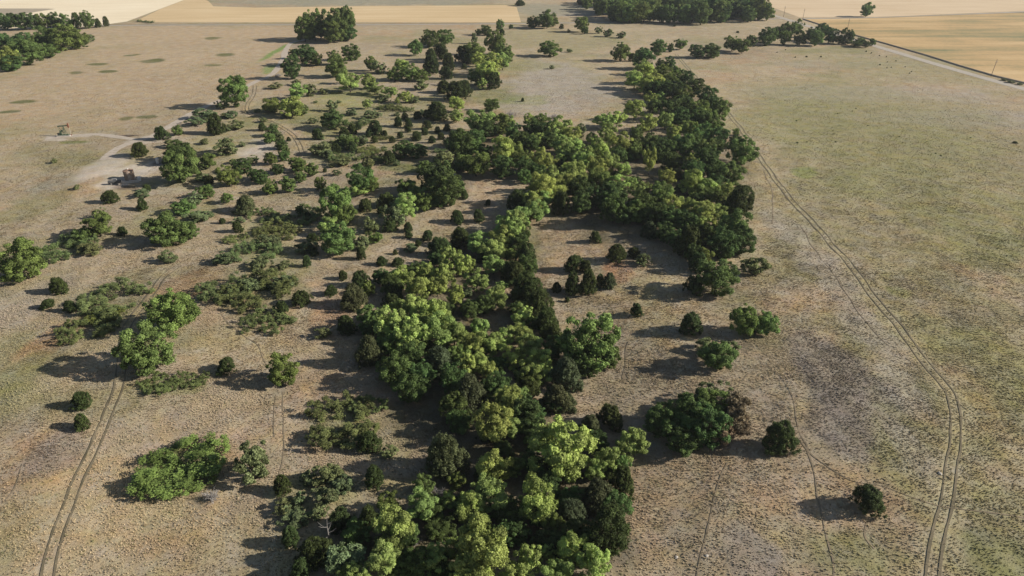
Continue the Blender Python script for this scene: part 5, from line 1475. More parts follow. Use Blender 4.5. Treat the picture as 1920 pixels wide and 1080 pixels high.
        ('T',-71.6,178.9,13.98,2.38)]),
    ("broad dark cedar beside the oil site's bare ground", 'trees beside the oil site', [
        ('C',-147.1,271.0,7.0,5.6)]),
    ("small dark cedar beside a leafy tree beside the oil site's bare ground", 'trees beside the oil site', [
        ('C',-115.2,248.7,2.45,2.2)]),
    ("dark cedar beside a shrub beside the oil site's bare ground", 'trees beside the oil site', [
        ('C',-108.5,240.8,3.96,3.17)]),
    ("broad dark dense-crowned tree beside a shrub beside the oil site's bare ground", 'trees beside the oil site', [
        ('D',-129.1,265.8,12.45,8.71)]),
    ("dark dense-crowned tree beside the oil site's bare ground", 'trees beside the oil site', [
        ('D',-100.6,252.2,7.82,5.47)]),
    ("small dark dense-crowned tree beside a leafy tree beside the oil site's bare ground", 'trees beside the oil site', [
        ('D',-93.7,245.2,5.63,4.5)]),
    ("broad mid-green leafy tree beside a shrub beside the oil site's bare ground", 'trees beside the oil site', [
        ('M',-118.7,242.1,13.44,11.42)]),
    ("mid-green leafy tree beside a shrub beside the oil site's bare ground", 'trees beside the oil site', [
        ('M',-115.4,257.9,7.97,5.58)]),
    ("mid-green leafy tree beside a cedar beside the oil site's bare ground", 'trees beside the oil site', [
        ('M',-100.7,239.0,8.63,7.34)]),
    ("olive loose shrub beside the oil site's bare ground", 'trees beside the oil site', [
        ('S',-115.0,274.7,10.18,6.11)]),
    ('olive upright cedar between the oil site and hummocks', 'brush between oil site and hummocks', [
        ('K',-87.0,214.4,8.61,5.51)]),
    ('mid-green leafy tree beside a shrub between the oil site and hummocks', 'brush between oil site and hummocks', [
        ('M',-104.5,227.3,6.41,4.49)]),
    ('small mid-green leafy tree between the oil site and hummocks', 'brush between oil site and hummocks', [
        ('M',-95.4,222.2,4.45,3.56)]),
    ('broad mid-green leafy tree beside a shrub between the oil site and hummocks', 'brush between oil site and hummocks', [
        ('M',-105.5,212.4,8.19,4.92)]),
    ('small olive loose shrub beside a leafy tree between the oil site and hummocks', 'brush between oil site and hummocks', [
        ('S',-106.0,220.6,6.25,4.38)]),
    ('olive loose shrub beside a leafy tree between the oil site and hummocks', 'brush between oil site and hummocks', [
        ('S',-99.1,207.2,9.8,2.94)]),
    ('small dark cedar between the oil site and hummocks', 'brush between oil site and hummocks', [
        ('C',-90.9,204.8,2.26,1.8)]),
    ('dark cedar beside a thicket between the oil site and hummocks', 'brush between oil site and hummocks', [
        ('C',-83.3,197.7,3.7,3.33)]),
    ('patchy olive low thicket beside a cedar sprawling beside the leafy trees on the two-rut track', 'sprawling sumac', [
        ('T',-96.9,150.7,17.63,3.0)]),
    ('small patchy olive low thicket sprawling beside the leafy trees on the two-rut track', 'sprawling sumac', [
        ('T',-95.7,136.3,13.83,2.35)]),
    ('bright green low thicket sprawling beside the leafy trees on the two-rut track', 'sprawling sumac', [
        ('B',-95.2,142.3,9.1,1.37)]),
    ('broad pale yellow-green tree beside a dark tree in the pale middle of the central grove', 'pale middle of the central grove', [
        ('L',-26.6,133.4,8.53,7.83)]),
    ('broad pale yellow-green tree beside a cedar in the pale middle of the central grove', 'pale middle of the central grove', [
        ('L',-21.7,129.1,8.94,8.2), ('L',-18.1,136.8,8.69,7.98), ('L',-15.8,130.7,8.4,7.72), ('L',-22.9,140.6,7.9,7.25)]),
    ('pale yellow-green tree beside a dark tree in the pale middle of the central grove', 'pale middle of the central grove', [
        ('L',-8.7,128.1,7.07,5.77), ('L',-12.8,131.6,6.9,6.33), ('L',-4.2,128.4,6.47,5.94), ('L',1.7,133.7,6.04,4.93), ('L',2.2,141.6,5.97,6.09), ('L',4.0,128.9,5.87,5.39), ('L',0.9,123.8,5.7,5.23), ('L',-1.7,132.6,5.37,4.93)]),
    ('pale yellow-green tree beside a cedar in the pale middle of the central grove', 'pale middle of the central grove', [
        ('L',-26.1,142.6,5.67,5.21)]),
    ('small pale yellow-green tree beside a dark tree in the pale middle of the central grove', 'pale middle of the central grove', [
        ('L',-7.2,135.8,4.5,5.51), ('L',-6.6,120.8,4.13,5.05), ('L',-4.8,119.3,3.8,4.27)]),
    ('pale yellow-green tree beside a shrub in the pale middle of the central grove', 'pale middle of the central grove', [
        ('L',5.7,122.5,5.65,5.76)]),
    ('pale yellow-green tree beside a leafy tree in the pale middle of the central grove', 'pale middle of the central grove', [
        ('L',6.5,119.2,4.97,4.56)]),
    ('pale yellow-green tree beside dead twigs in the pale middle of the central grove', 'pale middle of the central grove', [
        ('L',-9.1,120.1,4.99,5.59)]),
    ('mid-green leafy tree beside a dark tree in the pale middle of the central grove', 'pale middle of the central grove', [
        ('M',-32.6,139.8,6.09,4.97), ('M',-11.4,123.8,5.28,4.85), ('M',-26.5,127.2,5.1,5.21)]),
    ('mid-green leafy tree beside a cedar in the pale middle of the central grove', 'pale middle of the central grove', [
        ('M',3.7,117.6,6.15,5.64)]),
    ('olive upright cedar beside a dark tree in the dark middle of the central grove', 'dark middle of the central grove', [
        ('K',-15.2,120.2,6.51,6.38), ('K',8.4,110.8,6.14,6.01), ('K',-29.8,123.7,6.09,6.96)]),
    ('olive upright cedar beside a pale tree in the dark middle of the central grove', 'dark middle of the central grove', [
        ('K',11.1,117.9,7.22,7.07)]),
    ('small olive upright cedar beside a dark tree in the dark middle of the central grove', 'dark middle of the central grove', [
        ('K',10.6,110.9,4.88,3.99)]),
    ('olive upright cedar beside a cedar in the dark middle of the central grove', 'dark middle of the central grove', [
        ('K',-7.6,109.8,7.35,7.8)]),
    ('small olive upright cedar beside a cedar in the dark middle of the central grove', 'dark middle of the central grove', [
        ('K',14.4,103.8,4.9,4.0)]),
    ('broad dark dense-crowned tree beside a shrub in the dark middle of the central grove', 'dark middle of the central grove', [
        ('D',-21.1,121.5,7.65,7.02), ('D',-23.7,116.7,7.42,7.19)]),
    ('dark dense-crowned tree beside a shrub in the dark middle of the central grove', 'dark middle of the central grove', [
        ('D',-19.8,112.3,7.23,6.27), ('D',-18.1,116.2,6.1,5.6), ('D',9.3,129.1,5.45,5.0)]),
    ('dark dense-crowned tree beside dead twigs in the dark middle of the central grove', 'dark middle of the central grove', [
        ('D',-11.6,114.4,6.02,6.14)]),
    ('small dark dense-crowned tree beside a cedar in the dark middle of the central grove', 'dark middle of the central grove', [
        ('D',-9.8,102.8,4.62,4.71)]),
    ('dark dense-crowned tree beside a cedar in the dark middle of the central grove', 'dark middle of the central grove', [
        ('D',-11.0,106.6,5.73,5.84)]),
    ('dark dense-crowned tree beside a pale tree in the dark middle of the central grove', 'dark middle of the central grove', [
        ('D',2.5,106.3,6.21,5.7), ('D',-3.2,114.7,6.05,4.93), ('D',3.9,102.3,5.57,5.11)]),
    ('olive loose shrub beside a dark tree in the dark middle of the central grove', 'dark middle of the central grove', [
        ('S',-19.5,117.3,2.95,2.36)]),
    ('olive loose shrub beside a pale tree in the dark middle of the central grove', 'dark middle of the central grove', [
        ('S',8.6,124.8,3.09,2.78)]),
    ('grey bare-twigged shrub in the dark middle of the central grove', 'dark middle of the central grove', [
        ('G',-11.4,119.8,3.54,2.83)]),
    ('dark cedar beside a pale tree in the dark middle of the central grove', 'dark middle of the central grove', [
        ('C',6.5,145.6,6.88,7.72)]),
    ('dark cedar beside a dark tree in the dark middle of the central grove', 'dark middle of the central grove', [
        ('C',5.3,153.8,6.54,6.67), ('C',8.2,139.3,6.36,6.49)]),
    ('small dark cedar beside a dark tree in the dark middle of the central grove', 'dark middle of the central grove', [
        ('C',9.1,134.8,5.03,5.14)]),
    ('broad taller pale yellow-green tree beside a cedar in the grove by the thorn clump', 'central grove by the thorn clump', [
        ('L',-3.3,100.3,7.44,8.35)]),
    ('broad shorter pale yellow-green tree beside a cedar in the grove by the thorn clump', 'central grove by the thorn clump', [
        ('L',-3.3,90.6,6.49,5.95)]),
    ('pale yellow-green tree beside a cedar in the grove by the thorn clump', 'central grove by the thorn clump', [
        ('L',16.5,93.7,5.17,5.27), ('L',2.2,71.4,5.15,5.78), ('L',8.9,73.7,5.05,5.15), ('L',-0.3,101.9,4.96,4.55), ('L',11.8,70.9,4.92,6.02), ('L',6.7,70.0,4.91,4.0), ('L',13.9,92.1,4.63,4.25)]),
    ('broad pale yellow-green tree beside a dark tree in the grove by the thorn clump', 'central grove by the thorn clump', [
        ('L',8.2,93.5,11.67,10.72), ('L',-4.3,71.3,8.97,9.61), ('L',-3.6,84.5,7.57,6.17), ('L',4.2,82.2,7.17,8.41), ('L',-6.0,69.3,6.68,5.45), ('L',-17.7,76.6,6.66,6.79), ('L',-0.3,109.1,6.29,5.78)]),
    ('small taller pale yellow-green tree beside a cedar in the grove by the thorn clump', 'central grove by the thorn clump', [
        ('L',2.2,111.8,3.91,3.59)]),
    ('small shorter pale yellow-green tree beside a cedar in the grove by the thorn clump', 'central grove by the thorn clump', [
        ('L',5.2,74.3,2.97,3.03)]),
    ('broad pale yellow-green tree beside a leafy tree in the grove by the thorn clump', 'central grove by the thorn clump', [
        ('L',21.1,97.6,6.58,5.37)]),
    ('pale yellow-green tree beside a dark tree in the grove by the thorn clump', 'central grove by the thorn clump', [
        ('L',-6.9,82.7,5.44,4.99), ('L',-14.2,82.1,5.41,4.97), ('L',-18.4,71.0,5.13,5.76), ('L',-11.4,72.5,4.59,4.68)]),
    ('small pale yellow-green tree beside dead twigs in the grove by the thorn clump', 'central grove by the thorn clump', [
        ('L',-10.1,84.6,3.23,3.3)]),
    ('pale yellow-green tree beside a shrub in the grove by the thorn clump', 'central grove by the thorn clump', [
        ('L',-22.7,69.2,4.87,3.97)]),
    ('small pale yellow-green tree beside a dark tree in the grove by the thorn clump', 'central grove by the thorn clump', [
        ('L',-8.6,74.7,3.62,3.69)]),
    ('pale yellow-green tree in the grove by the thorn clump', 'central grove by the thorn clump', [
        ('L',-0.4,69.4,4.67,4.29)]),
    ('broad olive upright cedar beside a dark tree in the grove by the thorn clump', 'central grove by the thorn clump', [
        ('K',-11.1,93.0,7.44,8.2)]),
    ('small olive upright cedar beside a pale tree in the grove by the thorn clump', 'central grove by the thorn clump', [
        ('K',5.9,92.8,4.54,3.71)]),
    ('middling taller olive upright cedar beside a dark tree in the grove by the thorn clump', 'central grove by the thorn clump', [
        ('K',13.9,84.9,6.18,5.8)]),
    ('middling shorter olive upright cedar beside a dark tree in the grove by the thorn clump', 'central grove by the thorn clump', [
        ('K',9.5,82.8,5.26,4.29)]),
    ('dark dense-crowned tree beside an upright cedar in the grove by the thorn clump', 'central grove by the thorn clump', [
        ('D',15.5,99.0,4.03,4.11)]),
    ('dark dense-crowned tree beside a cedar in the grove by the thorn clump', 'central grove by the thorn clump', [
        ('D',9.8,77.2,4.82,4.43), ('D',-23.5,76.9,4.81,4.41)]),
    ('dark dense-crowned tree beside a pale tree in the grove by the thorn clump', 'central grove by the thorn clump', [
        ('D',-13.9,71.0,5.34,4.36), ('D',0.0,81.9,5.22,4.26)]),
    ('dark dense-crowned tree beside dead twigs in the grove by the thorn clump', 'central grove by the thorn clump', [
        ('D',-15.9,77.3,4.03,3.7)]),
    ('dark dense-crowned tree beside a leafy tree in the grove by the thorn clump', 'central grove by the thorn clump', [
        ('D',-0.8,77.9,4.45,3.63)]),
    ('middling taller mid-green leafy tree beside a cedar in the grove by the thorn clump', 'central grove by the thorn clump', [
        ('M',-19.7,83.3,4.02,3.69)]),
    ('middling shorter mid-green leafy tree beside a cedar in the grove by the thorn clump', 'central grove by the thorn clump', [
        ('M',19.0,93.5,3.43,3.49)]),
    ('mid-green leafy tree beside a dark tree in the grove by the thorn clump', 'central grove by the thorn clump', [
        ('M',6.5,79.6,3.9,3.97), ('M',0.4,92.5,3.85,3.54)]),
    ('middling taller mid-green leafy tree beside dead twigs in the grove by the thorn clump', 'central grove by the thorn clump', [
        ('M',-14.6,87.5,3.93,3.61)]),
    ('middling shorter mid-green leafy tree beside dead twigs in the grove by the thorn clump', 'central grove by the thorn clump', [
        ('M',-9.2,89.3,3.32,3.05)]),
    ('mid-green leafy tree beside a pale tree in the grove by the thorn clump', 'central grove by the thorn clump', [
        ('M',-5.0,79.5,4.11,3.35)]),
    ('grey bare-twigged shrub beside a leafy tree in the grove by the thorn clump', 'central grove by the thorn clump', [
        ('G',-12.3,86.9,3.05,2.44)]),
    ('small grey bare-twigged shrub beside a dark tree in the grove by the thorn clump', 'central grove by the thorn clump', [
        ('G',-14.8,77.1,2.22,1.56)]),
    ('dark cedar beside a dark tree in the grove by the thorn clump', 'central grove by the thorn clump', [
        ('C',-29.0,73.7,5.46,4.46), ('C',18.3,87.5,4.56,6.05), ('C',-26.6,80.2,4.12,4.2)]),
    ('broad dark cedar beside a dark tree in the grove by the thorn clump', 'central grove by the thorn clump', [
        ('C',14.5,76.6,7.33,8.23)]),
    ('small dark cedar beside a dark tree in the grove by the thorn clump', 'central grove by the thorn clump', [
        ('C',-22.6,80.6,3.51,3.94)]),
    ('dark cedar beside a shrub in the grove by the thorn clump', 'central grove by the thorn clump', [
        ('C',-30.6,70.6,3.81,3.5)]),
    ('olive loose shrub in the grove by the thorn clump', 'central grove by the thorn clump', [
        ('S',-24.1,72.1,6.35,4.44)]),
    ('broad wider dark cedar by the cross road beyond the grey pasture', 'trees by the cross road', [
        ('C',8.3,785.4,11.53,5.76)]),
    ('broad narrower dark cedar by the cross road beyond the grey pasture', 'trees by the cross road', [
        ('C',71.7,795.1,9.32,9.32)]),
    ('dark cedar beside a leafy tree by the cross road beyond the grey pasture', 'trees by the cross road', [
        ('C',41.2,619.0,4.15,4.15)]),
    ('small dark cedar by the cross road beyond the grey pasture', 'trees by the cross road', [
        ('C',137.9,633.6,2.83,1.7), ('C',181.6,597.3,2.68,1.61)]),
    ('broad dark dense-crowned tree beside a leafy tree by the cross road beyond the grey pasture', 'trees by the cross road', [
        ('D',17.0,627.0,10.24,9.22)]),
    ('dark dense-crowned tree by the cross road beyond the grey pasture', 'trees by the cross road', [
        ('D',23.2,636.5,8.5,7.65)]),
    ('small dark dense-crowned tree beside a leafy tree by the cross road beyond the grey pasture', 'trees by the cross road', [
        ('D',58.1,591.3,6.18,5.56)]),
    ('small dark dense-crowned tree by the cross road beyond the grey pasture', 'trees by the cross road', [
        ('D',-0.9,619.0,4.15,3.73)]),
    ('broad mid-green leafy tree beside a cedar by the cross road beyond the grey pasture', 'trees by the cross road', [
        ('M',29.2,621.7,14.75,14.75)]),
    ('small mid-green leafy tree by the cross road beyond the grey pasture', 'trees by the cross road', [
        ('M',35.3,633.3,8.46,7.62)]),
    ('mid-green leafy tree beside a dark tree by the cross road beyond the grey pasture', 'trees by the cross road', [
        ('M',56.4,601.7,11.64,11.64)]),
    ('mid-green leafy tree by the cross road beyond the grey pasture', 'trees by the cross road', [
        ('M',74.3,752.3,12.15,12.15)]),
    ('olive loose shrub by the cross road beyond the grey pasture', 'trees by the cross road', [
        ('S',74.8,577.6,8.64,6.05), ('S',84.3,571.1,7.7,4.62), ('S',69.1,594.1,6.65,5.32)]),
    ('small olive loose shrub by the cross road beyond the grey pasture', 'trees by the cross road', [
        ('S',45.6,599.3,4.03,2.82)]),
    ('mid-green leafy tree on the bare grey pasture', 'bushes on the bare grey pasture', [
        ('M',25.4,492.0,15.6,10.14)]),
    ('small olive loose shrub on the bare grey pasture', 'bushes on the bare grey pasture', [
        ('S',24.7,448.5,3.43,2.4)]),
    ('olive loose shrub on the bare grey pasture', 'bushes on the bare grey pasture', [
        ('S',39.9,508.1,4.61,2.31)]),
    ('dark cedar on the bare grey pasture', 'bushes on the bare grey pasture', [
        ('C',5.5,364.7,1.99,1.99)]),
    ('broad wider mid-green leafy tree at the corner by the gravel road', 'trees at the pasture corner', [
        ('M',153.0,510.7,13.07,10.46)]),
    ('broad narrower mid-green leafy tree at the corner by the gravel road', 'trees at the pasture corner', [
        ('M',98.7,494.4,11.94,10.75)]),
    ('mid-green leafy tree at the corner by the gravel road', 'trees at the pasture corner', [
        ('M',157.8,502.4,10.61,9.55), ('M',226.4,589.8,9.66,11.6), ('M',118.5,517.9,9.36,7.49)]),
    ('mid-green leafy tree beside a dark tree at the corner by the gravel road', 'trees at the pasture corner', [
        ('M',199.1,539.3,9.71,9.71), ('M',251.6,533.8,8.83,6.18), ('M',173.2,532.9,8.81,7.93)]),
    ('broad mid-green leafy tree beside a dark tree at the corner by the gravel road', 'trees at the pasture corner', [
        ('M',219.4,534.0,12.01,12.01), ('M',213.1,571.2,11.94,11.94)]),
    ('small mid-green leafy tree at the corner by the gravel road', 'trees at the pasture corner', [
        ('M',261.3,534.5,5.23,5.23)]),
    ('small taller dark dense-crowned tree at the corner by the gravel road', 'trees at the pasture corner', [
        ('D',240.9,542.5,8.15,6.52)]),
    ('small shorter dark dense-crowned tree at the corner by the gravel road', 'trees at the pasture corner', [
        ('D',110.1,509.1,4.99,5.99)]),
    ('dark dense-crowned tree at the corner by the gravel road', 'trees at the pasture corner', [
        ('D',123.0,485.9,12.5,8.75), ('D',239.2,572.6,11.97,10.77), ('D',234.7,546.0,11.45,11.45), ('D',224.1,556.3,9.99,9.99)]),
    ('broad dark dense-crowned tree at the corner by the gravel road', 'trees at the pasture corner', [
        ('D',132.3,486.3,13.24,9.27)]),
    ('broad dark dense-crowned tree beside a leafy tree at the corner by the gravel road', 'trees at the pasture corner', [
        ('D',183.7,535.7,13.65,12.97)]),
    ('dark dense-crowned tree beside a leafy tree at the corner by the gravel road', 'trees at the pasture corner', [
        ('D',244.9,541.2,11.36,11.36), ('D',209.8,536.7,10.47,10.47), ('D',205.3,569.3,9.36,9.36), ('D',193.0,548.1,9.03,10.84)]),
    ('small wider dark dense-crowned tree beside a leafy tree at the corner by the gravel road', 'trees at the pasture corner', [
        ('D',246.6,528.1,7.16,4.3)]),
    ('small narrower dark dense-crowned tree beside a leafy tree at the corner by the gravel road', 'trees at the pasture corner', [
        ('D',253.6,526.6,5.95,4.76)]),
    ('pale yellow-green tree at the corner by the gravel road', 'trees at the pasture corner', [
        ('L',236.6,694.3,7.2,6.48)]),
    ("mid-green leafy tree alone at the tan field's edge beyond the gravel road", "lone tree at the tan field's edge", [
        ('M',328.6,696.4,12.83,12.83)]),
    ('dark cedar dotting the gravel-road pasture', 'tiny cedars dotting the gravel-road pasture', [
        ('C',120.1,290.7,1.01,0.51), ('C',192.7,516.9,0.97,0.68), ('C',183.1,506.2,0.95,0.67), ('C',247.2,503.8,0.95,0.76), ('C',248.0,493.5,0.93,0.74), ('C',250.8,489.5,0.92,0.74), ('C',249.8,474.1,0.89,0.72), ('C',242.6,470.6,0.89,0.62), ('C',136.8,291.9,0.87,0.44), ('C',246.1,454.5,0.86,0.6), ('C',236.6,452.8,0.86,0.6), ('C',233.1,451.1,0.86,0.6), ('C',242.5,439.4,0.84,0.58), ('C',170.4,275.7,0.83,0.41), ('C',238.8,434.5,0.83,0.58), ('C',171.0,272.9,0.82,0.41), ('C',132.7,327.1,0.8,0.48), ('C',161.8,317.7,0.78,0.39), ('C',167.3,299.5,0.74,0.37), ('C',197.3,297.9,0.74,0.37), ('C',124.7,292.0,0.73,0.36)]),
    ('broad dark cedar dotting the gravel-road pasture', 'tiny cedars dotting the gravel-road pasture', [
        ('C',211.5,290.3,2.31,0.81), ('C',197.0,488.9,1.61,0.97), ('C',206.6,488.9,1.38,0.97), ('C',246.1,509.6,1.2,0.96), ('C',189.0,487.4,1.15,0.8), ('C',233.4,461.2,1.09,0.76)]),
    ('small dark cedar dotting the gravel-road pasture', 'tiny cedars dotting the gravel-road pasture', [
        ('C',170.1,349.4,0.68,0.41), ('C',166.2,344.4,0.67,0.4), ('C',157.0,339.6,0.66,0.4)]),
    ('olive loose shrub on the weedy mound between the cream and gold fields', 'weedy mound between fields', [
        ('S',-317.0,655.8,6.82,2.04), ('S',-330.3,663.2,6.4,1.92), ('S',-324.5,660.7,5.39,1.62)]),
    ('olive loose shrub in the weedy ditch beside the leaning utility pole', 'weeds in the ditch', [
        ('S',283.4,408.2,5.04,1.51), ('S',283.0,414.4,4.47,1.34), ('S',284.4,403.0,4.36,1.31)]),
    ('mid-green leafy tree beside a dark tree in the long wood beyond the cross road', 'long wood beyond the cross road', [
        ('M',204.5,750.4,20.32,18.44), ('M',233.9,723.1,20.22,22.07), ('M',98.0,736.1,19.93,21.34), ('M',134.4,748.6,19.61,18.81), ('M',110.9,714.1,19.37,20.15), ('M',230.7,737.4,19.33,20.11), ('M',199.2,688.2,19.32,18.33), ('M',200.7,755.7,19.14,17.37), ('M',222.3,677.2,19.01,20.75), ('M',144.4,692.4,18.81,20.15), ('M',110.6,796.3,18.71,20.61), ('M',103.0,676.3,18.41,19.15), ('M',186.6,673.6,18.35,17.96), ('M',168.6,690.6,18.18,16.88), ('M',207.6,689.9,18.17,16.12), ('M',116.2,660.4,18.01,17.45), ('M',96.3,659.0,17.97,17.78), ('M',125.1,717.4,17.59,17.58), ('M',214.0,742.3,17.52,17.16), ('M',181.2,659.8,17.41,17.58), ('M',111.0,654.4,17.28,17.1), ('M',142.5,758.0,17.21,17.9), ('M',120.2,717.5,16.98,14.72), ('M',125.4,664.9,16.96,17.3), ('M',95.7,716.4,16.95,15.9), ('M',207.8,676.6,16.66,14.61), ('M',219.8,676.6,16.66,14.61), ('M',162.6,642.8,16.42,18.09), ('M',132.7,814.9,16.31,17.13), ('M',143.7,804.9,16.13,14.81), ('M',225.9,722.0,15.81,15.64), ('M',149.5,690.2,15.75,16.07), ('M',129.4,681.5,15.57,16.2), ('M',109.6,678.0,15.5,15.18), ('M',221.1,692.1,15.2,14.72), ('M',149.5,745.9,15.01,13.48), ('M',102.9,655.2,15.01,15.15), ('M',151.3,679.2,14.94,13.1), ('M',149.4,650.7,14.91,15.36), ('M',137.3,650.7,14.33,15.35), ('M',121.1,698.1,14.1,13.38)]),
    ('small mid-green leafy tree in the long wood beyond the cross road', 'long wood beyond the cross road', [
        ('M',134.7,727.3,14.02,12.59), ('M',228.1,670.9,13.58,14.13)]),
    ('small mid-green leafy tree beside a dark tree in the long wood beyond the cross road', 'long wood beyond the cross road', [
        ('M',215.8,741.8,13.64,12.38), ('M',180.3,731.0,13.45,11.8), ('M',187.3,723.9,13.33,13.32), ('M',178.8,695.3,12.83,13.08)]),
    ('mid-green leafy tree in the long wood beyond the cross road', 'long wood beyond the cross road', [
        ('M',190.6,801.4,19.52,20.71), ('M',85.1,708.2,18.01,15.8), ('M',117.3,753.0,17.77,15.95), ('M',127.5,764.2,16.68,16.67), ('M',167.3,722.0,15.81,15.64), ('M',159.1,717.2,15.71,16.66), ('M',204.7,816.6,15.64,14.68), ('M',255.5,810.0,15.52,14.88), ('M',260.6,800.7,15.35,14.56), ('M',248.1,819.8,14.99,14.07), ('M',224.1,755.2,14.52,14.52), ('M',185.4,817.2,14.24,13.5)]),
    ('broad mid-green leafy tree beside a dark tree in the long wood beyond the cross road', 'long wood beyond the cross road', [
        ('M',169.0,799.7,21.58,18.93), ('M',205.5,784.2,21.18,18.8), ('M',117.4,781.0,21.09,20.43), ('M',157.7,741.1,20.72,18.39), ('M',187.4,738.9,20.66,19.8), ('M',176.2,737.4,20.62,19.14)]),
    ('dark dense-crowned tree beside a leafy tree in the long wood beyond the cross road', 'long wood beyond the cross road', [
        ('D',148.6,798.5,19.47,17.08), ('D',99.9,689.3,18.73,20.82), ('D',92.8,668.0,18.21,17.46), ('D',161.4,690.7,18.19,15.96), ('D',221.9,800.2,18.11,18.84), ('D',181.2,677.3,17.83,19.83), ('D',151.6,682.1,17.36,18.77), ('D',213.7,709.9,16.79,17.3), ('D',124.9,697.2,16.53,14.5), ('D',227.1,789.8,16.52,16.68), ('D',232.4,719.6,16.39,15.22), ('D',185.7,658.8,16.24,16.07), ('D',210.9,680.0,16.12,17.43), ('D',194.7,735.8,16.1,15.6), ('D',140.7,690.2,15.75,16.07), ('D',157.4,653.6,15.54,15.54), ('D',205.0,739.1,15.53,13.94), ('D',208.9,660.7,13.97,12.97), ('D',132.1,659.2,13.94,14.21), ('D',153.7,754.3,13.85,14.69)]),
    ('small dark dense-crowned tree beside a leafy tree in the long wood beyond the cross road', 'long wood beyond the cross road', [
        ('D',200.8,678.6,13.14,12.33), ('D',176.3,663.7,12.86,14.03)]),
    ('dark dense-crowned tree in the long wood beyond the cross road', 'long wood beyond the cross road', [
        ('D',88.7,809.7,17.62,16.0), ('D',92.7,770.3,16.81,16.46), ('D',166.0,836.3,16.0,14.2), ('D',175.8,768.5,14.09,15.81)]),
    ('broad dark dense-crowned tree beside a leafy tree in the long wood beyond the cross road', 'long wood beyond the cross road', [
        ('D',97.1,785.7,21.21,20.55), ('D',102.4,726.6,20.32,21.35)]),
    ('dark dense-crowned tree beside a pale tree low under the canopy of the grove', 'understorey of the central grove', [
        ('D',-7.0,83.5,5.94,3.03), ('D',3.7,107.2,5.9,3.36), ('D',-17.9,164.9,5.89,3.42), ('D',-13.1,82.9,5.8,3.3), ('D',-16.9,72.5,5.71,3.31), ('D',-20.7,157.9,5.7,3.08), ('D',4.7,100.1,5.39,3.07), ('D',9.8,93.2,5.36,3.27), ('D',-16.0,146.7,5.23,2.77), ('D',-4.9,130.7,5.08,3.3), ('D',0.6,78.6,4.99,3.14), ('D',4.9,82.1,4.93,2.96), ('D',-12.6,135.3,4.92,2.85), ('D',-2.9,123.1,4.72,2.97), ('D',-7.4,138.9,4.71,2.64), ('D',-3.9,75.4,4.67,2.57), ('D',-25.7,131.6,4.52,2.71), ('D',-17.0,78.2,4.48,2.51), ('D',1.0,148.3,4.47,2.51), ('D',-10.3,147.7,4.46,2.9), ('D',-1.6,83.2,4.34,2.17), ('D',-10.1,72.0,4.25,2.21), ('D',-22.1,149.2,4.18,2.21)]),
    ('dark dense-crowned tree beside dead twigs low under the canopy of the grove', 'understorey of the central grove', [
        ('D',-20.3,175.1,5.64,2.99), ('D',-11.0,78.8,5.01,2.7), ('D',-10.9,117.3,4.83,2.8)]),
    ('dark dense-crowned tree beside a leafy tree low under the canopy of the grove', 'understorey of the central grove', [
        ('D',-12.1,125.4,5.21,3.23), ('D',2.4,120.4,5.19,2.7), ('D',-32.3,136.0,4.93,3.16), ('D',-29.3,127.5,4.84,3.05)]),
    ('dark dense-crowned tree beside a cedar low under the canopy of the grove', 'understorey of the central grove', [
        ('D',0.3,161.8,4.96,2.88), ('D',5.7,141.4,4.93,2.47)]),
    ('dark dense-crowned tree beside an upright cedar low under the canopy of the grove', 'understorey of the central grove', [
        ('D',8.4,111.1,5.67,3.29), ('D',9.9,85.8,5.5,3.36), ('D',-5.1,114.1,5.26,2.79), ('D',-15.7,121.5,5.23,2.77), ('D',3.2,94.7,4.5,2.83), ('D',-24.5,121.5,4.27,2.18)]),
    ('small dark dense-crowned tree beside an upright cedar low under the canopy of the grove', 'understorey of the central grove', [
        ('D',-10.5,95.2,4.06,2.31)]),
    ('broad dark dense-crowned tree beside an upright cedar low under the canopy of the grove', 'understorey of the central grove', [
        ('D',5.3,88.9,5.96,3.28), ('D',16.4,84.0,5.95,3.69)]),
    ('small dark dense-crowned tree beside a pale tree low under the canopy of the grove', 'understorey of the central grove', [
        ('D',6.5,128.6,4.02,2.13)]),
    ('middling wider dark dense-crowned tree beside a shrub low under the canopy of the grove', 'understorey of the central grove', [
        ('D',-24.7,73.1,4.78,2.48)]),
    ('middling narrower dark dense-crowned tree beside a shrub low under the canopy of the grove', 'understorey of the central grove', [
        ('D',-19.2,117.0,4.42,2.52)]),
    ('broad dark dense-crowned tree beside dead twigs low under the canopy of the grove', 'understorey of the central grove', [
        ('D',-25.6,167.4,5.96,3.46)]),
    ('dark cedar beside a pale tree low under the canopy of the grove', 'understorey of the central grove', [
        ('C',2.0,154.5,5.6,3.31), ('C',-1.6,97.4,4.82,2.46), ('C',-4.0,101.7,4.73,2.55), ('C',-22.4,139.2,4.72,3.07), ('C',11.2,74.0,4.71,3.01), ('C',17.1,92.7,4.66,2.66), ('C',-11.8,171.2,4.29,2.7), ('C',-8.0,177.8,4.24,2.29), ('C',-18.2,128.9,4.17,2.5), ('C',-4.9,91.2,4.16,2.21)]),
    ('broad dark cedar beside a leafy tree low under the canopy of the grove', 'understorey of the central grove', [
        ('C',3.5,115.0,5.81,3.54)]),
    ('dark cedar beside a dark tree low under the canopy of the grove', 'understorey of the central grove', [
        ('C',-0.9,169.3,5.14,3.03), ('C',-29.3,149.1,4.97,2.98), ('C',-9.3,106.3,4.75,2.8)]),
    ('broad dark cedar beside a pale tree low under the canopy of the grove', 'understorey of the central grove', [
        ('C',5.4,76.4,6.01,3.06)]),
    ('dark dense-crowned tree beside a pale tree low under the canopy of the wood', 'understorey of the dense wood', [
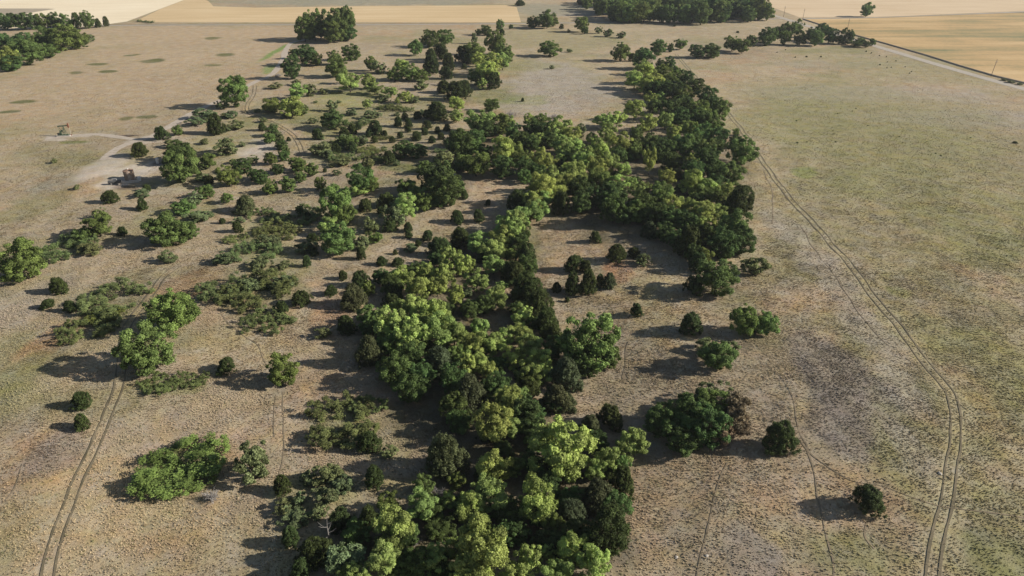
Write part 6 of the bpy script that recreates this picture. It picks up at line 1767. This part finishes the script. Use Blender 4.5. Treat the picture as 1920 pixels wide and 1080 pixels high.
        ('D',17.7,238.1,6.08,3.71), ('D',55.2,200.0,6.07,3.4), ('D',10.3,247.7,6.05,3.87), ('D',43.4,238.9,5.87,3.23), ('D',42.1,214.8,5.8,3.42), ('D',31.2,266.9,5.42,2.98), ('D',28.4,238.9,5.17,3.1), ('D',38.0,246.9,5.07,2.64), ('D',58.4,230.9,5.02,3.21), ('D',54.8,186.4,4.97,2.69), ('D',19.1,227.8,4.96,2.73), ('D',23.9,248.0,4.85,2.91), ('D',35.0,258.3,4.77,2.77), ('D',28.3,276.6,4.52,2.71)]),
    ('dark dense-crowned tree beside a leafy tree low under the canopy of the wood', 'understorey of the dense wood', [
        ('D',1.2,257.4,6.25,4.0), ('D',76.2,266.7,6.19,3.4), ('D',50.3,226.4,6.06,3.27), ('D',39.2,199.2,6.06,3.09), ('D',-16.8,251.3,5.88,3.59), ('D',1.8,283.8,5.71,3.65), ('D',73.3,282.9,5.7,3.08), ('D',12.0,300.4,5.43,2.88), ('D',-9.8,250.9,5.38,3.18), ('D',61.2,219.8,5.26,3.05), ('D',46.3,268.3,4.92,2.95), ('D',-3.7,248.0,4.85,3.15), ('D',48.6,216.0,4.75,2.85), ('D',-16.1,273.3,4.74,2.89), ('D',54.6,270.2,4.69,3.0), ('D',73.1,246.8,4.59,2.89), ('D',77.6,257.6,4.51,2.84)]),
    ('dark dense-crowned tree beside a cedar low under the canopy of the wood', 'understorey of the dense wood', [
        ('D',67.0,208.9,6.29,3.9), ('D',22.0,298.7,4.84,2.51), ('D',66.1,238.3,4.46,2.41)]),
    ('dark dense-crowned tree low under the canopy of the wood', 'understorey of the dense wood', [
        ('D',-3.2,277.5,6.13,3.19)]),
    ('small dark dense-crowned tree beside a pale tree low under the canopy of the wood', 'understorey of the dense wood', [
        ('D',46.7,198.0,4.22,2.41)]),
    ('dark cedar beside a dark tree low under the canopy of the wood', 'understorey of the dense wood', [
        ('C',61.0,247.4,5.56,3.34), ('C',70.8,234.0,5.31,3.4), ('C',5.3,274.6,5.29,3.28), ('C',33.3,214.2,5.14,3.09), ('C',62.3,271.8,4.98,2.59), ('C',28.3,297.2,4.81,2.6)]),
    ('dark cedar beside a pale tree low under the canopy of the wood', 'understorey of the dense wood', [
        ('C',20.4,273.7,5.8,3.42), ('C',65.1,196.0,5.78,3.23), ('C',17.4,255.5,5.71,3.54), ('C',25.1,227.9,5.64,3.44)]),
    ('small olive loose shrub beside a cedar on the brushy flat beyond the curve', 'brush on the flat beyond the curving track', [
        ('S',-43.7,256.9,3.77,2.0), ('S',-81.4,296.1,3.55,1.6), ('S',-41.5,296.1,3.55,2.13), ('S',-35.0,329.1,2.86,1.34)]),
    ('broad olive loose shrub beside a leafy tree on the brushy flat beyond the curve', 'brush on the flat beyond the curving track', [
        ('S',-66.7,281.5,6.12,2.51)]),
    ('olive loose shrub on the brushy flat beyond the curve', 'brush on the flat beyond the curving track', [
        ('S',-91.1,321.6,4.83,2.76), ('S',-38.1,356.5,4.74,1.99)]),
    ('broad olive loose shrub beside a cedar on the brushy flat beyond the curve', 'brush on the flat beyond the curving track', [
        ('S',-61.1,304.4,6.06,3.39), ('S',-26.2,284.6,5.95,3.15)]),
    ('olive loose shrub beside a thicket on the brushy flat beyond the curve', 'brush on the flat beyond the curving track', [
        ('S',-100.3,379.2,5.3,3.02)]),
    ('small olive loose shrub on the brushy flat beyond the curve', 'brush on the flat beyond the curving track', [
        ('S',-55.1,336.6,3.45,1.72), ('S',-29.0,261.2,3.4,1.84), ('S',-88.0,360.4,3.1,1.55), ('S',-68.5,257.3,2.94,1.41), ('S',-99.7,359.5,2.81,1.29)]),
    ('olive loose shrub beside a pale tree on the brushy flat beyond the curve', 'brush on the flat beyond the curving track', [
        ('S',-50.1,366.9,5.15,2.37)]),
    ('middling taller olive loose shrub beside a cedar on the brushy flat beyond the curve', 'brush on the flat beyond the curving track', [
        ('S',-42.7,337.7,5.31,2.44)]),
    ('middling shorter olive loose shrub beside a cedar on the brushy flat beyond the curve', 'brush on the flat beyond the curving track', [
        ('S',-51.9,319.3,4.05,1.98)]),
    ('olive loose shrub beside a leafy tree on the brushy flat beyond the curve', 'brush on the flat beyond the curving track', [
        ('S',-31.1,250.5,5.13,2.97)]),
    ('small olive loose shrub beside a thicket on the brushy flat beyond the curve', 'brush on the flat beyond the curving track', [
        ('S',-51.7,278.9,3.15,1.83)]),
    ('broad olive loose shrub beside a thicket on the brushy flat beyond the curve', 'brush on the flat beyond the curving track', [
        ('S',-80.5,323.6,6.14,3.56)]),
    ('olive loose shrub beside a dark tree on the brushy flat beyond the curve', 'brush on the flat beyond the curving track', [
        ('S',-21.8,270.0,5.03,2.31)]),
    ('patchy olive low thicket beside dead twigs on the brushy flat beyond the curve', 'brush on the flat beyond the curving track', [
        ('T',-66.4,267.7,12.42,2.11), ('T',-54.3,264.1,12.28,2.09)]),
    ('small taller patchy olive low thicket beside a shrub on the brushy flat beyond the curve', 'brush on the flat beyond the curving track', [
        ('T',-74.4,290.3,7.18,1.22)]),
    ('small shorter patchy olive low thicket beside a shrub on the brushy flat beyond the curve', 'brush on the flat beyond the curving track', [
        ('T',-94.4,381.9,6.53,1.11)]),
    ('patchy olive low thicket beside a pale tree on the brushy flat beyond the curve', 'brush on the flat beyond the curving track', [
        ('T',-60.3,349.1,13.85,2.35)]),
    ('small taller patchy olive low thicket beside a cedar on the brushy flat beyond the curve', 'brush on the flat beyond the curving track', [
        ('T',-56.0,298.3,7.35,1.25)]),
    ('small shorter patchy olive low thicket beside a cedar on the brushy flat beyond the curve', 'brush on the flat beyond the curving track', [
        ('T',-28.3,274.3,6.35,1.08)]),
    ('patchy olive low thicket beside a shrub on the brushy flat beyond the curve', 'brush on the flat beyond the curving track', [
        ('T',-57.8,278.0,12.33,2.1)]),
    ('patchy olive low thicket beside a cedar on the brushy flat beyond the curve', 'brush on the flat beyond the curving track', [
        ('T',-70.5,320.1,12.83,2.18)]),
    ('small patchy olive low thicket on the brushy flat beyond the curve', 'brush on the flat beyond the curving track', [
        ('T',-51.6,346.6,8.98,1.53)]),
    ('olive loose shrub in the brush beside the bare dirt slope', 'brush beside the bare dirt slope', [
        ('S',-128.3,288.5,4.4,2.59), ('S',-122.4,312.3,3.72,2.23), ('S',-111.9,285.4,3.67,1.98), ('S',-107.8,263.4,3.64,1.93), ('S',-120.5,284.5,3.43,1.44), ('S',-127.7,253.9,3.32,1.76), ('S',-139.7,321.4,3.31,1.95)]),
    ('broad olive loose shrub beside a cedar in the brush beside the bare dirt slope', 'brush beside the bare dirt slope', [
        ('S',-112.1,243.8,5.21,2.35)]),
    ('olive loose shrub beside a cedar in the brush beside the bare dirt slope', 'brush beside the bare dirt slope', [
        ('S',-126.0,305.6,4.63,2.31), ('S',-106.5,312.6,3.97,2.07), ('S',-106.6,245.8,3.64,1.64)]),
    ('olive loose shrub beside a dark tree in the brush beside the bare dirt slope', 'brush beside the bare dirt slope', [
        ('S',-125.1,267.9,4.35,1.74)]),
    ('broad olive loose shrub beside a leafy tree in the brush beside the bare dirt slope', 'brush beside the bare dirt slope', [
        ('S',-116.7,255.8,4.8,2.78)]),
    ('broad olive loose shrub in the brush beside the bare dirt slope', 'brush beside the bare dirt slope', [
        ('S',-134.0,329.5,5.2,2.44), ('S',-114.8,322.5,5.1,2.09)]),
    ('small olive loose shrub beside a leafy tree in the brush beside the bare dirt slope', 'brush beside the bare dirt slope', [
        ('S',-122.9,339.8,3.21,1.83), ('S',-144.4,303.1,3.14,1.41)]),
    ('broad olive loose shrub beside a dark tree in the brush beside the bare dirt slope', 'brush beside the bare dirt slope', [
        ('S',-134.5,275.8,5.79,2.89)]),
    ('olive loose shrub beside a pale tree in the brush beside the bare dirt slope', 'brush beside the bare dirt slope', [
        ('S',-107.1,331.3,3.4,1.73)]),
    ('olive loose shrub beside a leafy tree in the brush beside the bare dirt slope', 'brush beside the bare dirt slope', [
        ('S',-119.7,242.4,3.99,2.27)]),
    ('small patchy olive low thicket beside a cedar among sunlit hummocks beside the central grove', 'low brush among the hummocks', [
        ('T',-81.5,190.1,7.71,1.31)]),
    ('patchy olive low thicket beside a shrub among sunlit hummocks beside the central grove', 'low brush among the hummocks', [
        ('T',-70.8,195.9,14.9,2.53), ('T',-71.2,154.4,14.15,2.4)]),
    ('patchy olive low thicket beside a cedar among sunlit hummocks beside the central grove', 'low brush among the hummocks', [
        ('T',-67.5,208.6,15.69,2.67)]),
    ('small patchy olive low thicket beside a shrub among sunlit hummocks beside the central grove', 'low brush among the hummocks', [
        ('T',-79.7,210.6,10.71,1.82)]),
    ('olive loose shrub beside a thicket among sunlit hummocks beside the central grove', 'low brush among the hummocks', [
        ('S',-70.1,185.7,7.24,3.4), ('S',-57.8,157.5,7.03,2.88), ('S',-67.0,169.6,6.74,2.97), ('S',-78.3,172.8,6.66,2.86), ('S',-65.1,155.6,5.97,2.69)]),
    ('small olive loose shrub among sunlit hummocks beside the central grove', 'low brush among the hummocks', [
        ('S',-60.8,169.8,4.62,1.94)]),
    ('olive loose shrub beside a cedar among sunlit hummocks beside the central grove', 'low brush among the hummocks', [
        ('S',-58.2,182.3,6.95,3.06)]),
    ('small olive loose shrub beside a thicket among sunlit hummocks beside the central grove', 'low brush among the hummocks', [
        ('S',-85.9,205.1,3.93,1.89)]),
]
for (label_, group_, items_) in TREES:
    for (k_, x_, y_, w_, h_) in items_:
        plant(k_, x_, y_, w_, h_, label_, group_)

# ------------------------------------------------------------------ oil-field things, poles, rocks
RUST = rough_mat('rusty_steel', (.17, .10, .065), (.30, .20, .14), 2.5, .01, .8)
TANK = rough_mat('weathered_tank', (.26, .17, .11), (.42, .31, .23), 1.4, .02, .85)
GREEN_STEEL = rough_mat('green_steel', (.05, .085, .055), (.11, .14, .09), 2, .0, .6)
RED_STEEL = rough_mat('faded_red_steel', (.20, .085, .05), (.29, .14, .09), 2, .0, .6)
PALE_STEEL = rough_mat('pale_steel', (.55, .53, .50), (.74, .72, .68), 1.5, .0, .5)
CONCRETE = rough_mat('concrete', (.40, .37, .33), (.55, .51, .46), 2, .02)
DARK_STEEL = rough_mat('dark_steel', (.05, .05, .05), (.10, .10, .10), 2, .0, .6)
WEATHERED = rough_mat('weathered_timber', (.10, .08, .065), (.19, .16, .13), 4, .01)
SNAGWOOD = rough_mat('weathered_snag', (.12, .11, .10), (.24, .22, .20), 6, .01)
STONE = rough_mat('limestone', (.30, .27, .23), (.46, .42, .37), 2.5, .05)

def thing(name, x, y, label, cat, group=None, rz=0, dz=0):
    o = link(bpy.data.objects.new(name, None)); o.empty_display_size = .3
    o.location = (x, y, float(height(x, y)) + dz); o.rotation_euler = (0, 0, rz)
    return tag(o, label, cat, group)

def pumpjack(x, y):
    t = thing('pumpjack', x, y, 'green oil pumpjack with a rusty red horsehead on a pale pad', 'pumpjack', rz=.12)
    t.scale = (.74, .74, .95)
    b = MB(); b.box((-.2, 0, .2), (7.4, 2.2, .4)); b.obj('concrete_base', CONCRETE, t)
    b = MB()
    for s in (-.75, .75): b.box((-.3, s, .54), (6.2, .25, .28))
    for k in (-2.8, -1.2, .6, 2.2): b.box((k, 0, .54), (.22, 1.25, .24))
    b.obj('skid', GREEN_STEEL, t)
    b = MB()
    for sx, sy in ((-.9, -.8), (-.9, .8), (.9, -.8), (.9, .8)): b.tube([(.7 + sx, sy, .66), (.7, sy * .18, 4.3)], .11, 6)
    for z, k in ((1.8, .68), (3.0, .36)):
        for s in (-1, 1): b.box((.7, s * .8 * (k + .12), z), (1.8 * k + .1, .1, .1))
    b.obj('samson_post', GREEN_STEEL, t)
    b = MB(); b.box((.35, 0, 4.62), (5.4, .34, .5), 0, -.05); b.box((.7, 0, 4.34), (.5, .5, .2)); b.obj('walking_beam', GREEN_STEEL, t)
    b = MB(); n = 9; o_ = []; i_ = []                     # curved horsehead plate
    for k in range(n):
        a = math.radians(-26 + 52 * k / (n - 1)); o_.append((.7 + 3.35 * math.cos(a), 4.7 + 3.0 * math.sin(a)))
    inner = [(3.0, 4.45), (3.0, 5.0)]
    pts = o_ + [inner[1], inner[0]]; m = len(pts)
    v = [(p[0], -.22, p[1]) for p in pts] + [(p[0], .22, p[1]) for p in pts]
    b.add(v, [tuple(range(m))[::-1], tuple(range(m, 2 * m))] + [(k, (k + 1) % m, m + (k + 1) % m, m + k) for k in range(m)])
    b.obj('horsehead', RED_STEEL, t)
    b = MB(); b.box((-1.75, 0, 1.2), (1.2, .8, 1.0)); b.tube([(-1.75, -.75, 1.4), (-1.75, .75, 1.4)], .16, 8); b.obj('gearbox', GREEN_STEEL, t)
    for s in (-.85, .85):
        b = MB(); b.box((-1.5, s, 1.75), (.34, .16, 1.5), 0, .5); b.box((-1.1, s, 2.25), (.9, .24, .8), 0, .5); b.obj('counterweight', GREEN_STEEL, t)
        b = MB(); b.tube([(-1.3, s, 2.2), (-2.1, s * .5, 4.45)], .07, 6); b.obj('pitman_arm', GREEN_STEEL, t)
    b = MB(); b.box((-3.0, 0, 1.05), (.9, .7, .7)); b.tube([(-3.0, .36, 1.1), (-3.0, .5, 1.1)], .3, 10); b.obj('motor', DARK_STEEL, t)
    b = MB(); b.tube([(3.95, 0, .1), (3.95, 0, 3.7)], .035, 6); b.obj('polished_rod', PALE_STEEL, t)
    b = MB(); b.tube([(3.95, 0, 0), (3.95, 0, .9)], .16, 8); b.box((3.95, 0, .6), (.9, .22, .22)); b.obj('wellhead', RED_STEEL, t)

def storage_tank(x, y):
    t = thing('storage_tank', x, y, 'rusty brown cylindrical storage tank with a low conical roof', 'tank')
    n = 24; R = 1.75; H = 3.3; b = MB()
    b.tube([(0, 0, -.1), (0, 0, H)], R, n); b.obj('shell', TANK, t)
    b = MB()
    for z in (.05, 1.1, 2.2, H - .02): b.tube([(0, 0, z), (0, 0, z + .07)], R + .04, n)
    b.obj('hoop', RUST, t)
    b = MB(); b.tube([(0, 0, H + .05), (0, 0, H + .5)], [R + .06, .2], n); b.obj('roof', RUST, t)
    b = MB(); b.tube([(0, 0, H + .45), (0, 0, H + .75)], .2, 10); b.obj('hatch', PALE_STEEL, t)
    b = MB()
    for s in (-.25, .25): b.tube([(s + .9, -R - .12, 0), (s + .9, -R - .12, H + .4)], .03, 5)
    for k in range(9): b.tube([(.65, -R - .12, .35 + k * .36), (1.15, -R - .12, .35 + k * .36)], .02, 4)
    b.obj('ladder', PALE_STEEL, t)
    b = MB(); b.tube([(R - .1, -.3, .5), (R + .9, -.3, .5), (R + .9, -.3, 0)], .08, 6); b.tube([(R + .5, -.3, .5), (R + .5, -.3, .8)], .05, 6); b.obj('outlet_pipe', PALE_STEEL, t)

def barrel(x, y, label, h, r):
    t = thing('barrel', x, y, label, 'barrel', 'pale barrels at the oil site')
    b = MB(); b.tube([(0, 0, -.03), (0, 0, h)], r, 16); b.obj('body', PALE_STEEL, t)
    b = MB(); b.tube([(0, 0, h * .5), (0, 0, h * .5 + .06)], r + .02, 16); b.tube([(0, 0, h - .03), (0, 0, h + .03)], r + .02, 16); b.obj('rim', PALE_STEEL, t)

def separator(x, y):
    t = thing('separator_vessel', x, y, 'dark horizontal separator vessel lying on saddles beside the rusty tank', 'vessel', rz=.25)
    b = MB(); L = 1.9
    b.tube([(-L - .3, 0, 1.05), (-L - .15, 0, 1.05), (-L, 0, 1.05), (L, 0, 1.05), (L + .15, 0, 1.05), (L + .3, 0, 1.05)], [.2, .5, .62, .62, .5, .2], 16); b.obj('shell', DARK_STEEL, t)
    for s in (-1.1, 1.1):
        b = MB(); b.box((s, 0, .25), (.22, 1.1, .7)); b.obj('saddle', CONCRETE, t)
    b = MB(); b.tube([(-.6, 0, 1.6), (-.6, 0, 2.1), (.8, 0, 2.1), (.8, 0, 1.6)], .07, 6); b.obj('pipe', PALE_STEEL, t)

def wall_line(x, y, rz, L):
    t = thing('low_wall', x, y, 'low pale broken concrete wall beside the rusty tank', 'wall', rz=rz)
    k = -L / 2; i = 0
    while k < L / 2:
        w = random.uniform(.7, 1.1); b = MB(); b.box((k + w / 2, random.uniform(-.05, .05), .3), (w - .04, .5, random.uniform(.75, 1.1)), random.uniform(-.05, .05)); b.obj('block', CONCRETE, t); k += w

def utility_pole(x, y, label, lean):
    t = thing('utility_pole', x, y, label, 'utility pole', 'utility poles along the gravel road', rz=.5)
    H = 9.6; b = MB(); b.tube([(0, 0, -.5), (lean * .5, 0, H * .5), (lean, 0, H)], [.17, .14, .11], 8); b.obj('pole', WEATHERED, t)
    b = MB(); b.box((lean * .85, -.14, H - 1.5), (2.5, .11, .13)); b.obj('crossarm', WEATHERED, t)
    b = MB()
    for s in (-.9, .9): b.tube([(lean * .88, -.1, H - 2.3), (lean * .85 + s, -.14, H - 1.56)], .03, 4)
    b.obj('brace', DARK_STEEL, t)
    for s in (-1.15, -.4, .4, 1.15):
        b = MB(); b.tube([(lean * .85 + s, -.14, H - 1.44), (lean * .85 + s, -.14, H - 1.32), (lean * .85 + s, -.14, H - 1.2)], [.03, .07, .04], 6); b.obj('insulator', PALE_STEEL, t)

def shelter(x, y):
    t = thing('field_shelter', x, y, 'small pale open shelter with a sloping roof beside a grove', 'shelter', rz=-.2)
    for sx in (-2.4, 2.4):
        for sy in (-1.6, 1.6):
            b = MB(); b.box((sx, sy, 1.2 + sx * .12), (.2, .2, 2.7 + sx * .24)); b.obj('post', WEATHERED, t)
    b = MB(); b.box((0, 0, 2.72), (6.2, 4.2, .14), 0, -.2); b.obj('roof', PALE_STEEL, t)
    b = MB(); b.box((2.3, 0, 1.35), (.12, 3.0, 2.4)); b.obj('back_wall', PALE_STEEL, t)

def rock(x, y, r, label):
    v = []; n = 8
    for k in range(4):
        z = (-.25, .1, .38, .55)[k] * r; rr = r * (.9, 1.0, .75, .35)[k]
        for j in range(n):
            a = 6.283 * j / n; q = rr * random.uniform(.78, 1.15); v.append((q * 1.25 * math.cos(a), q * math.sin(a), z + random.uniform(-.04, .04) * r))
    f = [(k * n + j, k * n + (j + 1) % n, (k + 1) * n + (j + 1) % n, (k + 1) * n + j) for k in range(3) for j in range(n)] + [tuple(3 * n + j for j in range(n)), tuple(range(n))[::-1]]
    b = MB(); b.add(v, f); o = b.obj('rock', STONE); o.location = (x, y, float(height(x, y)) + .02); o.rotation_euler = (0, 0, random.random() * 6)
    tag(o, label, 'rock', 'pale rocks in the grass')

def snag(x, y):
    t = thing('dead_snag', x, y, 'bare grey dead tree trunk standing at the edge of the grove', 'dead tree')
    b = MB(); b.tube([(0, 0, -.2), (.1, 0, 2.5), (.05, .1, 4.2), (.2, .1, 6.0)], [.15, .12, .08, .02], 7); b.obj('trunk', SNAGWOOD, t)
    for (z, a, l) in ((3.2, .3, 1.3), (4.1, 2.8, 1.6), (3.7, 1.2, 1.1), (4.4, 3.5, 1.2), (5.0, .2, .9), (2.6, 4.4, .9)):
        b = MB(); b.tube([(.07, .05, z), (.07 + math.cos(a) * l * .6, math.sin(a) * l * .6, z + l * .2), (.07 + math.cos(a) * l, math.sin(a) * l, z + l * .55)], [.06, .04, .012], 5); b.obj('branch', SNAGWOOD, t)

def fallen_branch(x, y, rz, label):
    t = thing('dead_branch', x, y, label, 'branch', rz=rz, dz=2.6)
    b = MB(); b.tube([(-2, 0, -2.6), (-.6, .2, .2), (.6, .1, .7), (1.7, -.2, .4)], [.09, .08, .06, .02], 6); b.obj('limb', SNAGWOOD, t)
    b = MB(); b.tube([(-.3, .2, .35), (.8, .8, 1.1), (1.8, 1.1, .9)], [.05, .035, .015], 5); b.obj('side_branch', SNAGWOOD, t)

pumpjack(-194.04, 300.69)
storage_tank(-139.35, 245.65)
barrel(-135.18, 244.17, 'short pale barrel standing close beside the rusty storage tank', 1.5, .55)
barrel(-137.59, 264.45, 'pale barrel at the tree edge of the oil site', 2.0, .6)
separator(-141.74, 239.56)
wall_line(-138.61, 241.68, .28, 6.5)
utility_pole(283.08, 426.43, 'leaning utility pole beside the weedy end of the ditch', 1.2)
utility_pole(274.32, 608.33, 'utility pole behind the trees at the pasture corner', .3)
utility_pole(263.14, 677.16, 'utility pole where the tan and ripe fields meet', .2)
utility_pole(252.08, 695.74, 'utility pole at the gravel road junction', .2)
shelter(-159.77, 569.30)
rock(72.18, 90.27, .35, 'pale rock beside the long two-rut track')
rock(24.63, 74.31, .28, 'pale rock in brown grass below the thorn clump')
rock(-21.92, 245.57, 1.6, 'flat pale rock slab behind the dark trees by the sandy hollow')
rock(29.15, 74.32, .25, 'pale rock beside the winding cattle trail')
snag(-27.72, 76.18)
fallen_branch(-28.90, 74.71, 2.6, 'bleached dead limb hanging over a cedar at the grove edge')


# ------------------------------------------------------------------ the air: thin haze over the whole place
b_ = MB(); b_.box((0, 2950, 43), (12600, 7700, 98))
hz = b_.obj('haze', None); hm = bpy.data.materials.new('haze'); hm.use_nodes = True
for n_ in list(hm.node_tree.nodes):
    if n_.type == 'BSDF_PRINCIPLED': hm.node_tree.nodes.remove(n_)
pv = hm.node_tree.nodes.new('ShaderNodeVolumePrincipled')
pv.inputs['Color'].default_value = (.86, .90, .96, 1); pv.inputs['Density'].default_value = 8e-05; pv.inputs['Anisotropy'].default_value = .3
hm.node_tree.links.new(pv.outputs[0], hm.node_tree.nodes['Material Output'].inputs['Volume'])
hz.data.materials.append(hm); tag(hz, 'thin pale summer haze over the whole grassland', 'haze', kind='stuff')
